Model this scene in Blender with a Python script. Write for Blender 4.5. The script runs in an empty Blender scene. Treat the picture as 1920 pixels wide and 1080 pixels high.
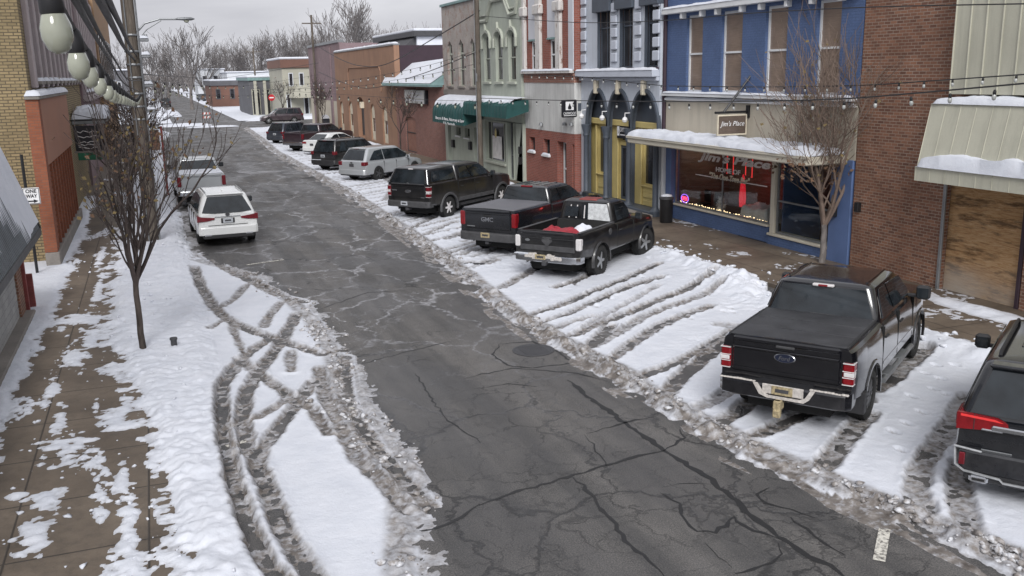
import bpy, bmesh, math, random
import numpy as np
from mathutils import Vector, Matrix
from mathutils.geometry import tessellate_polygon

SC = bpy.context.scene
COL = SC.collection
R_ = math.radians

# ---------------------------------------------------------------- camera model
CF = 1750.0
CAM_H = 5.35
def _nrm(v): return v / np.linalg.norm(v)
_Y = _nrm(np.array([275 - 960, 148 - 540, CF]))
_yv = 540 - (CF * CF + (275 - 960) * (1110 - 960)) / (148 - 540)
_D = np.array([1110 - 960, _yv - 540, CF]); _D = _D - _Y * _D.dot(_Y); _D = _nrm(_D)
_Z = -_D
_X = np.cross(_Y, _Z)
RM = np.stack([_X, _Y, _Z])
CO = np.array([0.0, 0.0, CAM_H])
def ray(px, py): return RM @ np.array([px - 960.0, py - 540.0, CF])
def G(px, py, z=0.0):
    d = ray(px, py); p = CO + d * (z - CAM_H) / d[2]; return float(p[0]), float(p[1])
def PX(px, py, x):
    d = ray(px, py); p = CO + d * (x / d[0]); return float(p[1]), float(p[2])
def PY(px, py, y):
    d = ray(px, py); p = CO + d * (y / d[1]); return float(p[0]), float(p[2])

cam_d = bpy.data.cameras.new('camera')
cam = bpy.data.objects.new('camera', cam_d); COL.objects.link(cam)
cam_d.sensor_width = 36.0
cam_d.lens = 36.0 * CF / 1920.0
cam_d.clip_start = 0.05; cam_d.clip_end = 5000
_m = Matrix.Identity(4)
xr = RM @ np.array([1, 0, 0.]); yu = RM @ np.array([0, -1, 0.]); zb = RM @ np.array([0, 0, -1.])
for i in range(3):
    _m[i][0] = xr[i]; _m[i][1] = yu[i]; _m[i][2] = zb[i]; _m[i][3] = CO[i]
cam.matrix_world = _m
SC.camera = cam

# ---------------------------------------------------------------- tagging
def tag(o, label=None, cat=None, group=None, kind=None):
    if label: o['label'] = label
    if cat: o['category'] = cat
    if group: o['group'] = group
    if kind: o['kind'] = kind
    return o
def thing(name, label, cat, loc=(0, 0, 0), rotz=0.0, group=None):
    o = bpy.data.objects.new(name, None); COL.objects.link(o)
    o.empty_display_size = 0.2
    o.location = loc; o.rotation_euler = (0, 0, rotz)
    return tag(o, label, cat, group)

# ---------------------------------------------------------------- mesh builder
class MB:
    def __init__(self): self.v = []; self.f = []; self.m = []
    def add(self, vs, fs, mi=0):
        b = len(self.v); self.v += [tuple(p) for p in vs]
        self.f += [tuple(b + i for i in f) for f in fs]; self.m += [mi] * len(fs)
        return self
    def box(self, x0, x1, y0, y1, z0, z1, mi=0, M=None):
        vs = [(x0, y0, z0), (x1, y0, z0), (x1, y1, z0), (x0, y1, z0), (x0, y0, z1), (x1, y0, z1), (x1, y1, z1), (x0, y1, z1)]
        if M is not None: vs = [tuple(M @ Vector(p)) for p in vs]
        return self.add(vs, [(0, 3, 2, 1), (4, 5, 6, 7), (0, 1, 5, 4), (1, 2, 6, 5), (2, 3, 7, 6), (3, 0, 4, 7)], mi)
    def bbox(self, x0, x1, y0, y1, z0, z1, b=0.01, mi=0, M=None):
        """bevelled box"""
        b = min(b, .49 * abs(x1 - x0), .49 * abs(y1 - y0), .49 * abs(z1 - z0))
        rings = []
        for (z, i) in ((z0, b), (z0 + b, 0), (z1 - b, 0), (z1, b)):
            a0, a1, c0, c1 = x0 + i, x1 - i, y0 + i, y1 - i
            k = b if i == 0 else b * .4
            rings.append([(a0 + k, c0, z), (a1 - k, c0, z), (a1, c0 + k, z), (a1, c1 - k, z), (a1 - k, c1, z), (a0 + k, c1, z), (a0, c1 - k, z), (a0, c0 + k, z)])
        if M is not None: rings = [[tuple(M @ Vector(p)) for p in r] for r in rings]
        return self.loft(rings, True, True, mi)
    def loft(self, rings, cap0=True, cap1=True, mi=0, closed=True):
        n = len(rings[0]); vs = [p for r in rings for p in r]; fs = []
        for i in range(len(rings) - 1):
            for j in range(n if closed else n - 1):
                k = (j + 1) % n
                fs.append((i * n + j, i * n + k, (i + 1) * n + k, (i + 1) * n + j))
        if cap0: fs.append(tuple(range(n - 1, -1, -1)))
        if cap1: fs.append(tuple((len(rings) - 1) * n + j for j in range(n)))
        return self.add(vs, fs, mi)
    def tube(self, pts, rad, n=6, mi=0, cap=True):
        pts = [Vector(p) for p in pts]
        if not hasattr(rad, '__len__'): rad = [rad] * len(pts)
        rings = []; up = None
        for i, p in enumerate(pts):
            t = (pts[min(i + 1, len(pts) - 1)] - pts[max(i - 1, 0)])
            if t.length < 1e-9: t = Vector((0, 0, 1))
            t.normalize()
            if up is None:
                up = Vector((0, 0, 1)) if abs(t.z) < .9 else Vector((1, 0, 0))
            a = t.cross(up)
            if a.length < 1e-6: a = t.cross(Vector((1, .3, 0)))
            a.normalize(); b = a.cross(t).normalized(); up = b
            rings.append([tuple(p + (a * math.cos(2 * math.pi * k / n) + b * math.sin(2 * math.pi * k / n)) * rad[i]) for k in range(n)])
        return self.loft(rings, cap, cap, mi)
    def lathe(self, prof, n=24, M=None, mi=0, cap=True):
        """prof list of (r, z) about local z"""
        rings = []
        for r, z in prof:
            ring = [Vector((r * math.cos(2 * math.pi * k / n), r * math.sin(2 * math.pi * k / n), z)) for k in range(n)]
            if M is not None: ring = [M @ p for p in ring]
            rings.append([tuple(p) for p in ring])
        return self.loft(rings, cap, cap, mi)
    def prism(self, poly, vec, mi=0):
        """convex/concave polygon (3d pts) extruded along vec"""
        n = len(poly); vec = Vector(vec)
        a = [Vector(p) for p in poly]; b = [p + vec for p in a]
        tris = tessellate_polygon([a])
        fs = [tuple(t) for t in tris] + [tuple(i + n for i in reversed(t)) for t in tris]
        fs += [(j, j + n, (j + 1) % n + n, (j + 1) % n) for j in range(n)]
        return self.add(a + b, fs, mi)
    def holed(self, outer, holes, vec, mi=0, back=False, mi_rev=None):
        """polygon with holes extruded along vec: front, outer sides, reveals"""
        vec = Vector(vec)
        loops = [[Vector(p) for p in outer]] + [[Vector(p) for p in h] for h in holes]
        flat = [p for l in loops for p in l]; n = len(flat)
        tris = tessellate_polygon(loops)
        fs = [tuple(t) for t in tris]
        if back: fs += [tuple(i + n for i in reversed(t)) for t in tris]
        self.add(flat + [p + vec for p in flat], fs, mi)
        base = len(self.v) - 2 * n; s = 0
        for li, l in enumerate(loops):
            k = len(l)
            for j in range(k):
                a = base + s + j; b = base + s + (j + 1) % k
                self.f.append((a, b, b + n, a + n)); self.m.append(mi if (li == 0 or mi_rev is None) else mi_rev)
            s += k
        return self
    def build(self, name, mats, parent=None, smooth=None, off=None, bevel=0.0):
        me = bpy.data.meshes.new(name)
        me.from_pydata(self.v, [], self.f); me.validate(clean_customdata=False)
        bm = bmesh.new(); bm.from_mesh(me); bmesh.ops.recalc_face_normals(bm, faces=bm.faces); bm.to_mesh(me); bm.free()
        if not isinstance(mats, (list, tuple)): mats = [mats]
        for m in mats: me.materials.append(m)
        if len(mats) > 1 and len(me.polygons) == len(self.m):
            me.polygons.foreach_set('material_index', self.m)
        if smooth is not None:
            me.shade_smooth()
            if smooth < 180: me.set_sharp_from_angle(angle=R_(smooth))
        o = bpy.data.objects.new(name, me); COL.objects.link(o)
        if parent is not None:
            o.parent = parent
            if off is not None: o.location = off
        if bevel > 0:
            b = o.modifiers.new('bevel', 'BEVEL'); b.width = bevel; b.segments = 2; b.limit_method = 'ANGLE'; b.angle_limit = R_(40)
        return o
def wpart(mb, name, mats, root, **k):
    """part whose vertices are given in world coordinates, under an unrotated root (or a part of one)"""
    o = mb.build(name, mats, root, **k)
    if root is not None and root.parent is None: o.location = -Vector(root.location)
    return o

def text_mesh(body, size=1.0, shear=0.0, extrude=0.01, bold=0.0, spacing=1.0):
    c = bpy.data.curves.new('lettering', 'FONT'); c.body = body; c.size = size; c.shear = shear
    c.extrude = extrude; c.offset = bold; c.align_x = 'CENTER'; c.align_y = 'CENTER'; c.resolution_u = 3; c.space_character = spacing
    o = bpy.data.objects.new('lettering', c); COL.objects.link(o)
    bpy.context.view_layer.update()
    dg = bpy.context.evaluated_depsgraph_get()
    me = bpy.data.meshes.new_from_object(o.evaluated_get(dg))
    bpy.data.objects.remove(o); bpy.data.curves.remove(c)
    return me
def text_obj(name, body, mat, M, w, h, parent=None, shear=0.0, bold=0.0, thick=0.006, spacing=1.0):
    """lettering fitted in w x h, centred on M (local x = reading direction, y = up)"""
    me = text_mesh(body, 1.0, shear, .01, bold, spacing)
    n = len(me.vertices); a = np.empty(n * 3); me.vertices.foreach_get('co', a); a = a.reshape(-1, 3)
    lo = a.min(0); hi = a.max(0)
    a[:, 0] = (a[:, 0] - (lo[0] + hi[0]) / 2) * (w / max(hi[0] - lo[0], 1e-6))
    a[:, 1] = (a[:, 1] - (lo[1] + hi[1]) / 2) * (h / max(hi[1] - lo[1], 1e-6))
    a[:, 2] = (a[:, 2] - lo[2]) / max(hi[2] - lo[2], 1e-6) * thick
    A = np.array(M); a = a @ A[:3, :3].T + A[:3, 3]
    me.vertices.foreach_set('co', a.ravel()); me.materials.clear(); me.materials.append(mat); me.update()
    o = bpy.data.objects.new(name, me); COL.objects.link(o)
    if parent is not None:
        o.parent = parent
        if parent.parent is None and parent.get('static'): o.location = -Vector(parent.location)
    return o
def frame_m(p, xdir, ydir):
    x = Vector(xdir).normalized(); y = Vector(ydir).normalized(); z = x.cross(y)
    M = Matrix.Identity(4)
    for i in range(3): M[i][0] = x[i]; M[i][1] = y[i]; M[i][2] = z[i]; M[i][3] = p[i]
    return M

# ---------------------------------------------------------------- numpy noise
def _hash(ix, iy, s):
    h = (ix.astype(np.int64) * 374761393 + iy.astype(np.int64) * 668265263 + s * 1442695041) & 0xFFFFFFFF
    h = ((h ^ (h >> 13)) * 1274126177) & 0xFFFFFFFF
    return ((h ^ (h >> 16)) & 0xFFFF) / 65535.0
def vnoise(x, y, s=0):
    x = np.asarray(x, float); y = np.asarray(y, float)
    ix = np.floor(x); iy = np.floor(y); fx = x - ix; fy = y - iy
    fx = fx * fx * (3 - 2 * fx); fy = fy * fy * (3 - 2 * fy)
    a = _hash(ix, iy, s); b = _hash(ix + 1, iy, s); c = _hash(ix, iy + 1, s); d = _hash(ix + 1, iy + 1, s)
    return (a * (1 - fx) + b * fx) * (1 - fy) + (c * (1 - fx) + d * fx) * fy
def fbm(x, y, s=0, o=4):
    t = 0; a = .5; n = 0
    for k in range(o):
        t = t + a * vnoise(x, y, s + k * 17); n += a; a *= .5; x = x * 2.03 + 5.1; y = y * 2.03 + 3.7
    return t / n          # 0..1
def smooth(a, b, x):
    t = np.clip((x - a) / (b - a), 0, 1); return t * t * (3 - 2 * t)

# ---------------------------------------------------------------- materials
def hexc(r, g, b):
    f = lambda c: (c / 12.92) if c <= .04045 else ((c + .055) / 1.055) ** 2.4
    return (f(r / 255), f(g / 255), f(b / 255), 1)
class NT:
    def __init__(self, name):
        self.mat = bpy.data.materials.new(name); self.mat.use_nodes = True
        self.t = self.mat.node_tree; self.n = self.t.nodes; self.l = self.t.links
        self.n.clear()
        self.out = self.n.new('ShaderNodeOutputMaterial'); self.b = self.n.new('ShaderNodeBsdfPrincipled')
        self.l.new(self.b.outputs[0], self.out.inputs[0])
    def node(self, t, ins=None, **k):
        n = self.n.new(t)
        for a, v in k.items(): setattr(n, a, v)
        for a, v in (ins or {}).items(): self.set(n.inputs[a], v)
        return n
    def set(self, s, v):
        if isinstance(v, bpy.types.NodeSocket): self.l.new(v, s)
        elif isinstance(v, bpy.types.Node): self.l.new(v.outputs[0], s)
        else: s.default_value = v
    def pos(self): return self.node('ShaderNodeNewGeometry').outputs['Position']
    def obj(self): return self.node('ShaderNodeTexCoord').outputs['Object']
    def scale(self, v, s): return self.node('ShaderNodeVectorMath', {0: v, 1: s}, operation='MULTIPLY').outputs[0]
    def noise(self, v, sc, d=3, r=.55, dist=0):
        return self.node('ShaderNodeTexNoise', {'Vector': v, 'Scale': sc, 'Detail': d, 'Roughness': r, 'Distortion': dist}).outputs['Fac']
    def ramp(self, f, *stops):
        n = self.node('ShaderNodeValToRGB', {0: f}); e = n.color_ramp.elements
        while len(e) < len(stops): e.new(.5)
        for i, (p, c) in enumerate(stops):
            e[i].position = p; e[i].color = c if hasattr(c, '__len__') else (c, c, c, 1)
        return n.outputs[0]
    def mix(self, f, a, b):
        n = self.node('ShaderNodeMix', data_type='RGBA'); self.set(n.inputs[0], f); self.set(n.inputs[6], a); self.set(n.inputs[7], b); return n.outputs[2]
    def math(self, op, a, b=None, c=None, clamp=False):
        n = self.node('ShaderNodeMath', operation=op); n.use_clamp = clamp; self.set(n.inputs[0], a)
        if b is not None: self.set(n.inputs[1], b)
        if c is not None: self.set(n.inputs[2], c)
        return n.outputs[0]
    def bump(self, h, s=.3, d=.02):
        n = self.node('ShaderNodeBump', {'Height': h, 'Strength': s, 'Distance': d}); self.l.new(n.outputs[0], self.b.inputs['Normal']); return n
    def fin(self, col=None, rough=None, metal=None, spec=None, coat=None):
        if col is not None: self.set(self.b.inputs['Base Color'], col)
        if rough is not None: self.set(self.b.inputs['Roughness'], rough)
        if metal is not None: self.set(self.b.inputs['Metallic'], metal)
        if spec is not None: self.set(self.b.inputs['Specular IOR Level'], spec)
        if coat is not None: self.set(self.b.inputs['Coat Weight'], coat); self.set(self.b.inputs['Coat Roughness'], .06)
        return self.mat
def c4(c): return (c[0], c[1], c[2], 1)

def m_plain(name, col, rough=.6, metal=0, var=.25, sc=3.0, bump=.0, spec=.5, coat=0, fine=30, streak=0.0):
    """paint/stucco with blotches and fine grain in world or object space"""
    n = NT(name); v = n.obj()
    a = n.noise(v, sc, 5); b = n.noise(v, fine, 3)
    f = n.math('MULTIPLY_ADD', a, .7, n.math('MULTIPLY', b, .3))
    d = tuple(x * (1 - var) for x in col[:3]); u = tuple(min(x * (1 + var), 1) for x in col[:3])
    c = n.ramp(f, (.3, c4(d)), (.7, c4(u)))
    if streak:
        st = n.ramp(n.noise(n.scale(v, (2.6, 2.6, .22)), 1.6, 6, .7), (.46, 0.0), (.72, streak)); c = n.mix(st, c, c4(tuple(x * .38 for x in col[:3])))
        c = n.mix(n.ramp(n.noise(v, 1.9, 8, .75), (.60, 0.0), (.66, streak * .8)), c, c4(tuple(min(1, x * .72 + .05) for x in col[:3])))
    if bump: n.bump(b, bump, .01)
    r = n.math('MULTIPLY_ADD', a, .2, rough - .1, clamp=True)
    return n.fin(c, r, metal, spec, coat or None)

def m_brick(name, c1, c2, mortar, bw=.21, bh=.075, paint=None, paint_amt=.0, rough=.85, bump=.5, dirt=.3, ms=.009):
    n = NT(name); p = n.pos()
    g = n.node('ShaderNodeNewGeometry'); nx = n.node('ShaderNodeSeparateXYZ', {0: g.outputs['True Normal']}).outputs[0]
    s = n.node('ShaderNodeSeparateXYZ', {0: p})
    ax = n.math('GREATER_THAN', n.math('ABSOLUTE', nx), .5)
    u = n.math('ADD', n.math('MULTIPLY', s.outputs[1], ax), n.math('MULTIPLY', s.outputs[0], n.math('SUBTRACT', 1.0, ax)))
    v = n.node('ShaderNodeCombineXYZ', {0: u, 1: s.outputs[2], 2: 0.0}).outputs[0]
    br = n.node('ShaderNodeTexBrick', {'Vector': v, 'Color1': c4(c1), 'Color2': c4(c2), 'Mortar': c4(mortar), 'Scale': 1.0,
                'Mortar Size': ms, 'Mortar Smooth': .2, 'Bias': 0.0, 'Brick Width': bw, 'Row Height': bh})
    nz = n.noise(p, 1.1, 5); fz = n.noise(n.scale(p, (1, 5, 14)), 3.0, 4)
    c = n.mix(n.ramp(nz, (.35, 0.0), (.75, dirt)), br.outputs['Color'], c4(tuple(x * .45 for x in c1)))
    c = n.mix(n.ramp(fz, (.45, 0.0), (.8, dirt * .8)), c, c4(tuple(min(1, x * 1.5 + .02) for x in c2)))
    if paint is not None:
        pm = n.noise(p, 2.3, 8, .7)
        c = n.mix(n.ramp(pm, (paint_amt - .06, 1.0), (paint_amt + .06, 0.0)), c, c4(paint))
    n.bump(n.math('MULTIPLY_ADD', n.noise(p, 60, 2), .25, n.math('SUBTRACT', 1.0, br.outputs['Fac'])), bump, .008)
    return n.fin(c, rough, 0, .3)

def m_snow(name='snow', attr=False):
    n = NT(name); p = n.pos()
    a = n.noise(p, 2.2, 4); b = n.noise(p, 38, 4, .7)
    c = n.ramp(a, (.3, (.60, .625, .685, 1)), (.7, (.68, .70, .755, 1)))
    if attr:
        at = n.node('ShaderNodeAttribute', attribute_name='slush').outputs['Fac']
        f = n.noise(p, 9, 5, .65)
        m = n.math('ADD', at, n.math('MULTIPLY', n.math('SUBTRACT', f, .5), n.math('MULTIPLY', at, 2.6)), clamp=True)
        dirt = n.ramp(n.noise(p, 5, 4), (.3, (.075, .064, .056, 1)), (.55, (.19, .17, .155, 1)), (.75, (.38, .36, .35, 1)))
        c = n.mix(m, c, dirt)
        r = n.math('MULTIPLY_ADD', at, -.25, .75)
    else: r = .75
    g = n.noise(p, 85, 3, .8); c = n.mix(n.math('MULTIPLY', n.ramp(g, (.60, 0.0), (.72, .5)), n.ramp(n.noise(p, 1.1, 4), (.42, .1), (.62, 1.0))), c, (.22, .20, .185, 1))
    n.bump(n.math('ADD', n.math('MULTIPLY', b, .6), n.math('ADD', n.noise(p, 11, 4, .6), n.math('MULTIPLY', g, .25))), .55, .022)
    n.b.inputs['Subsurface Weight'].default_value = 0.0
    return n.fin(c, r, 0, .3)

def m_glass_dark(name, col=(.012, .014, .018), rough=.06):
    n = NT(name); v = n.obj()
    return n.fin(n.ramp(n.noise(v, 1.4, 3), (.35, c4(col)), (.72, c4(tuple(x * 4 for x in col)))), rough, 0, .6)
def m_glass_clear(name, tint=(.85, .88, .88)):
    n = NT(name)
    tr = n.node('ShaderNodeBsdfTransparent', {0: c4(tint)}); gl = n.node('ShaderNodeBsdfGlossy', {'Roughness': .02})
    lw = n.node('ShaderNodeLayerWeight', {'Blend': .5}).outputs['Facing']
    fr = n.math('MULTIPLY_ADD', n.math('POWER', lw, 5.0), .9, .035)
    mx = n.node('ShaderNodeMixShader', {0: fr, 1: tr.outputs[0], 2: gl.outputs[0]})
    n.l.new(mx.outputs[0], n.out.inputs[0]); n.n.remove(n.b); return n.mat
def m_paint(name, col, metal=.0, rough=.28, dirt=.5, dcol=(.2, .19, .18), coat=.8):
    """car paint with road salt low on the body"""
    n = NT(name); v = n.obj(); z = n.node('ShaderNodeSeparateXYZ', {0: v}).outputs[2]
    nz = n.noise(v, 3.5, 6, .7)
    m = n.math('MULTIPLY', n.math('SUBTRACT', 1.15, z, clamp=False), dirt, clamp=True)
    m = n.math('MULTIPLY', m, n.ramp(nz, (.35, .1), (.7, 1.0)), clamp=True)
    m = n.math('MAXIMUM', m, n.math('MULTIPLY', n.ramp(n.noise(v, 6, 5, .75), (.5, 0.0), (.8, .3)), dirt))
    c = n.mix(m, c4(col), c4(dcol))
    r = n.math('MULTIPLY_ADD', m, .5, rough, clamp=True)
    n.fin(c, r, metal, .5)
    n.set(n.b.inputs['Coat Weight'], n.math('MULTIPLY', n.math('SUBTRACT', 1.0, m), coat)); n.b.inputs['Coat Roughness'].default_value = .08
    return n.mat
def m_emit(name, col, s):
    n = NT(name); n.set(n.b.inputs['Emission Color'], c4(col)); n.b.inputs['Emission Strength'].default_value = s
    return n.fin(c4(tuple(x * .5 for x in col)), .4)
def m_wood(name, c1, c2, sx=(1, 1, 14), rough=.8):
    n = NT(name); p = n.pos(); w = n.noise(n.scale(p, sx), 2.2, 6, .65, .6); k = n.noise(p, 1.3, 3)
    c = n.ramp(w, (.3, c4(c1)), (.65, c4(c2)))
    c = n.mix(n.ramp(k, (.4, 0.0), (.8, .5)), c, c4(tuple(x * .5 for x in c1)))
    n.bump(w, .3, .01); return n.fin(c, rough, 0, .2)
M = {}
M['snow'] = m_snow(); M['snow_ground'] = m_snow('ground_snow', True)
M['black_metal'] = m_plain('black_metal', (.02, .02, .022), .45, .3)
M['dark_grey'] = m_plain('dark_grey', (.05, .05, .055), .6)
M['grey_metal'] = m_plain('grey_metal', (.25, .26, .27), .45, .6)
M['chrome'] = m_plain('chrome', (.55, .56, .58), .22, 1.0, .15)
M['white_paint'] = m_plain('white_paint', (.68, .69, .70), .55, 0, .1, 1.5)
M['cream_paint'] = m_plain('cream_paint', (.56, .52, .43), .7, 0, .08, 1.2)
M['rubber'] = m_plain('rubber', (.018, .018, .018), .85, 0, .5, 8)
M['glass_dark'] = m_glass_dark('dark_glass')
M['glass_clear'] = m_glass_clear('clear_glass')
M['bark'] = m_wood('bark', (.035, .028, .025), (.11, .09, .08), (6, 6, 1.5))
M['bark_grey'] = m_wood('grey_bark', (.09, .08, .075), (.22, .20, .19), (6, 6, 1.5))
M['pole_wood'] = m_wood('pole_wood', (.07, .058, .048), (.17, .145, .12), (9, 9, .8))
M['concrete'] = m_plain('concrete', (.22, .20, .18), .8, 0, .3, 1.3, .2)
M['bulb'] = m_plain('bulb_glass', (.29, .30, .245), .06, 0, .1, 4, 0, .6)
M['bulb_clear'] = m_plain('bulb_clear', (.36, .37, .36), .08, 0, .2, 4, 0, .8)
M['cable'] = m_plain('cable', (.03, .03, .032), .6)
# ================================================================ sky and light
W = bpy.data.worlds.new('World'); SC.world = W; W.use_nodes = True
wt = W.node_tree; wn = wt.nodes; wl = wt.links; wn.clear()
wo = wn.new('ShaderNodeOutputWorld'); bg = wn.new('ShaderNodeBackground'); wl.new(bg.outputs[0], wo.inputs[0])
sky = wn.new('ShaderNodeTexSky'); sky.sky_type = 'NISHITA'; sky.sun_disc = False
SUN_EL, SUN_AZ = 38.0, 200.0
sky.sun_elevation = R_(SUN_EL); sky.sun_rotation = R_(SUN_AZ); sky.air_density = 1.0; sky.dust_density = 4.0; sky.ozone_density = 1.0
hs = wn.new('ShaderNodeHueSaturation'); hs.inputs['Saturation'].default_value = .12; wl.new(sky.outputs[0], hs.inputs['Color'])
tc = wn.new('ShaderNodeTexCoord')
mp = wn.new('ShaderNodeMapping'); mp.inputs['Scale'].default_value = (1.6, 1.6, 6.0); wl.new(tc.outputs['Generated'], mp.inputs['Vector'])
cn = wn.new('ShaderNodeTexNoise'); cn.inputs['Scale'].default_value = 1.9; cn.inputs['Detail'].default_value = 5; cn.inputs['Roughness'].default_value = .52; cn.inputs['Distortion'].default_value = .5
wl.new(mp.outputs[0], cn.inputs['Vector'])
cr = wn.new('ShaderNodeValToRGB'); e = cr.color_ramp.elements
e[0].position = .34; e[0].color = (.60, .605, .665, 1); e[1].position = .66; e[1].color = (.97, .975, 1.03, 1); wl.new(cn.outputs['Fac'], cr.inputs[0])
mul = wn.new('ShaderNodeMix'); mul.data_type = 'RGBA'; mul.blend_type = 'MIX'; mul.inputs[0].default_value = .82
sc_ = wn.new('ShaderNodeVectorMath'); sc_.operation = 'SCALE'; sc_.inputs[3].default_value = 4.7; wl.new(cr.outputs[0], sc_.inputs[0])
wl.new(hs.outputs[0], mul.inputs[6]); wl.new(sc_.outputs[0], mul.inputs[7]); wl.new(mul.outputs[2], bg.inputs[0]); bg.inputs[1].default_value = .1
sl = bpy.data.lights.new('sun', 'SUN'); sl.energy = 1.3; sl.angle = R_(25); sl.color = (1, .985, .97)
so = bpy.data.objects.new('sun', sl); COL.objects.link(so)
sd = Vector((math.sin(R_(SUN_AZ)) * math.cos(R_(SUN_EL)), math.cos(R_(SUN_AZ)) * math.cos(R_(SUN_EL)), math.sin(R_(SUN_EL))))
so.rotation_euler = sd.to_track_quat('Z', 'Y').to_euler(); so.location = (0, -10, 40)
SC.view_settings.view_transform = 'Standard'; SC.view_settings.look = 'None'; SC.view_settings.gamma = 1.0; SC.view_settings.exposure = 1.0

# ================================================================ ground, road, sidewalks
def asphalt(name, near=True):
    n = NT(name); p = n.pos(); s = n.node('ShaderNodeSeparateXYZ', {0: p}); y = s.outputs[1]
    big = n.noise(n.scale(p, (1, .5, 1)), .35, 5, .6); mid = n.noise(p, 1.7, 5, .65); fine = n.noise(p, 55, 4, .75)
    vor = n.node('ShaderNodeTexVoronoi', {'Vector': p, 'Scale': 70.0}).outputs['Distance']
    c = n.ramp(big, (.3, (.056, .055, .057, 1)), (.52, (.092, .089, .088, 1)), (.75, (.138, .131, .125, 1)))
    c = n.mix(n.ramp(mid, (.38, .5), (.62, 0.0)), c, (.026, .027, .029, 1))
    c = n.mix(n.ramp(fine, (.42, 0.0), (.66, .85)), c, (.25, .232, .215, 1))
    c = n.mix(n.ramp(vor, (.1, .35), (.35, 0.0)), c, (.02, .02, .02, 1))
    lane = n.noise(n.scale(p, (1.6, .10, 1)), 1.0, 4, .6); c = n.mix(n.ramp(lane, (.40, .45), (.58, 0.0)), c, (.034, .035, .038, 1)); c = n.mix(n.ramp(lane, (.55, 0.0), (.75, .45)), c, (.15, .145, .145, 1))
    # cracks: large plates and alligator cracking
    warp = n.node('ShaderNodeTexNoise', {'Vector': p, 'Scale': 1.1, 'Detail': 5.0, 'Roughness': .65}).outputs['Color']
    wv = n.node('ShaderNodeVectorMath', {0: warp, 1: (1.3, 1.3, 0)}, operation='MULTIPLY').outputs[0]
    pw = n.node('ShaderNodeVectorMath', {0: p, 1: wv}, operation='ADD').outputs[0]
    pw = n.scale(pw, (1, 1, 0))
    v1 = n.node('ShaderNodeTexVoronoi', {'Vector': n.scale(pw, (1, .7, 0)), 'Scale': .55}, feature='DISTANCE_TO_EDGE').outputs['Distance']
    v2 = n.node('ShaderNodeTexVoronoi', {'Vector': pw, 'Scale': 1.5}, feature='DISTANCE_TO_EDGE').outputs['Distance']
    v3 = n.node('ShaderNodeTexVoronoi', {'Vector': pw, 'Scale': 5.0}, feature='DISTANCE_TO_EDGE').outputs['Distance']
    al = n.ramp(n.noise(p, .5, 4), (.42, .0), (.60, .9))
    salt = n.ramp(n.noise(n.scale(pw, (1, .6, 1)), .8, 5, .7), (.405, 0.0), (.49, 1.0))
    far = n.math('MULTIPLY_ADD', y, 1 / 9.0, -1.25, clamp=True)
    salt = n.math('MULTIPLY', salt, n.math('MULTIPLY_ADD', far, .68, .06))
    halo = n.math('MULTIPLY', n.ramp(v1, (.008, 1.0), (.026, 0.0)), n.ramp(n.noise(p, 9, 4, .7), (.35, .25), (.6, 1.0)))
    c = n.mix(n.math('MULTIPLY', halo, salt), c, (.52, .52, .55, 1))
    h2 = n.math('MULTIPLY', n.ramp(v2, (.006, .55), (.03, 0.0)), n.ramp(n.noise(p, .6, 4), (.45, 0.0), (.6, 1.0)))
    c = n.mix(n.math('MULTIPLY', h2, salt), c, (.44, .44, .47, 1))
    k1 = n.ramp(v1, (.007, 1.0), (.022, 0.0)); k2 = n.ramp(v2, (.010, .9), (.036, 0.0)); k3 = n.math('MULTIPLY', n.ramp(v3, (.02, .6), (.09, 0.0)), n.ramp(n.noise(p, .7, 3), (.5, 0.0), (.62, 1.0)))
    k2b = n.math('MULTIPLY', n.ramp(v2, (.004, .55), (.016, 0.0)), n.ramp(n.noise(p, 2.2, 3), (.36, .25), (.6, 1.0))); k1 = n.math('MAXIMUM', k1, k2b)
    k = n.math('MAXIMUM', k1, n.math('MULTIPLY', n.math('MAXIMUM', k2, k3), al))
    k = n.math('MULTIPLY', k, n.math('SUBTRACT', 1.0, n.math('MULTIPLY', salt, 1.1), clamp=True))
    c = n.mix(n.math('MULTIPLY', k, .72), c, (.013, .013, .014, 1))
    wet = n.ramp(n.noise(n.scale(p, (1.2, .45, 1)), .55, 5, .6), (.42, 1.0), (.6, 0.0))
    r = n.math('MULTIPLY_ADD', wet, -.36, .80)
    c = n.mix(n.math('MULTIPLY', wet, .35), c, (.022, .023, .026, 1))
    hgt = n.math('SUBTRACT', n.math('MULTIPLY_ADD', fine, .5, n.math('MULTIPLY', mid, .6)), n.math('MULTIPLY', k, 1.2))
    n.bump(hgt, .6, .016)
    return n.fin(c, r, 0, .45)
M['asphalt'] = asphalt('asphalt')
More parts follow.
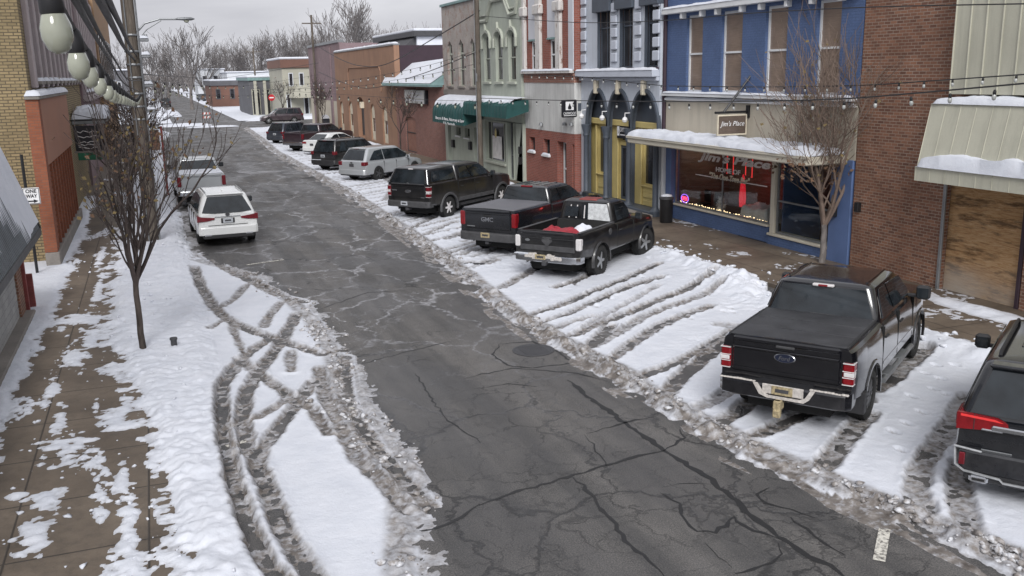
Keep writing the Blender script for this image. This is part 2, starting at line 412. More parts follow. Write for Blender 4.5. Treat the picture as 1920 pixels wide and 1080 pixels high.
def sidewalk_mat():
    n = NT('sidewalk_concrete'); p = n.pos(); a = n.noise(p, .8, 5, .6); b = n.noise(p, 6, 5, .7); f = n.noise(p, 70, 3)
    c = n.ramp(a, (.3, (.090, .070, .052, 1)), (.7, (.180, .143, .108, 1)))
    c = n.mix(n.ramp(b, (.45, 0.0), (.75, .5)), c, (.045, .038, .032, 1))
    c = n.mix(n.ramp(f, (.5, 0.0), (.8, .3)), c, (.22, .20, .18, 1))
    s = n.node('ShaderNodeSeparateXYZ', {0: p})
    j = None
    for ax, st, off in ((1, 1.55, .3), (0, 1.52, .02)):
        m = n.math('ABSOLUTE', n.math('SUBTRACT', n.math('FRACT', n.math('DIVIDE', n.math('ADD', s.outputs[ax], off + 40), st)), .5))
        g = n.ramp(m, (.488, 0.0), (.495, 1.0)); j = g if j is None else n.math('MAXIMUM', j, g)
    c = n.mix(n.math('MULTIPLY', j, .8), c, (.02, .017, .015, 1))
    n.bump(n.math('SUBTRACT', n.math('MULTIPLY', f, .3), j), .4, .01)
    return n.fin(c, n.math('MULTIPLY_ADD', a, .3, .42), 0, .4)
M['sidewalk'] = sidewalk_mat()
def sheet(name, x0, x1, y0, y1, z, mat, label, kind='structure'):
    o = MB().add([(x0, y0, z), (x1, y0, z), (x1, y1, z), (x0, y1, z)], [(0, 1, 2, 3)]).build(name, mat)
    return tag(o, label, None, None, kind)
gm = NT('far_snow_field'); gp = gm.pos()
M['field'] = gm.fin(gm.mix(gm.ramp(gm.noise(gp, .06, 6, .65), (.45, 0.0), (.62, 1.0)), (.62, .64, .68, 1), (.20, .18, .165, 1)), .85, 0, .2)
sheet('ground', -900, 1100, -60, 2600, -.06, M['field'], 'open snowy ground spreading away behind the town')
sheet('road', .2, 14.1, -12, 121, 0.0, M['asphalt'], 'cracked wet asphalt street running away between the shop fronts')
sheet('far_road', 2.4, 10.2, 121.01, 640, 0.0, M['asphalt'], 'far stretch of the road running on beyond the junction')
sheet('snow_verge', 10.21, 40, 122.5, 640, .02, M['snow'], 'white snowy verge right of the far road', 'stuff')
sheet('snow_verge', -30, 2.39, 122.5, 640, .02, M['snow'], 'white snowy verge left of the far road', 'stuff')
sheet('cross_street', -90, 120, 108, 121, .004, M['asphalt'], 'cross street meeting the main road at the far junction')
SWZ = .12
sw = MB(); sw.bbox(-4.6, .35, -12, 104, -.05, SWZ, .02); o = sw.build('sidewalk', M['sidewalk']); tag(o, 'brown wet concrete sidewalk on the near side by the yellow brick building', None, None, 'structure')
sw = MB(); sw.bbox(14.0, 22, -12, 104, -.05, SWZ, .02); o = sw.build('sidewalk', M['sidewalk']); tag(o, 'brown wet concrete sidewalk along the row of shops', None, None, 'structure')

# painted parking ticks
def tick(p0, p1, w, mat):
    a = Vector((*p0, .006)); b = Vector((*p1, .006)); d = (b - a).normalized(); q = Vector((-d.y, d.x, 0)) * w / 2
    return MB().add([a - q, b - q, b + q, a + q], [(0, 1, 2, 3)]).build('parking_line', mat)
n_ = NT('worn_line_paint'); pp = n_.pos()
M['line'] = n_.fin(n_.mix(n_.ramp(n_.noise(pp, 14, 5, .7), (.45, 0.0), (.62, 1.0)), (.62, .60, .54, 1), (.10, .09, .085, 1)), .7, 0, .3)
for a, b, w in (((583, 781), (664, 765), .1), ((425, 838), (478, 822), .1), ((462, 497), (532, 487), .1), ((1659, 992), (1648, 1052), .13)):
    tag(tick(G(*a), G(*b), w, M['line']), 'worn white painted parking line on the asphalt', None, None, 'structure')
# tar-sealed cracks (real strips of tar on the road)
n_ = NT('tar'); M['tar'] = n_.fin((.016, .016, .017, 1), .5, 0, .4)
rng = random.Random(5)
def crack(px, w=.05):
    pts = [Vector((*G(*p), .004)) for p in px]
    fine = []
    for a, b in zip(pts[:-1], pts[1:]):
        k = max(2, int((b - a).length / .12))
        for i in range(k): fine.append(a.lerp(b, i / k) + Vector((rng.gauss(0, .018), rng.gauss(0, .018), 0)))
    fine.append(pts[-1]); vs = []; fs = []
    for i, p in enumerate(fine):
        d = fine[min(i + 1, len(fine) - 1)] - fine[max(i - 1, 0)]; q = Vector((-d.y, d.x, 0)).normalized() * w * .5 * rng.uniform(.45, 1.35) * min(1, .25 + .25 * min(i, len(fine) - 1 - i))
        vs += [p - q, p + q]
        if i: fs.append((2 * i - 2, 2 * i, 2 * i + 1, 2 * i - 1))
    return vs, fs
tar = MB()
def s5(L): return [(900 + x / 1.882, 680 + y / 1.882) for x, y in L]
for L, w in (
    ([(310, 60), (360, 105), (500, 205), (650, 310), (830, 425), (900, 490), (1000, 570), (1090, 640), (1200, 700), (1290, 760)], .085),
    ([(0, 500), (100, 460), (220, 430), (340, 395), (450, 360), (560, 330), (650, 312)], .06),
    ([(330, 405), (400, 475), (470, 570), (530, 650), (600, 700), (650, 753)], .055),
    ([(650, 312), (690, 290), (715, 265), (705, 235)], .05),
    ([(640, 460), (700, 500), (725, 560), (770, 595), (830, 600), (865, 575), (880, 545), (930, 575), (1000, 600), (1060, 625)], .055),
    ([(1020, 440), (970, 465), (1010, 495), (1100, 520), (1190, 550)], .055),
    ([(1090, 545), (1150, 590), (1210, 640), (1290, 680)], .05),
    ([(1060, 640), (1065, 680), (1000, 720), (900, 745)], .055),
    ([(0, 90), (100, 75), (200, 85)], .03), ([(650, 440), (740, 425), (820, 430)], .02), ([(380, 250), (460, 225), (540, 205), (620, 190)], .04),
    ([(370, 255), (430, 340), (445, 365)], .025), ([(800, 640), (840, 690), (890, 725)], .025), ([(560, 105), (690, 60)], .015)):
    vs, fs = crack(s5(L), w); tar.add(vs, fs)
for L, w in (([(780, 1000), (840, 985), (900, 945)], .07), ([(655, 690), (760, 660), (850, 640)], .03), ([(600, 580), (690, 548), (760, 545)], .04),
             ([(935, 645), (1000, 640), (1040, 655), (1075, 680), (1000, 690), (950, 685), (925, 665), (935, 645)], .045),
             ([(870, 710), (960, 690), (1080, 700), (1140, 715)], .035), ([(780, 700), (830, 780), (900, 830)], .03)):
    vs, fs = crack(L, w); tar.add(vs, fs)
tag(tar.build('road_crack', M['tar']), 'black tar sealed cracks wandering over the asphalt street', None, None, 'structure')
for (px, py, r) in ((1000, 657, .42), (888, 497, .36)):
    x, y = G(px, py); mb = MB(); mb.lathe([(r * .99, .004), (r * .99, .010), (r * .9, .013), (r * .86, .009), (0.01, .010)], 32)
    for k in range(-4, 5): mb.box(-r * .6, r * .6, k * r * .17 - .012, k * r * .17 + .012, .009, .014)
    o = mb.build('manhole_cover', M['dark_grey']); o.location = (x, y, 0)
    tag(o, 'round iron manhole cover in the asphalt road' if r > .4 else 'round iron cover lying in the snowy parking bays behind a pickup', 'manhole cover')

# ================================================================ snow
def seg_dist(X, Y, pts):
    d = np.full(X.shape, 9.0)
    for (ax, ay), (bx, by) in zip(pts[:-1], pts[1:]):
        lo_x, hi_x = min(ax, bx) - .8, max(ax, bx) + .8; lo_y, hi_y = min(ay, by) - .8, max(ay, by) + .8
        m = (X >= lo_x) & (X <= hi_x) & (Y >= lo_y) & (Y <= hi_y)
        if not m.any(): continue
        x = X[m]; y = Y[m]; vx, vy = bx - ax, by - ay; L = vx * vx + vy * vy + 1e-9
        t = np.clip(((x - ax) * vx + (y - ay) * vy) / L, 0, 1)
        d[m] = np.minimum(d[m], np.hypot(x - ax - t * vx, y - ay - t * vy))
    return d
xs = np.arange(-4.3, 18.2, .028)
ys = [6.0]
while ys[-1] < 104: ys.append(ys[-1] + float(np.clip(ys[-1] ** 2 * 1.0e-4, .03, .35)))
ys = np.array(ys)
X, Y = np.meshgrid(xs, ys)
ip = lambda y, L: np.interp(y, [a for a, b in L], [b for a, b in L])
n1 = fbm(X * .9, Y * .9, 1, 4); n2 = fbm(X * 3.1, Y * 3.1, 2, 4); n3 = fbm(X * 9, Y * 9, 3, 3); n4 = fbm(X * .35, Y * .35, 4, 3)
rough_hi = fbm(X * 6.5, Y * 6.5, 9, 4)
# ---- left bank
xl = ip(Y, [(6, .25), (11, -.20), (13.8, -.33), (18.2, -.95), (20, -1.2), (22.6, -1.3), (27.6, -1.37), (36, -1.35), (104, -1.3)])
xr_ = ip(Y, [(6, 1.9), (9, 2.2), (11, 2.75), (14.6, 2.75), (18.2, 3.1), (20.5, 3.1), (22.8, 2.9), (24.5, 2.5), (26.5, 2.25), (27.6, 1.7), (29, 1.0), (31, .75), (36, .7), (60, .55), (104, .3)])
cov = np.minimum((X - xl) / .16, (xr_ - X) / .22) + (n2 - .5) * 2.4 + (n1 - .5) * 1.2 + (n3 - .5) * .9
left = .05 * smooth(-.3, 1.6, cov) + np.where(X < .75, (n2 - .45) * .07 + (n3 - .5) * .05 + (rough_hi - .5) * .03, (n1 - .5) * .025 + (n3 - .5) * .008)
left = np.where(cov > -1.2, left, -.2)
lump_l = np.exp(-((X - (xl + .35)) / .3) ** 2) * .06 * n2; left = left + lump_l * (cov > 0)
slush = np.zeros_like(X)
# berm along left road edge
db = X - (xr_ - .18); bz = np.exp(-(db / .24) ** 2) * (Y < 29)
left = np.where(bz > .12, np.maximum(left, bz * (.05 * n2 + .14 * rough_hi) - .035), left)
slush = np.maximum(slush, smooth(.25, .8, bz) * (.35 + .6 * fbm(X * 2.5, Y * 2.5, 79, 3)))
def zC(L): return [G(350 + x / 1.687, 440 + y / 1.687) for x, y in L]
TL = [([(330, 1120), (250, 1060), (195, 940), (152, 800), (120, 650), (112, 560), (115, 490), (150, 430), (210, 370), (270, 335)], .135, 1.),
      ([(420, 1120), (360, 1040), (300, 930), (240, 770), (195, 690), (178, 600), (190, 500), (230, 440), (290, 360), (350, 255)], .14, 1.),
      ([(215, 760), (235, 690), (330, 570), (400, 475)], .12, 1.),
      ([(105, 635), (150, 615), (220, 590), (300, 545), (340, 520)], .10, .8),
      ([(25, 110), (45, 170), (85, 235), (130, 275), (180, 300), (270, 335), (340, 358), (430, 385), (500, 365)], .14, 1.),
      ([(190, 165), (150, 210), (85, 250)], .09, .9),
      ([(165, 400), (230, 450), (300, 500), (345, 535), (400, 560), (450, 640)], .11, .9),
      ([(300, 220), (255, 270), (245, 300)], .10, .8),
      ([(60, 60), (120, 110), (200, 150), (290, 195), (370, 215)], .16, .9),
      ([(500, 390), (497, 480), (508, 560), (560, 640), (640, 735), (720, 820), (775, 870)], .15, 1.),
      ([(420, 430), (440, 520), (490, 620), (540, 710), (620, 790), (700, 880)], .13, .9),
      ([(330, 380), (330, 440)], .09, .6), ([(70, 310), (130, 270), (180, 380)], .05, .5)]
for L, w, k in TL:
    w *= .80
    d = seg_dist(X, Y, zC(L)) + (n2 - .5) * .08 + (n3 - .5) * .07; k = k * (.80 + .35 * n1)
    edge = np.exp(-((d - w - .07) / .05) ** 2) * (.006 + .022 * n3)
    cut = smooth(w + .045, w - .03, d) * k
    has = left > -.05
    left = np.where(has, left + edge * (d < .5) * 1.0, left)
    left = left * (1 - cut) + cut * (-.002 + (n3 - .47) * .034)
    slush = np.maximum(slush, smooth(w + .09, w - .02, d) * (.62 + .5 * n2))
# ridges of slush beside the treaded track near the road
for L in ([(545, 420), (560, 520), (600, 600), (680, 700), (750, 790)], [(470, 430), (475, 520), (500, 600), (560, 690), (640, 790), (700, 860), (740, 900)]):
    d = seg_dist(X, Y, zC(L)); r = np.exp(-(d / .13) ** 2)
    left = np.maximum(left, r * (.04 * n2 + .12 * rough_hi) - .035); slush = np.maximum(slush, smooth(.2, .7, r) * .62)
# ---- snow on left sidewalk
strip = ((-2.58 + (n1 - .5) * .5) - X) / .18 * (1) + (n2 - .5) * 1.6
strip = np.where(Y > 47, -1, strip)
walk = .06 * smooth(-.2, 1, strip) + (n3 - .5) * .03 - np.where(strip < -.4, .1, .0)
def blob(px, py, rx, ry, amp=.05, rot=0):
    x, y = G(px, py, SWZ); dx, dy = X - x, Y - y
    return np.clip(1 - np.hypot(dx / rx, dy / ry) + (n2 - .5) * 1.7 + (n3 - .5) * 1.6, 0, 1) * amp - .004
for b_ in ((125, 840, .36, .55), (225, 790, .28, .6), (140, 670, .22, .9), (95, 730, .12, 1.0), (110, 790, .12, .8), (60, 1000, .22, .6), (95, 940, .22, .5),
           (240, 1000, .12, 1.4), (245, 1060, .22, .5), (232, 900, .09, .8), (290, 730, .3, .4), (215, 690, .3, .5), (150, 600, .5, .5), (185, 540, .12, 2.4),
           (170, 640, .15, .8), (190, 480, .12, 2.4), (215, 620, .5, .9), (180, 760, .06, .3), (35, 1040, .12, .15), (30, 930, .12, .1), (175, 930, .06, .06)):
    walk = np.maximum(walk, blob(*b_))
sp = fbm(X * 1.6 + 7, Y * .55, 21, 5); sp2 = fbm(X * 14, Y * 9, 22, 3)
scat = smooth(.64, .72, sp) * smooth(.42, .62, sp2) * .035 - .004
walk = np.maximum(walk, np.where((X > -2.7) & (X < -.1), scat, -.1))
walk = np.where(X < .34, walk, -.2)
# ---- right parking
rx0 = ip(Y, [(5, 8.55), (6.75, 8.35), (8.75, 7.9), (10.4, 7.5), (11.7, 7.38), (14.4, 7.36), (19, 7.2), (24.8, 7.6), (31.3, 7.9), (43.6, 8.25), (58.5, 8.25), (70, 8.2), (84, 8.8), (104, 9.4)])
rx1 = ip(Y, [(5, 14.0), (11.7, 14.1), (14, 14.25), (16.2, 13.9), (17.9, 13.2), (19.6, 13.8), (22, 14.0), (24.4, 13.9), (26, 13.2), (104, 13.3)]) + (n4 - .5) * .6
cov2 = np.minimum((X - rx0) / .15, (rx1 - X) / .2) + (n2 - .5) * 1.8 + (n3 - .5) * .7
ease = smooth(0, 1.2, rx1 - X)
right = .055 * smooth(-.3, 1.4, cov2) + (n1 - .5) * .03 + (n3 - .5) * .014 + (rough_hi - .5) * .012
ridge_out = np.exp(-((rx1 - .35 - X) / .32) ** 2); right = right + ridge_out * (.02 + .20 * n2 * (n1)) * (cov2 > 0)
heap = np.exp(-(((X - 13.3) / .7) ** 2 + ((Y - 19.5) / 1.6) ** 2)) * .22 * (n2 + .3); right = right + heap
right = np.where(cov2 > -1.2, right, -.2)
choppy = smooth(.5, .62, fbm(X * .5, Y * .4, 31, 3)) * (Y > 15) + smooth(16, 20, Y) * .15 * (Y < 30)
right = right + choppy * ((n2 - .5) * .06 + (n3 - .5) * .03)
def z4(L): return [G(800 + x / 2.572, 480 + y / 2.572) for x, y in L]
def z8(L): return [G(1300 + x / 2.348, 460 + y / 2.348) for x, y in L]
def z7(L): return [G(720 + x / 3.4286, 280 + y / 3.4286) for x, y in L]
def z9(L): return [G(900 + x / 1.882, 680 + y / 1.882) for x, y in L]
TR = [(z4([(1120, 45), (950, 120), (800, 180), (650, 245), (480, 300), (400, 300)]), .12, 1.), (z4([(1135, 110), (950, 170), (850, 210), (700, 280), (560, 330)]), .10, .95),
      (z4([(1390, 100), (1250, 170), (1100, 230), (960, 290), (820, 340), (700, 395)]), .13, 1.), (z4([(1430, 150), (1300, 210), (1180, 250), (1050, 300), (900, 390), (800, 450)]), .12, .9),
      (z4([(1370, 250), (1200, 310), (1080, 370), (980, 440), (900, 500)]), .13, 1.), (z4([(1480, 370), (1330, 460), (1200, 530), (1060, 580), (940, 640)]), .13, 1.),
      (z4([(1500, 390), (1400, 460), (1290, 540), (1180, 640), (1100, 720)]), .15, 1.), (z4([(890, 345), (840, 390), (790, 440)]), .12, 1.), (z4([(800, 300), (700, 330), (620, 360)]), .1, .8),
      (z4([(1120, 150), (1000, 220), (850, 300), (760, 350)]), .07, .7), (z4([(1420, 340), (1500, 350)]), .2, .7),
      (z8([(300, 610), (200, 630), (80, 700), (0, 735)]), .13, .85), (z8([(280, 670), (180, 755), (90, 810)]), .15, 1.), (z8([(760, 690), (600, 710), (450, 770), (280, 850)]), .14, 1.),
      (z8([(770, 750), (660, 870), (570, 990)]), .15, .95), (z8([(1010, 470), (900, 560), (800, 640)]), .2, .9),
      (z9([(1720, 130), (1640, 260), (1560, 370), (1535, 450), (1560, 530)]), .15, .85), (z9([(1700, 370), (1690, 480), (1715, 580), (1750, 640)]), .15, .9),
      (z7([(560, 520), (400, 575), (220, 620)]), .12, 1.), (z7([(600, 620), (450, 670), (380, 700)]), .11, 1.), (z7([(880, 680), (720, 700), (560, 770)]), .08, .6),
      (z7([(1000, 770), (880, 830), (760, 900)]), .14, .9), (z7([(1330, 815), (1210, 865), (1100, 900)]), .12, 1.), (z7([(1790, 830), (1600, 880), (1480, 940)]), .12, .9),
      (z7([(330, 440), (200, 500), (60, 560)]), .12, .9), (z7([(460, 470), (300, 540), (150, 600)]), .1, .9),
      (z7([(700, 720), (640, 745), (520, 735)]), .22, .75),
      (z7([(-100, 60), (30, 200), (60, 250), (10, 330)]), .12, .9), (z7([(-60, 170), (50, 215), (100, 240)]), .12, .7)]
rr = random.Random(11)
hd = np.array([math.sin(R_(54)), math.cos(R_(54))])
yy = 25.5
while yy < 95:
    x0 = float(np.interp(yy, [5, 100], [7.6, 8.8])) + rr.uniform(-.2, .6); L = rr.uniform(2.0, 6.5); a = hd + np.array([rr.uniform(-.06, .06), rr.uniform(-.06, .06)])
    st = rr.uniform(-.3, 1.2)
    TR.append(([(x0 + a[0] * t, yy + a[1] * t) for t in np.linspace(st, st + L, 5)], rr.uniform(.05, .13), rr.uniform(.55, 1.0)))
    yy += rr.uniform(.28, .75) * (1 + yy / 90)
for pts, w, k in TR:
    d = seg_dist(X, Y, pts) + (n2 - .5) * .09 + (n3 - .5) * .07; k = k * (.80 + .35 * n1)
    has = right > -.05
    edge = np.exp(-((d - w - .06) / .05) ** 2) * (.005 + .022 * n3)
    right = np.where(has & (d < .5), right + edge, right)
    cut = smooth(w + .05, w - .03, d) * k
    right = right * (1 - cut) + cut * (-.003 + (n3 - .47) * .034 + (n2 - .5) * .03)
    slush = np.maximum(slush, smooth(w + .08, w - .03, d) * (.62 + .5 * n2) * k)
# footprints
for px, py in ((1762, 715), (1775, 745), (1727, 778), (1708, 748), (1675, 815), (1700, 800), (1755, 690), (1790, 690), (1690, 850), (1462, 905), (1750, 735), (1735, 705)):
    x, y = G(px, py); d = np.hypot((X - x) / .065, (Y - y) / .12); right = right - .055 * np.exp(-d ** 4) + .012 * np.exp(-((d - 1.3) / .3) ** 2)
fp = random.Random(3)
for _ in range(60):
    x, y = fp.uniform(8.5, 13.5), fp.uniform(13, 40); d = np.hypot((X - x) / .08, (Y - y) / .14); right = np.where(right > -.05, right - .05 * np.exp(-d ** 4), right)
# bare wet ground right under the parked vehicles stays thinner
db = X - (rx0 + .05); bz = np.exp(-(db / (.19 + .14 * n1)) ** 2) * smooth(.2, .5, n4 + .25)
right = np.where(bz > .14, np.maximum(right, bz * (.04 * n2 + .30 * rough_hi * smooth(.3, .65, fbm(X * 2.2, Y * 2.2, 77, 3))) - .03), right)
slush = np.maximum(slush, smooth(.15, .6, bz) * (.45 + .6 * fbm(X * 2.5, Y * 2.5, 78, 3)))
out = smooth(-.75, -.1, X - rx0) * smooth(.5, .0, X - rx0) * smooth(.46, .62, fbm(X * 4, Y * 1.2, 41, 4)) * .02 - .004
right = np.where(X < rx0 + .1, np.maximum(right, out), right); slush = np.maximum(slush, np.where(X < rx0, 1.0, 0) * (out > 0))
# patches on right sidewalk
rw = smooth(.60, .68, fbm(X * 1.3, Y * .8, 51, 5)) * smooth(.45, .6, fbm(X * 9, Y * 9, 52, 3)) * .03 - .004
sn = np.exp(-(((X - 16.3) / .35) ** 2 + ((Y - 14.6) / 1.3) ** 2)) * .10 * (n2 + .4) - .02
sn2 = np.exp(-(((X - 15.6) / .35) ** 2 + ((Y - 41.5) / 1.3) ** 2)) * .16 * (n2 + .4) - .03
sn3 = np.exp(-(((X - 15.9) / .25) ** 2 + ((Y - 72) / 7) ** 2)) * .14 * (n2 + .3) - .03
rw = np.maximum(np.maximum(rw * .3 - .002, sn), np.maximum(sn2, sn3)); rw = np.where(X > 14.02, rw, -.2)
corner = np.exp(-(((X - 12.8) / 2.6) ** 2 + ((Y - 98) / 6) ** 2)) * .6 * (n2 + .5) - .12
cornl = np.exp(-(((X + .6) / 1.6) ** 2 + ((Y - 99) / 8) ** 2)) * .9 * (n2 + .5) - .12
base = np.where((X < .35) | (X > 14.0), SWZ, 0.0)
# over the kerbs the bank slopes gently
H = np.full_like(X, -.2)
H = np.maximum(H, np.where(left > -.1, left + np.where(X < .35, SWZ, SWZ * np.exp(-(np.maximum(X - .35, 0) / .35) ** 2) * (left > .02)), -.2))
H = np.maximum(H, np.where(X < .34, walk + SWZ, -.2))
H = np.maximum(H, np.where(right > -.1, right + SWZ * smooth(13.1, 14.0, X) * (right > .0), -.2))
H = np.maximum(H, np.where(X > 14.02, rw + SWZ, -.2)); H = np.maximum(H, np.maximum(corner, cornl))
above = H - base
keep = above > -.001
slush = np.maximum(slush, smooth(.028, .002, above) * .6 * ((X > .5) & (X < 13.8)))
slush = np.maximum(slush, smooth(.018, .002, above) * .35)
nr, nc = X.shape
Kq = keep[:-1, :-1] | keep[1:, :-1] | keep[:-1, 1:] | keep[1:, 1:]
idx = np.arange(nr * nc).reshape(nr, nc)
q = np.stack([idx[:-1, :-1][Kq], idx[:-1, 1:][Kq], idx[1:, 1:][Kq], idx[1:, :-1][Kq]], 1)
Hc = np.where(keep, H, np.maximum(np.minimum(H, base - .008), base - .035))
used = np.unique(q); remap = np.full(nr * nc, -1); remap[used] = np.arange(len(used)); q = remap[q]
co = np.stack([X.ravel()[used], Y.ravel()[used], Hc.ravel()[used]], 1).astype(np.float32)
me = bpy.data.meshes.new('snow'); me.vertices.add(len(co)); me.vertices.foreach_set('co', co.ravel())
me.loops.add(q.size); me.loops.foreach_set('vertex_index', q.ravel().astype(np.int32)); me.polygons.add(len(q))
me.polygons.foreach_set('loop_start', np.arange(0, q.size, 4, dtype=np.int32)); me.polygons.foreach_set('loop_total', np.full(len(q), 4, np.int32))
at = me.attributes.new('slush', 'FLOAT', 'POINT'); at.data.foreach_set('value', slush.ravel()[used].astype(np.float32))
me.update(calc_edges=True); me.validate(); me.shade_smooth(); me.materials.append(M['snow_ground'])
o = bpy.data.objects.new('snow', me); COL.objects.link(o)
tag(o, 'trampled snow with tyre tracks over the parking bays, banks and sidewalks', None, None, 'stuff')
def snow_z(x, y):
    i = int(np.clip(np.searchsorted(ys, y), 0, nr - 1)); j = int(np.clip(np.searchsorted(xs, x), 0, nc - 1)); return max(float(H[i, j]), float(base[i, j]))
# clods of frozen slush
cl = MB(); rg = random.Random(8)
ico = [(0, 0, 1), (.89, 0, .45), (.28, .85, .45), (-.72, .53, .45), (-.72, -.53, .45), (.28, -.85, .45), (.72, .53, -.45), (-.28, .85, -.45), (-.89, 0, -.45), (-.28, -.85, -.45), (.72, -.53, -.45), (0, 0, -1)]
icf = [(0, 1, 2), (0, 2, 3), (0, 3, 4), (0, 4, 5), (0, 5, 1), (1, 6, 2), (2, 7, 3), (3, 8, 4), (4, 9, 5), (5, 10, 1), (6, 7, 2), (7, 8, 3), (8, 9, 4), (9, 10, 5), (10, 6, 1), (11, 7, 6), (11, 8, 7), (11, 9, 8), (11, 10, 9), (11, 6, 10)]
def clod(x, y, s):
    z = snow_z(x, y); k = [rg.uniform(.45, 1.35) for _ in ico]; a = rg.uniform(0, 6.3); ca, sa = math.cos(a), math.sin(a); e = rg.uniform(.7, 1.5)
    cl.add([(x + s * (p[0] * ca * e - p[1] * sa) * f, y + s * (p[0] * sa * e + p[1] * ca) * f, z + s * .25 + s * .62 * p[2] * f) for p, f in zip(ico, k)], icf)
for i in range(1200):
    y = 6.5 + 42 * rg.random() ** 1.9; x = float(np.interp(y, [6.75, 8.75, 10.4, 11.7, 14.4, 19, 24.8, 31.3, 43.6, 58.5], [8.35, 7.9, 7.5, 7.38, 7.36, 7.2, 7.6, 7.9, 8.25, 8.25])) + rg.gauss(.08, .13)
    if float(fbm(np.array(x * 1.3), np.array(y * 1.3), 91, 3)) > .44 + .1 * rg.random(): clod(x, y, rg.choice((.012, .015, .02, .02, .025, .035, .05, .065)))
for i in range(900):
    y = 7.5 + 19 * rg.random() ** 1.2; x = float(np.interp(y, [6, 9, 11, 14.6, 18.2, 20.5, 22.8, 24.5, 26.5], [1.9, 2.2, 2.75, 2.75, 3.1, 3.1, 2.9, 2.5, 2.25])) + rg.gauss(-.15, .22)
    if float(fbm(np.array(x * 1.3), np.array(y * 1.3), 92, 3)) > .44 + .1 * rg.random(): clod(x, y, rg.choice((.010, .014, .018, .024, .04, .06)))
o = cl.build('slush', NT('slush_clods').mat, smooth=180)
n_ = NT('frozen_slush'); p_ = n_.pos()
o.data.materials[0] = n_.fin(n_.ramp(n_.noise(p_, 7, 4, .7), (.3, (.12, .105, .095, 1)), (.48, (.30, .28, .27, 1)), (.6, (.58, .59, .62, 1))), .6, 0, .4)
tag(o, 'brown frozen slush clods piled along the edges of the road', None, None, 'stuff')
cl = MB()
for i in range(220):
    y = 8 + 24 * rg.random() ** 1.6; x = rg.uniform(-2.5, .3) + rg.gauss(0, .1); clod(x, y, rg.choice((.012, .016, .02, .03, .045)))
for i in range(260):
    y = 9 + 20 * rg.random(); x = rg.gauss(13.9, .35); clod(x, y, rg.choice((.015, .02, .03, .05, .08)))
o = cl.build('snow_lumps', M['snow'], smooth=180); tag(o, 'loose white lumps of snow scattered on the sidewalks and bank', None, None, 'stuff')
# ================================================================ vehicles
M['veh_under'] = m_plain('underbody', (.012, .012, .012), .9)
M['veh_glass'] = m_glass_dark('vehicle_glass', (.008, .010, .012), .04)
M['black_gloss'] = m_paint('black_car_paint', (.004, .004, .006), 0, .18, .24, (.12, .12, .125), 1.0)
M['black_dirty'] = m_paint('dirty_black_car_paint', (.006, .006, .007), 0, .32, .48, (.15, .145, .14), .8)
M['charcoal_paint'] = m_paint('charcoal_car_paint', (.007, .008, .011), .1, .25, .30, (.13, .13, .135), 1.0)
M['plum_paint'] = m_paint('plum_car_paint', (.035, .022, .03), .2, .3, .6, (.16, .14, .14))
M['navy_paint'] = m_paint('navy_car_paint', (.03, .038, .055), .3, .3, .6, (.17, .17, .17))
M['silver_paint'] = m_paint('silver_car_paint', (.42, .44, .46), .35, .3, .4, (.30, .28, .26))
M['white_car'] = m_paint('white_car_paint', (.66, .67, .67), 0, .25, .3, (.40, .38, .35))
M['black_plastic'] = m_plain('black_plastic', (.022, .022, .024), .55, 0, .3, 6)
M['grey_plastic'] = m_plain('grey_plastic', (.055, .055, .058), .6, 0, .4, 6)
M['vinyl'] = m_plain('bed_cover_vinyl', (.040, .041, .045), .55, 0, .35, 3, .25, .4)
M['vinyl_grey'] = m_plain('grey_bed_cover_vinyl', (.14, .14, .155), .6, 0, .15, 3, .2, .4)
M['red_lens'] = m_plain('red_lens', (.19, .008, .012), .15, 0, .3, 9, 0, .6)
M['dark_red_lens'] = m_plain('dark_red_lens', (.13, .008, .014), .15, 0, .3, 9, 0, .6)
M['clear_lens'] = m_plain('clear_lens', (.62, .60, .60), .15, 0, .1, 9, 0, .6)
M['alloy'] = m_plain('alloy', (.42, .43, .44), .35, .7, .25, 8)
M['dark_alloy'] = m_plain('dark_alloy', (.10, .10, .105), .4, .6, .3, 8)
M['plate'] = m_plain('licence_plate', (.40, .42, .45), .5, 0, .2, 30)
M['plate_dirty'] = m_plain('dirty_licence_plate', (.33, .27, .16), .7, 0, .6, 25)
M['salt'] = m_plain('packed_road_salt', (.48, .45, .42), .85, 0, .35, 18, .5)
M['red_roof'] = m_plain('faded_red_paint', (.22, .05, .045), .6, 0, .4, 5)
M['tarp'] = m_plain('red_tarp', (.30, .018, .03), .5, 0, .4, 7, .3)
M['plastic_sheet'] = m_plain('clear_plastic_sheet', (.55, .57, .58), .2, 0, .35, 9, .4, .6)
M['badge_blue'] = m_plain('badge_blue', (.012, .016, .035), .3)

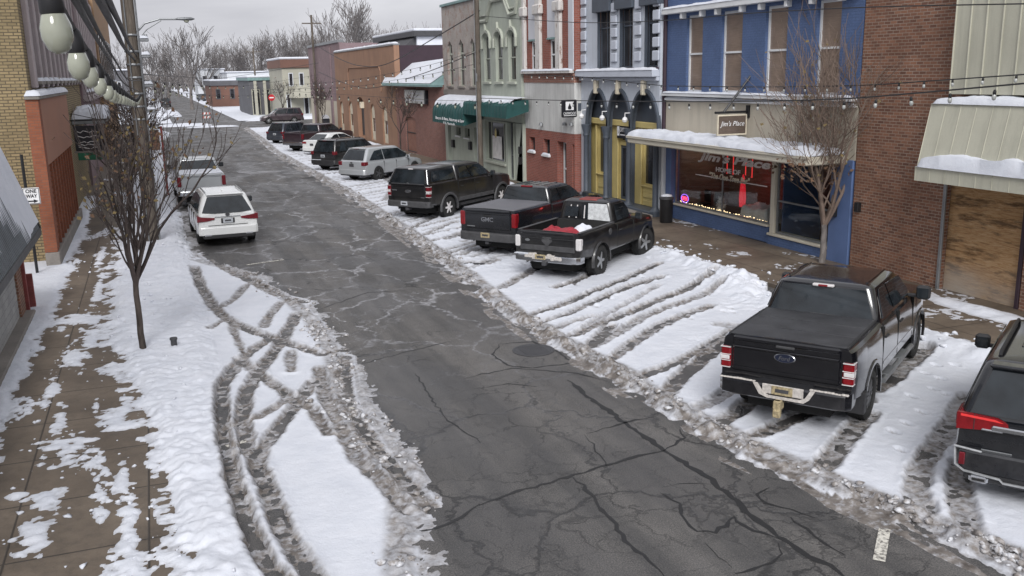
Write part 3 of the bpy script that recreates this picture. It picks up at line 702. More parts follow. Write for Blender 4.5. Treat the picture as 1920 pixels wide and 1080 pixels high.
def interp(L, x): return float(np.interp(x, [a for a, b in L], [b for a, b in L]))
def rrect(x0, x1, hw, r, z, n=4):
    r = min(r, hw * .9, (x1 - x0) * .45); pts = []
    for cx, cy, a0 in ((x1 - r, hw - r, 0), (x0 + r, hw - r, 90), (x0 + r, -hw + r, 180), (x1 - r, -hw + r, 270)):
        for k in range(n + 1):
            a = R_(a0 + 90 * k / n); pts.append((cx + r * math.cos(a), cy + r * math.sin(a), z))
    return pts
class Veh:
    def __init__(s, name, label, cat, loc, heading, group, sp):
        s.sp = sp; s.r = thing(name, label, cat, (loc[0], loc[1], loc[2]), R_(90 - heading), group)
        s.x0 = -sp['ro']; s.x1 = sp['wb'] + sp['fo']; s.hw = sp['hw']; s.body()
    def body(s):
        sp = s.sp; wb = sp['wb']; ra = sp.get('ra', .44); zc = sp.get('zc', .37); sill = sp.get('sill', .46)
        st = {s.x0, s.x0 + .03, s.x0 + .10, s.x1 - .30, s.x1 - .12, s.x1 - .03, s.x1}
        for a, b in sp['deck']: st.add(a)
        for xa in (0, wb):
            for k in range(17): st.add(xa + ra * math.sin(R_(-90 + 180 * k / 16)))
            st.add(xa - ra - .005); st.add(xa + ra + .005)
        x = s.x0
        while x < s.x1: st.add(x); x += .22
        st = sorted(v for v in st if s.x0 <= v <= s.x1); rings = []
        bf = sp.get('bed'); tz = sp.get('tail_z', sill + .08)
        for x in st:
            zb = sill
            if x < -ra: zb = interp([(s.x0, tz), (-ra - .12, sill)], x)
            if x > wb + ra: zb = interp([(wb + ra, sill), (s.x1, sill - .05)], x)
            for xa in (0, wb):
                if abs(x - xa) < ra: zb = max(zb, zc + math.sqrt(max(0, ra * ra - (x - xa) ** 2)))
            zt = interp(sp['deck'], x); sh = zt - sp.get('shdrop', .05)
            w = s.hw * interp(sp.get('plan', [(s.x0, .955), (s.x0 + .12, .985), (s.x0 + .5, 1), (wb, 1), (s.x1 - .35, .95), (s.x1 - .1, .84), (s.x1, .70)]), x)
            cr = sp.get('crown', .025)
            tuck = sp.get('tuck', .965)
            half = [(w * .95, zb), (w * 1.0, zb + .05), (w * 1.0, zb * .55 + sh * .45), (w * .99, zb * .18 + sh * .82), (w * tuck, sh + .01), (w * (tuck - .045), zt)]
            if bf and bf[0] < x < bf[1]: half += [(w * .86, zt - .02), (w * .85, bf[2]), (0, bf[2])]
            elif bf and bf[0] - .02 <= x <= bf[1] + .02: half += [(w * .86, zt), (w * .85, zt), (0, zt)]
            else: half += [(w * .75, zt + cr * .45), (w * .4, zt + cr * .9), (0, zt + cr)]
            rings.append([(x, -a, b) for a, b in half] + [(x, a, b) for a, b in reversed(half[:-1])])
        mb = MB(); n = len(rings[0]); mb.loft(rings, True, True, 0)
        for i, f in enumerate(mb.f):
            if len(f) == 4 and set(k % n for k in f) == {0, n - 1}: mb.m[i] = 1
        if bf:
            for i, f in enumerate(mb.f):
                if len(f) == 4:
                    c = [sum(mb.v[k][j] for k in f) / 4 for j in range(3)]
                    if bf[0] < c[0] < bf[1] and abs(c[1]) < s.hw * .8: mb.m[i] = 1
        s.bodyo = mb.build('body', [sp['paint'], M['veh_under']], s.r, smooth=32)
        mb = MB(); mb.box(s.x0 + .25, s.x1 - .3, -s.hw * .62, s.hw * .62, .26, .62); mb.tube([(0, -s.hw * .8, zc), (0, s.hw * .8, zc)], .07, 8); mb.build('underbody', M['veh_under'], s.r)
    def cab(s, xb0, xb1, zb, hwb, xr0, xr1, zr, hwr, r=.10, side=(), rear=None, front=True, paint=None, roofp=None, crown=.03):
        sp = s.sp; s.g = (xb0, xb1, zb, hwb, xr0, xr1, zr, hwr); rings = []
        for t, k in ((-.12, 0), (0, 0), (.5, .012), (.86, .012), (.95, .006), (1.0, -.03)):
            tt = max(t, 0)
            L = lambda a, b: a + (b - a) * min(tt, 1)
            z = zb + (zr - zb) * t
            rings.append(rrect(L(xb0, xr0) - k, L(xb1, xr1) + k, L(hwb, hwr) + k, r, z))
        rings.append(rrect(xr0 + .12, xr1 - .12, hwr - .12, r, zr + crown * .75)); rings.append(rrect(xr0 + .4, xr1 - .4, hwr - .4, r, zr + crown))
        mb = MB(); mb.loft(rings, False, True); s.cabo = mb.build('cab', paint or sp['paint'], s.r, smooth=30)
        gm = sp.get('glass', M['veh_glass'])
        for sd in (1, -1):
            for poly in side:
                pts = [s.sidept(u, t, sd) for u, t in poly]
                mb = MB(); mb.prism([(p[0], p[1] + sd * .010, p[2]) for p in pts], (0, sd * .012, 0)); mb.build('side_window', gm, s.r)
        if rear is not None:
            mb = MB(); mb.prism([s.rearpt(v, t, .012) for v, t in rear], (-.012, 0, .004)); s.rw = mb.build('rear_window', gm, s.r)
        if front:
            mb = MB(); P_ = [s.frontpt(v, t, .012) for v, t in ((-.88, .06), (.88, .06), (.86, .92), (-.86, .92))]; mb.prism(P_, (.012, 0, .008)); mb.build('windscreen', gm, s.r)
    def sidept(s, u, t, sd, o=0):
        xb0, xb1, zb, hwb, xr0, xr1, zr, hwr = s.g
        a = xb0 + (xr0 - xb0) * t; b = xb1 + (xr1 - xb1) * t
        bul = .012 * min(1, t * 2)
        return (a + (b - a) * u, sd * (hwb + (hwr - hwb) * t + bul + o), zb + (zr - zb) * t)
    def rearpt(s, v, t, o=0):
        xb0, xb1, zb, hwb, xr0, xr1, zr, hwr = s.g
        return (xb0 + (xr0 - xb0) * t - .012 - o, v * (hwb + (hwr - hwb) * t), zb + (zr - zb) * t)
    def frontpt(s, v, t, o=0):
        xb0, xb1, zb, hwb, xr0, xr1, zr, hwr = s.g
        return (xb1 + (xr1 - xb1) * t + .012 + o, v * (hwb + (hwr - hwb) * t), zb + (zr - zb) * t)
    def wheels(s, R=.38, w=.26, style='spoke', n=6, mat=None, turn=0, inset=.02):
        mat = mat or M['alloy']; sp = s.sp
        for xa, sd in ((0, 1), (0, -1), (sp['wb'], 1), (sp['wb'], -1)):
            mb = MB(); cy = sd * (s.hw - inset - w / 2)
            a = R_(turn) if xa else 0
            Mx = Matrix.Translation((xa, cy, R)) @ Matrix.Rotation(a, 4, 'Z') @ Matrix.Rotation(R_(-90 * sd), 4, 'X')
            h = w / 2
            mb.lathe([(R * .60, -h), (R * .88, -h), (R * .97, -h * .82), (R, -h * .5), (R * 1.0, -h * .12), (R * .985, -h * .1), (R * .985, h * .1), (R, h * .12), (R, h * .5), (R * .97, h * .82), (R * .88, h), (R * .66, h), (R * .62, h * .86), (R * .62, -h)], 40, Mx, cap=False)
            for k in range(44):
                for q in (-.55, .55):
                    Mt = Mx @ Matrix.Rotation(2 * math.pi * (k + (q > 0) * .5) / 44, 4, 'Z') @ Matrix.Translation((R - .002, 0, q * h)); mb.box(-.006, .008, -.016, .016, -h * .36, h * .36, 0, Mt)
            t = mb.build('wheel', M['rubber'], s.r, smooth=40)
            rm = MB(); rr = R * .63
            rm.lathe([(rr, h * .80), (rr * 1.0, h * .9), (rr * .93, h * .88), (rr * .90, h * .5), (rr * .88, -h * .2), (.01, -h * .2)], 36, Mx, 1)
            rm.lathe([(rr * .30, -h * .1), (rr * .28, h * .78), (rr * .2, h * .86), (.005, h * .86)], 20, Mx, 0)
            for k in range(n):
                Mk = Mx @ Matrix.Rotation(2 * math.pi * k / n, 4, 'Z')
                for q in ((-.35, .35) if style == 'twin' else (0,)):
                    sw_ = rr * (.10 if style == 'twin' else .17)
                    rm.prism([tuple(Mk @ Vector(p)) for p in ((rr * .2, -sw_ * .9 + q * rr * .25, h * .74), (rr * .96, -sw_ * .75 + q * rr * .5, h * .62), (rr * .96, sw_ * .75 + q * rr * .5, h * .62), (rr * .2, sw_ * .9 + q * rr * .25, h * .74))], (Mk.to_3x3() @ Vector((0, 0, h * .18))))
            rm.lathe([(rr * .98, h * .55), (rr * 1.0, h * .86), (rr * .93, h * .86), (rr * .9, h * .55)], 36, Mx, 0, cap=False)
            rm.build('rim', [mat, M['veh_under']], t, smooth=35)
    def part(s, mb, name, mat, parent=None, smooth=30, label=None, bevel=0):
        o = mb.build(name, mat, parent or s.r, smooth=smooth, bevel=bevel)
        if label: o['label'] = label
        return o
    def mirrors(s, x, z, mat=None, big=1.0):
        for sd in (1, -1):
            mb = MB(); y = sd * (s.hw - .04)
            mb.bbox(x - .05 * big, x + .07 * big, min(y + sd * .10, y + sd * (.10 + .20 * big)), max(y + sd * .10, y + sd * (.10 + .20 * big)), z - .02, z + .19 * big, .035)
            mb.bbox(x - .01, x + .05, min(y - sd * .05, y + sd * .14), max(y - sd * .05, y + sd * .14), z + .0, z + .06, .015)
            o = s.part(mb, 'side_mirror', mat or M['black_plastic'])
            g = MB(); g.bbox(x - .05 * big - .006, x - .05 * big, min(y + sd * .125, y + sd * (.075 + .20 * big)), max(y + sd * .125, y + sd * (.075 + .20 * big)), z + .01, z + .16 * big, .003); g.build('mirror_glass', M['veh_glass'], o)
    def handles(s, xs, z, mat=None):
        for sd in (1, -1):
            for x in xs: mb = MB(); mb.bbox(x - .1, x + .1, sd * (s.hw - .012) - .025, sd * (s.hw - .012) + .025, z - .02, z + .02, .012); s.part(mb, 'door_handle', mat or M['black_plastic'])
    def seams(s, xs, z0, z1):
        mb = MB()
        for sd in (1, -1):
            for x in xs: mb.box(x - .006, x + .006, sd * (s.hw - .02) - .024, sd * (s.hw - .02) + .024, z0, z1)
        s.part(mb, 'door_seam', M['veh_under'], smooth=None)
    def flares(s, mat, ra, zc, w=.075, t=.028):
        for xa in (0, s.sp['wb']):
            for sd in (1, -1):
                mb = MB(); rings = []
                for k in range(19):
                    a = R_(-12 + 204 * k / 18); c, sn = math.cos(a), math.sin(a)
                    rings.append([(xa + (ra - .015) * c, sd * (s.hw - .03), zc + (ra - .015) * sn), (xa + (ra - .015) * c, sd * (s.hw + t), zc + (ra - .015) * sn), (xa + (ra + w * .6) * c, sd * (s.hw + t), zc + (ra + w * .6) * sn), (xa + (ra + w) * c, sd * (s.hw - .02), zc + (ra + w) * sn)])
                mb.loft(rings); s.part(mb, 'fender_flare', mat)
    def bumper(s, z0, z1, out=.14, mat=None, notch=True, wrap=.22, name='rear_bumper'):
        hw = s.hw * .975; x = s.x0; mb = MB()
        pl = [(x + wrap, hw), (x - .01, hw), (x - out * .75, hw - .07), (x - out, hw - .22), (x - out, .36), (x - out, -.36), (x - out, -hw + .22), (x - out * .75, -hw + .07), (x - .01, -hw), (x + wrap, -hw), (x + wrap, -hw + .12), (x + .05, -hw + .14), (x + .05, hw - .14), (x + wrap, hw - .12)]
        rings = []
        for z, k in ((z0, .02), (z0 + .02, 0), (z1 - .03, 0), (z1, .015)): rings.append([(a + (k if a < x else 0), b * (1 - k * .3), z) for a, b in pl])
        mb.loft(rings, False, False); 
        top = [Vector(p) for p in rings[-1]]; bot = [Vector(p) for p in rings[0]]
        mb.add(top, [tuple(t) for t in tessellate_polygon([top])]); mb.add(bot, [tuple(t) for t in tessellate_polygon([bot])])
        return s.part(mb, name, mat or M['black_plastic'], smooth=25)

# ---- shared pickup kit ------------------------------------------------------
def taillight(v, z0, z1, w=.16, wrap=.2, mat=None, white=None, side=(1, -1), par=None):
    for sd in side:
        mb = MB(); x = v.x0; y1 = v.hw * .965 + .012; y0 = y1 - w
        a, b = min(sd * y0, sd * y1), max(sd * y0, sd * y1)
        mb.bbox(x - .025, x + wrap, a, b, z0, z1, .025)
        o = v.part(mb, 'tail_light', mat or M['red_lens'])
        if white:
            mb = MB(); mb.bbox(x - .032, x + wrap * .75, min(sd * (y0 + .02), sd * (y1 + .004)), max(sd * (y0 + .02), sd * (y1 + .004)), white[0], white[1], .01); mb.build('reversing_lens', M['clear_lens'], o, smooth=30)
            mb = MB()
            for zz in (z0 + .012, z1 - .012, white[0] - .012, white[1] + .012): mb.box(x - .030, x + wrap * .9, min(sd * (y0 + .005), sd * (y1 + .003)), max(sd * (y0 + .005), sd * (y1 + .003)), zz - .006, zz + .006)
            mb.build('lens_trim', M['clear_lens'], o)
def tailgate(v, z0, z1, paint, hw=.80, crease=()):
    mb = MB(); x = v.x0
    mb.bbox(x - .028, x + .03, -hw, hw, z0, z1, .02)
    for c in crease: mb.bbox(x - .045, x - .02, -hw + .02, hw - .02, c - .02, c + .02, .018)
    mb.bbox(x - .05, x + .02, -hw + .01, hw - .01, z1 - .07, z1 + .012, .022)
    return v.part(mb, 'tailgate', paint)
def rear_plate(v, x, z, mat, y=0, h=.15):
    mb = MB(); mb.bbox(x - .012, x + .004, y - .155, y + .155, z - h / 2, z + h / 2, .004); mb.box(x - .014, x - .011, y - .10, y + .10, z - .028, z + .028, 1)
    return v.part(mb, 'licence_plate', [mat, M['dark_grey']], smooth=None)
def RM_(v, x, y, z): return frame_m((x, y, z), (0, -1, 0), (0, 0, 1))

def pickup(name, label, loc, heading, paint, sp, group='pickup trucks parked at an angle to the kerb'):
    d = dict(ro=1.20, wb=3.68, fo=.95, hw=1.0, sill=.55, tail_z=.62, ra=.50, zc=.41, paint=paint, crown=.03)
    d.update(sp); rail = d['rail']; cabx = d['cabx']; cow = d['cowl']; nose = d['wb'] + d['fo']
    d['deck'] = d.get('deck') or [(-d['ro'], rail), (cabx - .04, rail), (cabx - .035, rail), (cabx + .02, rail - .04), (cow - .05, rail - .05), (cow + .3, rail - .06), (nose - .5, rail - .13), (nose - .12, rail - .22), (nose, rail - .32)]
    return Veh(name, label, 'pickup truck', loc, heading, group, d)

# ---- 1 near black crew cab with black bed cover
def near_pickup():
    v = pickup('pickup_truck', 'glossy black crew cab pickup with black folding bed cover and oval tailgate badge', (9.37, 11.61, 0), 54, M['black_gloss'], dict(rail=1.40, cabx=.60, cowl=3.02, hw=1.01, wb=3.68))
    v.cab(.62, 3.15, 1.36, .93, .78, 2.30, 1.90, .74, .13,
          side=[[(.06, .10), (.37, .10), (.40, .88), (.14, .88), (.09, .7)], [(.40, .10), (.86, .10), (.93, .22), (.98, .80), (.43, .88)]],
          rear=[(-.90, .06), (.90, .06), (.88, .90), (-.88, .90)])
    b = MB(); b.box(v.g[0] + .02, v.g[0] + .03, -.2, .2, 1.44, 1.45); 
    sl_ = MB()
    for z in (1.46, 1.62): sl_.box(.612, .622, -.17, .17, z, z + .012)
    for y in (-.17, .17): sl_.box(.612, .622, y - .006, y + .006, 1.46, 1.63)
    sl_ = MB(); sl_.prism([v.rearpt(-.26, .10, .026), v.rearpt(.18, .10, .026), v.rearpt(.18, .125, .026), v.rearpt(-.26, .125, .026)], (-.004, 0, 0)); sl_.build('slider_frame', M['grey_plastic'], v.rw)
    mb = MB(); mb.bbox(.66, .74, -.17, .17, 1.855, 1.90, .012); o = v.part(mb, 'brake_light', M['clear_lens']); mb = MB(); mb.bbox(.652, .70, -.075, .075, 1.86, 1.895, .008); mb.build('red_lens', M['red_lens'], o)
    # roof ribs
    mb = MB()
    for y in (-.62, .62): mb.tube([(.95, y, 1.925), (2.2, y, 1.915)], .018, 6)
    v.part(mb, 'roof_rib', M['black_gloss'])
    # bed cover: three folding panels with raised edges
    mb = MB(); x0 = v.x0 + .03
    for a, c in ((x0, x0 + .58), (x0 + .585, x0 + 1.16), (x0 + 1.165, .575)): mb.bbox(a, c, -.86, .86, 1.40, 1.432, .012)
    for y in (-.88, .86): mb.bbox(x0, .575, y, y + .02, 1.395, 1.44, .008)
    v.part(mb, 'bed_cover', M['vinyl'])
    t = tailgate(v, .86, 1.40, M['black_gloss'], .80, (1.24,))
    mb = MB(); mb.prism([(v.x0 - .036, .82 * math.cos(0) * 0 + y, z) for y, z in ((-.78, .90), (.78, .90), (.78, .94), (-.78, .94))], (-.006, 0, 0)); mb.build('lower_crease', M['black_gloss'], t)
    Mo = frame_m((v.x0 - .03, 0, 1.16), (0, -1, 0), (0, 0, 1))
    S = Matrix.Diagonal((1, .44, 1, 1)); 
    mb = MB(); mb.lathe([(.16, 0), (.16, .010), (.15, .016)], 32, Mo @ S, 0); mb.lathe([(.142, .012), (.142, .019), (.01, .019)], 32, Mo @ S, 1)
    o = mb.build('badge', [M['chrome'], M['badge_blue']], t, smooth=30)
    text_obj('badge_lettering', 'Ford', M['chrome'], frame_m((v.x0 - .0495, 0, 1.16), (0, -1, 0), (0, 0, 1)), .17, .065, o, shear=.25, thick=.004)
    mb = MB(); mb.bbox(v.x0 - .056, v.x0 - .02, -.14, .14, 1.30, 1.345, .012); mb.build('handle', M['grey_plastic'], t, smooth=30)
    mb = MB(); mb.bbox(v.x0 - .034, v.x0 - .026, -.70, -.56, .905, .925, .002); mb.build('model_badge', M['chrome'], t)
    taillight(v, .88, 1.22, .16, .16, M['red_lens'], (1.01, 1.08))
    bp = v.bumper(.52, .76, .15, M['black_gloss'])
    # recessed plate bay crusted with salt, hitch block, snow ledge
    mb = MB(); X = v.x0 - .152
    mb.prism([(X, y, z) for y, z in ((.42, .765), (.32, .60), (.20, .56), (-.34, .56), (-.42, .62), (-.50, .765), (-.43, .765), (-.36, .64), (-.28, .60), (.18, .60), (.26, .63), (.35, .765))], (-.02, 0, 0)); mb.build('plate_surround', M['salt'], bp)
    mb = MB(); mb.bbox(X - .006, X + .02, -.33, .28, .62, .765, .006); mb.build('plate_recess', M['salt'], bp)
    rear_plate(v, X - .008, .69, M['plate_dirty'], -.02, .13)
    mb = MB(); mb.bbox(X - .10, X + .10, -.03, .07, .40, .56, .012); mb.bbox(X - .12, X - .03, -.035, .075, .30, .56, .012); mb.bbox(X - .135, X - .1, -.02, .05, .36, .42, .01); v.part(mb, 'hitch', M['plate_dirty'])
    rg_ = random.Random(2)
    for y0, y1 in ((-.96, -.45), (.40, .94)):
        mb = MB(); y = y0
        while y < y1: mb.bbox(X + .015, X + .07, y, y + .055, .755, .770 + rg_.uniform(0, .012), .008); y += .05
        mb.build('snow_ledge', M['salt'], bp, smooth=60)
    v.flares(M['black_gloss'], .50, .41, .06, .02); v.wheels(.405, .275, 'twin', 6, M['dark_alloy'])
    for sd in (1, -1):
        mb = MB(); mb.tube([(.7, sd * 1.02, .42), (2.95, sd * 1.02, .42)], .045, 8); mb.bbox(.9, 1.4, sd * 1.0 - .06, sd * 1.0 + .06, .455, .475, .008); mb.bbox(1.9, 2.5, sd * 1.0 - .06, sd * 1.0 + .06, .455, .475, .008); v.part(mb, 'running_board', M['grey_metal'])
        mb = MB(); mb.bbox(.66, 3.0, sd * (v.hw - .008) - .012, sd * (v.hw - .008) + .012, .70, .76, .01); v.part(mb, 'side_moulding', M['black_gloss'])
        mb = MB(); mb.bbox(-.66, -.50, sd * .9 - .14, sd * .9 + .14, .28, .62, .01); v.part(mb, 'mud_flap', M['black_plastic'])
    v.seams([.60, 1.72, 2.95], .60, 1.34); v.handles([.85, 1.95], 1.13); v.mirrors(2.75, 1.36, M['black_plastic'], 1.15)
    mb = MB(); mb.bbox(v.x1 - .09, v.x1 + .01, -.75, .75, .75, 1.1, .03); v.part(mb, 'grille', M['dark_grey'])
    return v
near_pickup()

# ---- 2 old black single cab with open bed
def old_pickup():
    v = pickup('pickup_truck', 'battered old black single cab pickup with an open bed holding a red tarp', (10.2, 22.68, 0), 52, M['black_dirty'],
               dict(rail=1.30, cabx=1.0, cowl=2.25, hw=.99, wb=3.02, ro=1.16, fo=.88, bed=(-1.08, .94, .74), ra=.50, zc=.42, sill=.58, tail_z=.66, shdrop=.06))
    v.cab(1.0, 2.32, 1.26, .86, 1.08, 1.80, 1.82, .72, .14, side=[[(.18, .10), (.86, .10), (.98, .55), (.96, .86), (.22, .86)]], rear=[(-.86, .14), (.10, .14), (.10, .82), (-.82, .82)], crown=.045)
    mb = MB(); mb.prism([v.rearpt(a, t, .014) for a, t in ((.12, .10), (.92, .10), (.88, .90), (.12, .90))], (-.014, 0, 0)); o = v.part(mb, 'taped_window', M['plastic_sheet'], label='rear window half patched with taped clear plastic'); o.scale = (1, -1, 1); o.location = (0, 0, 0)
    mb = MB(); mb.prism([v.rearpt(a, t, .030) for a, t in ((-.78, .22), (-.26, .22), (-.26, .72), (-.74, .72))], (-.004, 0, 0)); mb.build('pane', M['veh_glass'], o)
    mb = MB()
    for a in (.02, .32, .58): mb.prism([v.rearpt(a + d, t, .022) for d, t in ((-.02, .16), (.02, .16), (.02, .80), (-.02, .80))], (-.008, 0, 0))
    v.part(mb, 'window_bar', M['clear_lens'])
    mb = MB(); mb.bbox(1.14, 1.6, -.30, .28, 1.80, 1.872, .05); v.part(mb, 'roof_patch', M['red_roof'], label='faded red patch on the roof')
    t = tailgate(v, .78, 1.29, M['black_dirty'], .80, (1.12,))
    mb = MB(); mb.bbox(v.x0 - .034, v.x0 - .02, -.80, .80, .80, .94, .006); mb.build('tailgate_band', M['grey_plastic'], t)
    # emblem: ram-like shield, generic shape
    mb = MB(); mb.prism([(v.x0 - .03, y, z) for y, z in ((-.12, 1.17), (.12, 1.17), (.16, 1.06), (.06, .98), (.04, .93), (-.04, .93), (-.06, .98), (-.16, 1.06))], (-.012, 0, 0)); mb.prism([(v.x0 - .03, y, z) for y, z in ((-.07, 1.13), (.07, 1.13), (.08, 1.07), (0, .99), (-.08, 1.07))], (-.02, 0, 0)); mb.build('badge', M['grey_plastic'], t)
    mb = MB(); S = Matrix.Diagonal((1, .5, 1, 1)); mb.lathe([(.07, 0), (.07, .008), (.01, .010)], 20, frame_m((v.x0 - .03, .58, 1.06), (0, -1, 0), (0, 0, 1)) @ S); mb.build('side_badge', M['grey_metal'], t)
    taillight(v, .86, 1.17, .15, .14, M['clear_lens'])
    v.bumper(.52, .70, .16, M['chrome'])
    mb = MB(); rg_ = random.Random(4)
    for y in np.arange(-.5, .5, .11): mb.bbox(v.x0 - .175, v.x0 - .06, y, y + .12, .60 + rg_.uniform(-.03, .02), .70 + rg_.uniform(-.02, .05), .02)
    v.part(mb, 'packed_snow', M['salt']); rear_plate(v, v.x0 - .18, .66, M['plate_dirty'], .12, .13)
    mb = MB(); mb.bbox(v.x0 - .16, v.x0 - .02, .42, .92, .70, .715, .006); v.part(mb, 'bumper_snow', M['snow'])
    mb = MB(); mb.tube([(v.x0 - .2, 0, .5), (v.x0 + .1, 0, .52)], .06, 8); mb.bbox(v.x0 - .24, v.x0 - .12, -.06, .06, .44, .56, .02); v.part(mb, 'hitch', M['dark_grey'])
    # rails in worn grey
    mb = MB()
    for sd in (1, -1): mb.bbox(v.x0 + .05, .98, sd * .875 - .05, sd * .875 + .05, 1.298, 1.318, .01)
    v.part(mb, 'bed_rail', M['grey_plastic'])
    v.flares(M['black_dirty'], .50, .42, .05, .035); v.wheels(.415, .27, 'spoke', 5, M['alloy'], turn=-14, inset=-.0)
    v.seams([1.02, 2.1], .62, 1.24); v.handles([1.22], 1.08); v.mirrors(2.05, 1.27)
    mb = MB(); mb.lathe([(.09, 0), (.085, .012), (.05, .014)], 18, frame_m((.55, -v.hw + .005, 1.12), (1, 0, 0), (0, 0, 1))); v.part(mb, 'fuel_cap', M['grey_plastic'])
    # cargo: red tarp heaped with snow (things of their own)
    Mw = Matrix.Translation(v.r.location) @ Matrix.Rotation(v.r.rotation_euler.z, 4, 'Z')
    def heap(name, mat, x0, x1, y0, y1, z, h, seed, label, cat):
        nx, ny = 26, 26; vs = []; fs = []
        for i in range(nx):
            for j in range(ny):
                a = i / (nx - 1); b = j / (ny - 1); k = (math.sin(math.pi * a) * math.sin(math.pi * b)) ** .35
                x = x0 + (x1 - x0) * a; y = y0 + (y1 - y0) * b
                vs.append((x, y, z + k * h * (.45 + .9 * float(fbm(np.array(x * 3 + seed), np.array(y * 3), seed, 3)))))
        for i in range(nx - 1):
            for j in range(ny - 1): fs.append((i * ny + j, i * ny + j + 1, (i + 1) * ny + j + 1, (i + 1) * ny + j))
        vs += [(x0, y0, z - .02), (x1, y0, z - .02), (x1, y1, z - .02), (x0, y1, z - .02)]; fs.append(tuple(range(nx * ny, nx * ny + 4)))
        o = MB().add(vs, fs).build(name, mat, smooth=60); o.matrix_world = Mw; tag(o, label, cat)
    heap('tarp', M['tarp'], -1.0, .1, -.78, .78, .90, .42, 5, 'crumpled red tarp lying in the open bed of the old black pickup', 'tarp')
    heap('snow_heap', M['snow'], -.45, .45, -.80, -.1, .82, .62, 9, 'white heap of snow beside the red tarp in the old pickup bed', 'snow heap')
old_pickup()

# ---- 3 black extended cab with grey vinyl cover
def ext_pickup():
    v = pickup('pickup_truck', 'matt black extended cab pickup with grey vinyl bed cover and red tail lights', (9.95, 26.45, 0), 53, M['charcoal_paint'], dict(rail=1.42, cabx=.85, cowl=2.95, hw=1.01, wb=3.645, ro=1.22))
    v.cab(.87, 3.05, 1.38, .92, 1.0, 2.25, 1.86, .74, .12, side=[[(.06, .10), (.30, .10), (.34, .86), (.12, .86)], [(.33, .10), (.88, .10), (.96, .4), (.95, .86), (.37, .86)]], rear=[(-.90, .06), (.90, .06), (.86, .88), (-.86, .88)])
    mb = MB(); mb.bbox(.96, 1.06, -.20, .20, 1.835, 1.885, .015); v.part(mb, 'brake_light', M['red_lens'])
    mb = MB()
    for y in (-.45, -.15, .15, .45): mb.bbox(1.2, 2.1, y - .05, y + .05, 1.87, 1.90, .012)
    v.part(mb, 'roof_rib', M['charcoal_paint'])
    mb = MB(); mb.bbox(v.x0 + .02, .83, -.89, .89, 1.40, 1.450, .02); v.part(mb, 'bed_cover', M['vinyl_grey'])
    t = tailgate(v, .84, 1.41, M['charcoal_paint'], .80, (1.30,))
    text_obj('lettering', 'GMC', M['chrome'], RM_(v, v.x0 - .030, 0, 1.13), .42, .13, t, bold=.02, thick=.012)
    mb = MB(); mb.bbox(v.x0 - .05, v.x0 - .02, -.13, .13, 1.20, 1.27, .015); mb.build('handle', M['black_plastic'], t, smooth=30)
    mb = MB(); mb.bbox(v.x0 - .034, v.x0 - .026, .45, .72, .89, .92, .002); mb.build('model_badge', M['grey_metal'], t)
    taillight(v, .92, 1.34, .17, .16, M['red_lens'])
    v.bumper(.50, .74, .16, M['grey_plastic']); rear_plate(v, v.x0 - .165, .68, M['plate_dirty'])
    mb = MB(); mb.bbox(v.x0 - .1, v.x0 + .1, -.06, .06, .40, .50, .012); v.part(mb, 'hitch', M['dark_grey'])
    v.flares(M['charcoal_paint'], .50, .41, .06, .025); v.wheels(.40, .27, 'spoke', 6); v.seams([.86, 1.6, 2.85], .60, 1.36); v.handles([1.8], 1.15); v.mirrors(2.7, 1.38)
ext_pickup()

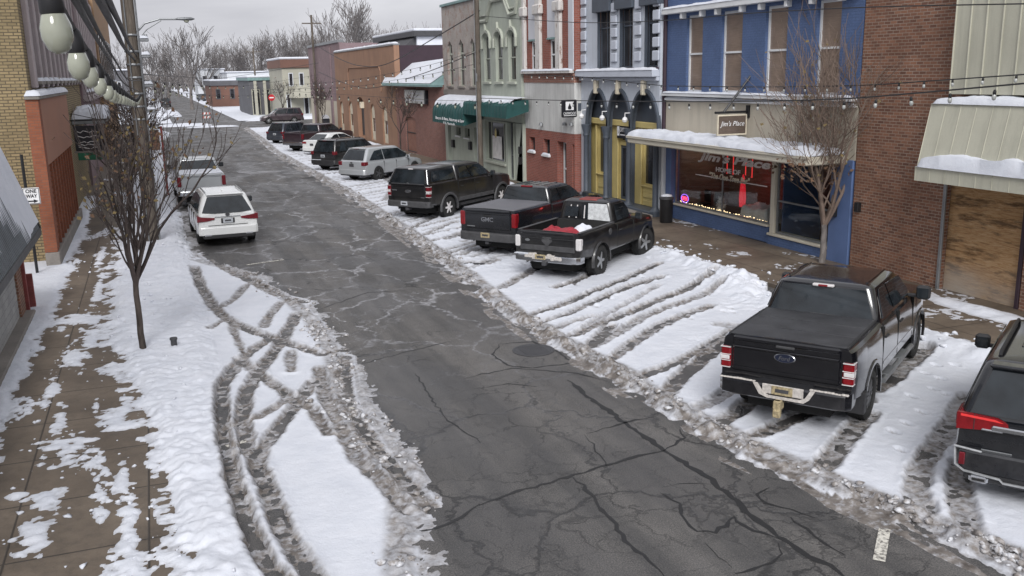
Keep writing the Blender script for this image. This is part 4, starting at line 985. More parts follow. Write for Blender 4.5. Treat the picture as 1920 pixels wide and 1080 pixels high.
# ---- 4 black crew cab with canopy over the bed
def cap_pickup():
    v = pickup('pickup_truck', 'black crew cab pickup with a matching windowed canopy over its bed', (9.63, 34.45, 0), 53, M['black_dirty'], dict(rail=1.40, cabx=.60, cowl=3.02, hw=1.01, wb=3.68))
    def side_cap():
        v.cab(v.x0 + .01, .60, 1.38, .93, v.x0 + .22, .60, 1.93, .74, .07, side=[[(.10, .14), (.36, .14), (.37, .80), (.12, .80)], [(.385, .14), (.94, .14), (.94, .80), (.39, .80)]], rear=[(-.88, .02), (.88, .02), (.84, .90), (-.84, .90)], front=False)
        v.cabo.name = 'canopy'
        for sd in (1, -1): mb = MB(); mb.tube([v.rearpt(sd * .98, .0, .01), v.rearpt(sd * .97, .92, .01)], .022, 6); mb.build('canopy_trim', M['chrome'], v.cabo, smooth=60)
        mb = MB(); mb.lathe([(.03, 0), (.03, .03), (.01, .03)], 12, frame_m(v.rearpt(0, .04, .02), (0, -1, 0), (0, 0, 1))); mb.build('canopy_latch', M['chrome'], v.cabo)
        mb = MB(); p = v.rearpt(0, .95, .01); mb.bbox(p[0] - .02, p[0] + .03, -.10, .10, p[2] - .02, p[2] + .02, .008); mb.build('brake_light', M['clear_lens'], v.cabo)
    side_cap()
    v.cab(.64, 3.10, 1.36, .93, .70, 2.30, 1.92, .74, .12, side=[[(.07, .10), (.37, .10), (.40, .86), (.12, .86)], [(.41, .10), (.88, .10), (.96, .4), (.95, .86), (.44, .86)]], rear=None)
    t = tailgate(v, .84, 1.38, M['black_dirty'], .80, (1.28,))
    mb = MB(); S = Matrix.Diagonal((1, .44, 1, 1)); mb.lathe([(.14, 0), (.14, .012), (.12, .016), (.01, .016)], 28, frame_m((v.x0 - .03, 0, 1.10), (0, -1, 0), (0, 0, 1)) @ S); mb.build('badge', M['chrome'], t)
    mb = MB(); mb.bbox(v.x0 - .036, v.x0 - .02, .52, .74, 1.10, 1.14, .004); mb.build('model_badge', M['chrome'], t); mb = MB(); mb.bbox(v.x0 - .036, v.x0 - .02, -.76, -.58, .87, .90, .004); mb.build('model_badge', M['chrome'], t)
    taillight(v, .90, 1.30, .17, .16, M['dark_red_lens'], (1.05, 1.12))
    v.bumper(.52, .74, .15, M['grey_plastic']); rear_plate(v, v.x0 - .156, .66, M['plate'], .10)
    mb = MB(); mb.bbox(v.x0 - .14, v.x0 + .1, -.07, .07, .40, .50, .012); v.part(mb, 'hitch', M['dark_grey'])
    v.flares(M['grey_plastic'], .50, .41, .085, .035); v.wheels(.405, .27, 'spoke', 6, M['clear_lens'])
    mb = MB()
    for sd in (1, -1): mb.bbox(.62, 3.05, sd * (v.hw - .006) - .014, sd * (v.hw - .006) + .014, .56, .72, .02)
    v.part(mb, 'rocker_trim', M['grey_plastic']); v.seams([.61, 1.72, 2.95], .60, 1.34); v.handles([.85, 1.95], 1.13); v.mirrors(2.75, 1.36)
    for sd in (1, -1): mb = MB(); mb.tube([(.7, sd * 1.0, .44), (2.95, sd * 1.0, .44)], .05, 8); v.part(mb, 'running_board', M['black_plastic'])
cap_pickup()

# ---- 5.. SUVs and sedans
def suv(name, label, cat, loc, heading, paint, group, wb=2.82, ro=1.0, fo=.86, hw=.94, belt=1.02, roof=1.66, hoodz=.98, glass=None, rake=.42, deck=None, **k):
    d = dict(ro=ro, wb=wb, fo=fo, hw=hw, sill=.36, tail_z=.42, ra=.40, zc=.34, paint=paint, crown=.03, shdrop=.06, tuck=.95)
    if glass: d['glass'] = glass
    n = wb + fo
    d['deck'] = deck or [(-ro, belt - .04), (-ro + .12, belt), (wb - .55, belt), (wb - .30, belt + .0), (n - .55, hoodz - .06), (n - .18, hoodz - .16), (n, hoodz - .32)]
    d.update(k)
    v = Veh(name, label, cat, loc, heading, group, d); v.rake = rake
    return v
def suv_rear(v, lights, plate_z=.78, plate=None, bump=(.36, .62), bumpmat=None, barz=None, blight=True):
    x = v.x0
    v.bumper(bump[0], bump[1], .10, bumpmat or v.sp['paint'], wrap=.35)
    mb = MB(); mb.bbox(x - .085, x + .05, -v.hw * .80, v.hw * .80, bump[0] - .06, bump[0] + .08, .02); v.part(mb, 'bumper_skirt', M['black_plastic'])
    for z0, z1, w, wrap, m in lights: taillight(v, z0, z1, w, wrap, m)
    rear_plate(v, x - .012, plate_z, plate or M['plate'])
    if barz:
        mb = MB(); mb.bbox(x - .025, x, -v.hw * .55, v.hw * .55, barz - .02, barz + .02, .008); v.part(mb, 'tailgate_trim', M['chrome'])
    if blight:
        xb0, xb1, zb, hwb, xr0, xr1, zr, hwr = v.g
        mb = MB(); mb.bbox(xr0 - .10, xr0 + .14, -hwr * .85, hwr * .85, zr - .035, zr + .012, .015); o = v.part(mb, 'spoiler', v.sp['paint'])
        mb = MB(); mb.bbox(xr0 - .106, xr0 - .09, -.16, .16, zr - .028, zr - .008, .004); mb.build('brake_light', M['dark_red_lens'], o)
CARS = 'cars parked at an angle to the right kerb'
SW3 = [[(.10, .10), (.27, .10), (.30, .86), (.17, .86)], [(.29, .10), (.53, .10), (.54, .90), (.32, .88)], [(.55, .10), (.90, .10), (.97, .30), (.94, .84), (.56, .90)]]
def edge_suv():
    v = suv('suv', 'silver crossover with dark wheels parked beside the canopied pickup', 'suv', (10.2, 48.35, 0), 56, M['silver_paint'], CARS, hw=.96)
    v.cab(v.x0 + .03, 2.62, 1.0, .90, v.x0 + .52, 1.72, 1.66, .68, .16, side=[[(.09, .12), (.40, .10), (.42, .88), (.20, .80), (.13, .5)], [(.42, .10), (.88, .10), (.97, .30), (.93, .84), (.44, .88)]], rear=[(-.86, .16), (.86, .16), (.82, .88), (-.82, .88)])
    suv_rear(v, [(.82, 1.02, .26, .25, M['dark_red_lens'])], .84, M['dark_grey'])
    mb = MB(); mb.lathe([(.08, 0), (.08, .01), (.01, .012)], 20, frame_m((v.x0 - .012, 0, .97), (0, -1, 0), (0, 0, 1)) @ Matrix.Diagonal((1, .45, 1, 1))); v.part(mb, 'badge', M['dark_grey'])
    v.wheels(.37, .25, 'spoke', 5, M['dark_alloy']); v.mirrors(2.15, 1.02, M['silver_paint'], .8); v.seams([.42, 1.35, 2.3], .45, .98); v.handles([.55, 1.5], .86, M['silver_paint'])
edge_suv()
def black_suv():
    v = suv('suv', 'black boxy suv with a white licence plate behind the silver crossover', 'suv', (9.75, 54.4, 0), 54, M['black_dirty'], CARS, belt=1.08, roof=1.76, hw=.96)
    v.cab(v.x0 + .03, 2.62, 1.06, .90, v.x0 + .32, 1.75, 1.74, .72, .12, side=SW3, rear=[(-.86, .08), (.86, .08), (.82, .88), (-.82, .88)])
    suv_rear(v, [(.95, 1.15, .22, .22, M['dark_red_lens'])], .88, M['plate'], (.42, .66), M['black_plastic']); mb = MB(); mb.bbox(v.x0 - .11, v.x0 - .05, .1, .85, .655, .68, .01); v.part(mb, 'bumper_snow', M['snow'])
    mb = MB()
    for y in (-.62, .62): mb.tube([(-.5, y, 1.76), (-.4, y, 1.80), (1.4, y, 1.80), (1.5, y, 1.76)], .02, 6)
    v.part(mb, 'roof_rail', M['black_metal']); v.wheels(.38, .25); v.mirrors(2.15, 1.08, None, .9); v.seams([.45, 1.35, 2.3], .5, 1.04)
black_suv()
def sedan():
    v = suv('sedan', 'white four door sedan with dark windows parked between a black suv and dark pickup', 'sedan', (11.0, 65.9, 0), 54, M['white_car'], CARS, wb=2.80, ro=1.08, fo=.96, hw=.92,
            deck=[(-1.08, .98), (-.95, 1.02), (-.3, 1.0), (2.2, .95), (2.4, .93), (3.3, .84), (3.6, .74), (3.76, .55)], sill=.30, tail_z=.36)
    v.cab(-.72, 2.45, .96, .85, .05, 1.45, 1.43, .62, .16, side=[[(.16, .12), (.50, .10), (.50, .88), (.30, .80)], [(.52, .10), (.88, .10), (.94, .3), (.88, .84), (.53, .88)]], rear=[(-.84, .10), (.84, .10), (.80, .90), (-.80, .90)])
    suv_rear(v, [(.78, .93, .40, .30, M['red_lens'])], .74, M['dark_grey'], (.30, .55), blight=False)
    v.wheels(.33, .23); v.mirrors(2.0, .95, M['white_car'], .7); v.seams([.5, 1.35, 2.2], .4, .92)
sedan()
def far_pickup():
    v = pickup('pickup_truck', 'dark plum grey crew cab pickup behind the white sedan', (10.3, 69.6, 0), 51, M['plum_paint'], dict(rail=1.38, cabx=.62, cowl=3.0, bed=(-1.1, .55, .85)))
    v.cab(.62, 3.12, 1.34, .92, .76, 2.3, 1.88, .74, .12, side=[[(.07, .10), (.37, .10), (.40, .86), (.14, .86)], [(.41, .10), (.88, .10), (.96, .4), (.95, .86), (.44, .86)]], rear=[(-.9, .08), (.9, .08), (.86, .88), (-.86, .88)])
    tailgate(v, .84, 1.37, M['plum_paint'], .80, (1.28,)); taillight(v, .92, 1.3, .16, .16, M['dark_red_lens']); v.bumper(.52, .72, .15, M['chrome']); v.wheels(.40, .27); v.mirrors(2.75, 1.36); v.flares(M['plum_paint'], .5, .41, .06, .02)
    mb = MB(); mb.bbox(-1.05, .5, -.82, .82, .855, 1.16, .1); v.part(mb, 'bed_snow', M['snow'])
far_pickup()
def navy_suv():
    v = suv('suv', 'dark navy suv at the far end of the angled row', 'suv', (9.95, 78.8, 0), 50, M['navy_paint'], CARS, wb=2.7, ro=.95, hw=.93)
    v.cab(v.x0 + .03, 2.5, 1.0, .88, v.x0 + .42, 1.6, 1.66, .68, .15, side=SW3, rear=[(-.86, .12), (.86, .12), (.82, .88), (-.82, .88)])
    suv_rear(v, [(.84, 1.0, .26, .25, M['dark_red_lens'])], .8); v.wheels(.36, .24); v.mirrors(2.05, 1.0, M['navy_paint'], .8)
navy_suv()
def near_suv():
    v = suv('suv', 'black suv with big red tail lights and chrome tailgate bar at the picture edge', 'suv', (10.42, 8.12, 0), 55, M['charcoal_paint'], CARS, wb=2.86, ro=1.08, hw=.96, belt=1.10, hoodz=1.05, sill=.40, tail_z=.48)
    v.cab(v.x0 + .03, 2.70, 1.08, .93, v.x0 + .40, 1.72, 1.72, .72, .12, side=SW3, rear=[(-.88, .10), (.88, .10), (.84, .90), (-.84, .90)])
    x = v.x0
    v.bumper(.42, .70, .11, M['charcoal_paint'], wrap=.4)
    mb = MB(); mb.bbox(x - .09, x + .06, -v.hw * .84, v.hw * .84, .30, .46, .03); v.part(mb, 'bumper_skirt', M['black_plastic'])
    for sd in (1, -1):
        mb = MB(); prof = [(.94, 1.15), (.50, 1.13), (.38, 1.08), (.36, 1.02), (.58, .97), (.94, .93)]
        mb.prism([(x - .028, sd * y, z) for y, z in prof], (.05, 0, 0)); mb.bbox(x - .02, x + .42, min(sd * .88, sd * .955), max(sd * .88, sd * .955), .95, 1.15, .03); o = v.part(mb, 'tail_light', M['red_lens'])
        mb = MB(); mb.bbox(x - .033, x, min(sd * .74, sd * .75), max(sd * .74, sd * .75), .95, 1.145, .002); mb.build('lens_joint', M['black_plastic'], o)
        mb = MB(); mb.prism([(x - .034, sd * y, z) for y, z in ((.90, 1.135), (.52, 1.118), (.42, 1.085), (.52, 1.09), (.90, 1.105))], (.004, 0, 0)); mb.build('light_strip', m_plain('bright_red_lens', (.75, .05, .05), .2, 0, .1, 9), o)
        mb = MB(); mb.bbox(x - .118, x - .09, min(sd * .80, sd * .87), max(sd * .80, sd * .87), .50, .66, .008); v.part(mb, 'reflector', M['dark_red_lens'])
        mb = MB()
        loop = [(.93, .72), (.90, .50), (.80, .43), (.40, .40), (.36, .36), (.0, .36)]
        mb.tube([(x - .118 + (.06 if y > .9 else 0), sd * y, z) for y, z in loop], .016, 6); mb.tube([(x - .10, sd * .93, .73), (x - .116, sd * .62, .71)], .015, 6); v.part(mb, 'bumper_trim', M['alloy'])
        mb = MB(); mb.bbox(x - .135, x - .02, min(sd * .52, sd * .74), max(sd * .52, sd * .74), .30, .40, .025); o = v.part(mb, 'exhaust_tip', M['chrome']); mb = MB(); mb.bbox(x - .139, x - .1, min(sd * .545, sd * .715), max(sd * .545, sd * .715), .32, .38, .018); mb.build('exhaust_opening', M['veh_under'], o)
    mb = MB(); mb.bbox(x - .05, x - .01, -.55, .55, .97, 1.04, .015); mb.bbox(x - .045, x - .01, .42, .66, .955, .985, .01); v.part(mb, 'tailgate_trim', M['chrome'])
    mb = MB(); mb.bbox(x - .034, x - .02, .30, .64, .70, .718, .003); v.part(mb, 'model_badge', M['grey_metal'])
    rear_plate(v, x - .03, .86, M['plate'])
    xb0, xb1, zb, hwb, xr0, xr1, zr, hwr = v.g
    mb = MB(); mb.bbox(xr0 - .14, xr0 + .10, -hwr * .92, hwr * .92, zr - .05, zr + .005, .02); v.part(mb, 'spoiler', M['charcoal_paint'])
    mb = MB()
    for y in (-.60, .60): mb.tube([(-.45, y, 1.74), (-.35, y, 1.79), (1.4, y, 1.79), (1.5, y, 1.74)], .022, 8)
    v.part(mb, 'roof_rail', M['black_metal'])
    mb = MB(); mb.bbox(.1, 1.3, -.42, .42, 1.742, 1.757, .006); v.part(mb, 'sunroof', M['veh_glass'])
    v.wheels(.375, .25, 'twin', 5); v.mirrors(2.2, 1.10, M['black_plastic'], 1.05); v.seams([.45, 1.4, 2.35], .5, 1.06); v.handles([.6, 1.55], .95, M['chrome'])
    v.flares(M['black_plastic'], .40, .34, .05, .015)
near_suv()
LEFTC = 'vehicles parked along the near kerb'
def white_suv():
    v = suv('suv', 'white luxury crossover parked along the near kerb seen from behind', 'suv', (1.97, 32.3, 0), -2, M['white_car'], LEFTC, wb=2.79, ro=1.05, fo=.98, hw=.95, belt=1.06, hoodz=1.0)
    v.cab(v.x0 + .04, 2.55, 1.02, .90, v.x0 + .48, 1.65, 1.66, .66, .16, side=SW3, rear=[(-.90, .16), (-.5, .10), (.5, .10), (.90, .16), (.80, .88), (-.80, .88)])
    x = v.x0
    for sd in (1, -1):
        mb = MB(); mb.prism([(x - .03, sd * y, z) for y, z in ((.95, 1.04), (.80, 1.0), (.40, .95), (.42, .90), (.62, .86), (.95, .84))], (.05, 0, 0)); mb.bbox(x - .01, x + .34, min(sd * .86, sd * .935), max(sd * .86, sd * .935), .86, 1.03, .02); v.part(mb, 'tail_light', M['dark_red_lens'])
        mb = MB(); mb.bbox(x - .12, x - .02, min(sd * .52, sd * .76), max(sd * .52, sd * .76), .36, .44, .025); v.part(mb, 'exhaust_tip', M['chrome'])
    v.bumper(.40, .66, .10, M['white_car'], wrap=.35); mb = MB(); mb.bbox(x - .10, x + .05, -.80, .80, .28, .43, .03); v.part(mb, 'bumper_skirt', M['black_plastic'])
    mb = MB(); mb.bbox(x - .03, x - .01, -.40, .40, .965, .99, .006); v.part(mb, 'tailgate_trim', M['chrome'])
    mb = MB(); mb.lathe([(.07, 0), (.07, .012), (.05, .014), (.05, .004), (.01, .004)], 20, frame_m((x - .02, 0, 1.05), (0, -1, 0), (0, 0, 1)) @ Matrix.Diagonal((1, .72, 1, 1))); v.part(mb, 'badge', M['dark_grey'])
    mb = MB(); mb.bbox(x - .03, x, -.21, .21, .77, .93, .01); v.part(mb, 'plate_recess', M['black_plastic']); rear_plate(v, x - .03, .85, M['plate'])
    mb = MB(); mb.bbox(x - .022, x - .01, -.62, .62, .70, .715, .004); v.part(mb, 'tailgate_seam', M['veh_under'])
    xr0 = v.g[4]; mb = MB(); mb.bbox(xr0 - .13, xr0 + .12, -.58, .58, 1.635, 1.675, .015); v.part(mb, 'spoiler', M['white_car'])
    mb = MB(); mb.prism([(-.05, -.02, 1.69), (.14, -.02, 1.69), (-.03, -.02, 1.75)], (0, .04, 0)); v.part(mb, 'antenna', M['white_car'])
    mb = MB()
    for y in (-.58, .58): mb.tube([(-.4, y, 1.68), (-.3, y, 1.72), (1.2, y, 1.72), (1.3, y, 1.68)], .018, 6)
    v.part(mb, 'roof_rail', M['alloy']); v.wheels(.37, .24, 'twin', 5); v.mirrors(2.05, 1.05, M['black_plastic'], .95); v.seams([.45, 1.35, 2.3], .45, 1.0)
white_suv()
def white_pickup():
    v = pickup('pickup_truck', 'silver grey pickup truck parked ahead of the white crossover, half hidden by twigs', (1.72, 42.6, 0), -1, M['silver_paint'], dict(rail=1.40, cabx=.62, cowl=3.0), LEFTC)
    v.cab(.62, 3.12, 1.36, .92, .76, 2.3, 1.9, .74, .12, side=[[(.07, .10), (.37, .10), (.40, .86), (.14, .86)], [(.41, .10), (.88, .10), (.96, .4), (.95, .86), (.44, .86)]], rear=[(-.9, .08), (.9, .08), (.86, .88), (-.86, .88)])
    tailgate(v, .84, 1.39, M['silver_paint'], .80, (1.30,)); taillight(v, .90, 1.32, .16, .16, M['dark_red_lens']); v.bumper(.52, .72, .15, M['chrome']); v.wheels(.40, .27); v.mirrors(2.75, 1.36); rear_plate(v, v.x0 - .156, .64, M['dark_grey'])
    mb = MB(); mb.bbox(v.x0 + .04, .58, -.88, .88, 1.40, 1.47, .03); v.part(mb, 'bed_snow', M['snow'])
white_pickup()
def cross_suv():
    v = suv('suv', 'dark maroon suv crossing the far junction seen side on', 'suv', (15.6, 113.0, 0), -90, M['plum_paint'], None, wb=2.9, ro=1.05, hw=.96, belt=1.08)
    v.cab(v.x0 + .03, 2.6, 1.06, .90, v.x0 + .30, 1.75, 1.74, .72, .12, side=SW3, rear=[(-.86, .1), (.86, .1), (.82, .88), (-.82, .88)])
    suv_rear(v, [(.9, 1.1, .22, .22, M['dark_red_lens'])]); v.wheels(.38, .25); v.mirrors(2.1, 1.08)
cross_suv()
def far_car(loc, head, paint, label):
    v = suv('car', label, 'car', loc, head, paint, 'cars on the far street', wb=2.75, ro=1.0, hw=.93)
    v.cab(v.x0 + .03, 2.5, 1.0, .88, v.x0 + .40, 1.6, 1.64, .68, .15, side=SW3, rear=[(-.86, .12), (.86, .12), (.82, .88), (-.82, .88)]); suv_rear(v, [(.84, 1.0, .26, .25, M['dark_red_lens'])]); v.wheels(.36, .24)
far_car((3.0, 196.0, 0), 0, M['charcoal_paint'], 'small dark car driving away beyond the junction')
far_car((11.8, 238.0, 0), 160, M['navy_paint'], 'dark car parked by the snowy bank far up the street')
# ================================================================ right-hand buildings
class Fac:
    """a facade in the plane x = X facing the street (dir -1 faces -x)"""
    def __init__(s, root, X, d=-1): s.root = root; s.X = X; s.d = d
    def p(s, px, py): return PX(px, py, s.X)
    def rect(s, xl, xr, yt, yb, arch=0.0, n=6):
        ym = (yt + yb) / 2; xm = (xl + xr) / 2
        y0 = s.p(xl, ym)[0]; y1 = s.p(xr, ym)[0]; zt = s.p(xm, yt)[1]; zb = s.p(xm, yb)[1]
        if y0 > y1: y0, y1 = y1, y0
        return s.yz(y0, y1, zb, zt, arch, n)
    def yz(s, y0, y1, z0, z1, arch=0.0, n=6):
        """outline as (y,z) list; arch = rise of a round/pointed head"""
        if arch <= 0: return [(y0, z0), (y1, z0), (y1, z1), (y0, z1)]
        m = (y0 + y1) / 2; hw = (y1 - y0) / 2; pts = [(y0, z0), (y1, z0)]
        for k in range(n + 1):
            a = math.pi * k / n; pts.append((m + hw * math.cos(a), z1 - arch + arch * math.sin(a)))
        return pts
    def P3(s, poly, dx=0.0): return [(s.X + s.d * dx, y, z) for y, z in poly]
    def wall(s, y0, y1, z0, z1, holes, mat, thick=.35, name='wall', top=None, dx=0.0, rev=None):
        outer = [(y0, z0), (y1, z0)] + (top or [(y1, z1), (y0, z1)])
        mb = MB(); mb.holed(s.P3(outer, dx), [s.P3(h, dx) for h in holes], (-s.d * thick, 0, 0), 0, True, 1 if rev else None)
        return wpart(mb, name, [mat, rev] if rev else mat, s.root)
    def window(s, poly, frame_mat, pane_mat, fw=.07, depth=.14, bars=(), sill=None, sill_mat=None, snow=False, name='window', proud=.0, fd=.06):
        """frame ring set back in the opening, pane behind it, sill below"""
        c = (sum(p[0] for p in poly) / len(poly), sum(p[1] for p in poly) / len(poly))
        ys = [p[0] for p in poly]; zs = [p[1] for p in poly]; W_ = max(ys) - min(ys); H_ = max(zs) - min(zs)
        inner = [(c[0] + (y - c[0]) * (1 - 2 * fw / W_), c[1] + (z - c[1]) * (1 - 2 * fw / H_)) for y, z in poly]
        mb = MB(); o3 = [(s.X - s.d * (depth - proud), y, z) for y, z in poly]; i3 = [(s.X - s.d * (depth - proud), y, z) for y, z in inner]
        mb.holed(o3, [i3], (-s.d * fd, 0, 0), 0, True)
        y0, y1, z0, z1 = min(ys), max(ys), min(zs), max(zs); xf = s.X - s.d * (depth - .005)
        for kind, t, w in bars:
            a, b = sorted((xf, xf - s.d * .05))
            if kind == 'h': zz = z0 + (z1 - z0) * t; mb.box(a, b, y0 + fw * .6, y1 - fw * .6, zz - w / 2, zz + w / 2)
            else: yy = y0 + (y1 - y0) * t; mb.box(a + .004, b - .004, yy - w / 2, yy + w / 2, z0 + fw * .6, z1 - fw * .6)
        o = wpart(mb, name, frame_mat, s.root)
        mb = MB(); mb.prism([(s.X - s.d * (depth + .035), y, z) for y, z in inner], (-s.d * .012, 0, 0)); mb.build('pane', pane_mat, o)
        if sill:
            a, b = sorted((s.X + s.d * .10, s.X - s.d * (depth - .01)))
            mb = MB(); mb.bbox(a, b, y0 - .08, y1 + .08, z0 - sill, z0 - .002, .012); mb.build('sill', sill_mat or frame_mat, o)
            if snow: mb = snow_lump(a, (a + b) / 2 + .03, y0 - .06, y1 + .06, z0, .06, int(abs(y0 * 13)) % 50); mb.build('snow', M['snow'], o, smooth=60)
        return o
    def box(s, name, y0, y1, z0, z1, out, mat, back=.0, b=.012, parent=None, smooth=None):
        a, c = sorted((s.X + s.d * out, s.X - s.d * back)); mb = MB(); mb.bbox(a, c, y0, y1, z0, z1, b)
        return wpart(mb, name, mat, parent or s.root, smooth=smooth)
def snow_lump(x0, x1, y0, y1, z, h, seed=0, edge=.05):
    """a ragged layer of snow on a ledge"""
    nx = max(4, min(40, int((x1 - x0) / .05))); ny = max(6, min(160, int((y1 - y0) / .08))); mb = MB(); vs = []; fs = []
    for i in range(nx + 1):
        for j in range(ny + 1):
            a = i / nx; b = j / ny; x = x0 + (x1 - x0) * a; y = y0 + (y1 - y0) * b
            k = (1 - abs(2 * a - 1) ** 6) * (1 - abs(2 * b - 1) ** 30)
            f = .55 + .9 * float(fbm(np.array(x * 4 + seed * 3.1), np.array(y * 2.2), seed, 4))
            e = (float(vnoise(np.array(y * 3.1), np.array(seed * 1.7), seed)) - .4) * edge
            vs.append((x + e * (1 - 2 * a), y, z + max(.0, k) ** .4 * h * f))
    for i in range(nx):
        for j in range(ny): a = i * (ny + 1) + j; fs.append((a, a + 1, a + ny + 2, a + ny + 1))
    b0 = len(vs); vs += [(x0, y0, z - .003), (x1, y0, z - .003), (x1, y1, z - .003), (x0, y1, z - .003)]; fs.append((b0, b0 + 1, b0 + 2, b0 + 3))
    return mb.add(vs, fs)
def body_block(root, x0, x1, y0, y1, z0, z1, mat, roof_snow=True):
    mb = MB(); mb.box(x0, x1, y0 + .03, y1 - .03, z0, z1); wpart(mb, 'building_body', mat, root)
    if roof_snow: mb = MB(); mb.bbox(x0 + .02, x1 - .2, y0 + .05, y1 - .05, z1 + .004, z1 + .16, .06); wpart(mb, 'roof_snow', M['snow'], root)
def bldg(name, label, X, yc, cat='building', group='shop buildings along the street'):
    r = thing(name, label, cat, (X, yc, 0), 0, group); r['static'] = 1; return r
BZ = -.1
M['brick_red'] = m_brick('red_brick', (.33, .135, .09), (.25, .105, .075), (.36, .32, .29), dirt=.5)
M['brick_dark'] = m_brick('dark_brick', (.30, .145, .09), (.13, .065, .048), (.34, .28, .225), dirt=.6)
M['brick_blue'] = m_brick('blue_painted_brick', (.095, .145, .28), (.088, .135, .26), (.07, .11, .22), paint=None, dirt=.5, rough=.55)
M['brick_mauve'] = m_brick('mauve_brick', (.25, .18, .19), (.21, .15, .16), (.27, .21, .22), dirt=.3)
M['brick_pale'] = m_brick('peeling_painted_brick', (.42, .38, .35), (.38, .34, .32), (.34, .31, .28), paint=(.30, .21, .18), paint_amt=.42, dirt=.5)
M['brick_low'] = m_brick('brown_red_brick', (.27, .125, .10), (.20, .095, .08), (.33, .25, .225), dirt=.3)
M['brick_ltred'] = m_brick('bright_red_brick', (.30, .095, .07), (.22, .072, .055), (.27, .19, .165), dirt=.35)
M['blue_trim'] = m_plain('blue_trim', (.10, .155, .31), .5, 0, .12, 2)
M['cream_panel'] = m_plain('cream_panel', (.48, .435, .355), .8, 0, .10, .7, streak=.25)
M['sage'] = m_plain('sage_paint', (.37, .40, .345), .75, 0, .14, 1.1, .1, streak=.3)
M['sage_lt'] = m_plain('light_sage_trim', (.40, .42, .36), .7, 0, .12, 2)
M['stucco_tan'] = m_plain('tan_stucco', (.30, .175, .115), .85, 0, .16, .8, .15, streak=.3)
M['lavender'] = m_plain('lavender_grey_paint', (.49, .525, .585), .65, 0, .12, 1.2, streak=.25)
M['lav_trim'] = m_plain('lavender_trim', (.50, .53, .60), .6, 0, .10, 2)
M['slate'] = m_plain('slate_trim', (.065, .078, .10), .5, 0, .2, 2)
M['mustard'] = m_plain('mustard_paint', (.56, .455, .19), .55, 0, .16, 2)
M['white_stucco'] = m_plain('weathered_white_stucco', (.55, .55, .535), .8, 0, .18, .8, .1, streak=.45)
M['grey_panel'] = m_plain('grey_infill_panel', (.55, .56, .60), .7, 0, .08, 1)
M['peel'] = NT('peeling_trim').mat
_n = NT('peeling_white_trim'); _p = _n.pos(); M['peel'] = _n.fin(_n.mix(_n.ramp(_n.noise(_n.scale(_p, (1, 1, .4)), 5, 8, .75), (.54, 0.0), (.62, 1.0)), (.58, .56, .54, 1), (.26, .18, .15, 1)), .85, 0, .2)
M['blind'] = m_wood('drawn_blind', (.21, .155, .12), (.29, .22, .175), (1, 1, 20), .6)
M['blind'].node_tree.nodes['Principled BSDF'].inputs['Coat Weight'].default_value = 1.0
M['pane_dark'] = m_glass_dark('window_pane', (.014, .014, .016), .05)
M['green_awn'] = m_plain('green_awning_canvas', (.012, .066, .064), .6, 0, .25, 2)
M['metal_green'] = m_plain('pale_green_metal', (.50, .49, .40), .5, .1, .10, .8, streak=.3)
M['maroon'] = m_plain('maroon_paint', (.035, .018, .028), .6)
M['roof_teal'] = m_plain('teal_edge', (.17, .27, .265), .5)
M['black_sign'] = m_plain('black_sign', (.012, .012, .017), .4)
M['sign_white'] = m_plain('sign_white', (.75, .75, .76), .5)
M['sign_brown'] = m_wood('sign_brown', (.10, .075, .06), (.15, .115, .095), (3, 3, 8))
M['cream_letter'] = m_plain('cream_lettering', (.62, .56, .44), .6)
M['grey_letter'] = m_plain('grey_lettering', (.66, .64, .63), .6)
M['plywood'] = None
_n = NT('weathered_plywood'); _p = _n.pos(); _w = _n.noise(_n.scale(_p, (1, .8, 7)), 1.9, 9, .72, 2.2); _k = _n.noise(_n.scale(_p, (1, .5, 1.4)), 1.3, 5); _s = _n.node('ShaderNodeSeparateXYZ', {0: _p}).outputs[2]
_c = _n.ramp(_w, (.28, (.15, .085, .04, 1)), (.46, (.36, .21, .10, 1)), (.66, (.48, .33, .19, 1)), (.85, (.25, .15, .085, 1)))
_c = _n.mix(_n.ramp(_n.noise(_n.scale(_p, (1, .5, 2.6)), 2.0, 6, .7), (.50, 0.0), (.62, .75)), _c, (.055, .032, .02, 1))
_g = _n.math('MULTIPLY', _n.math('SUBTRACT', .95, _s), _n.ramp(_k, (.3, .4), (.6, 1.2)), clamp=True)
M['plywood'] = _n.fin(_n.mix(_g, _c, (.40, .37, .33, 1)), .8, 0, .2)

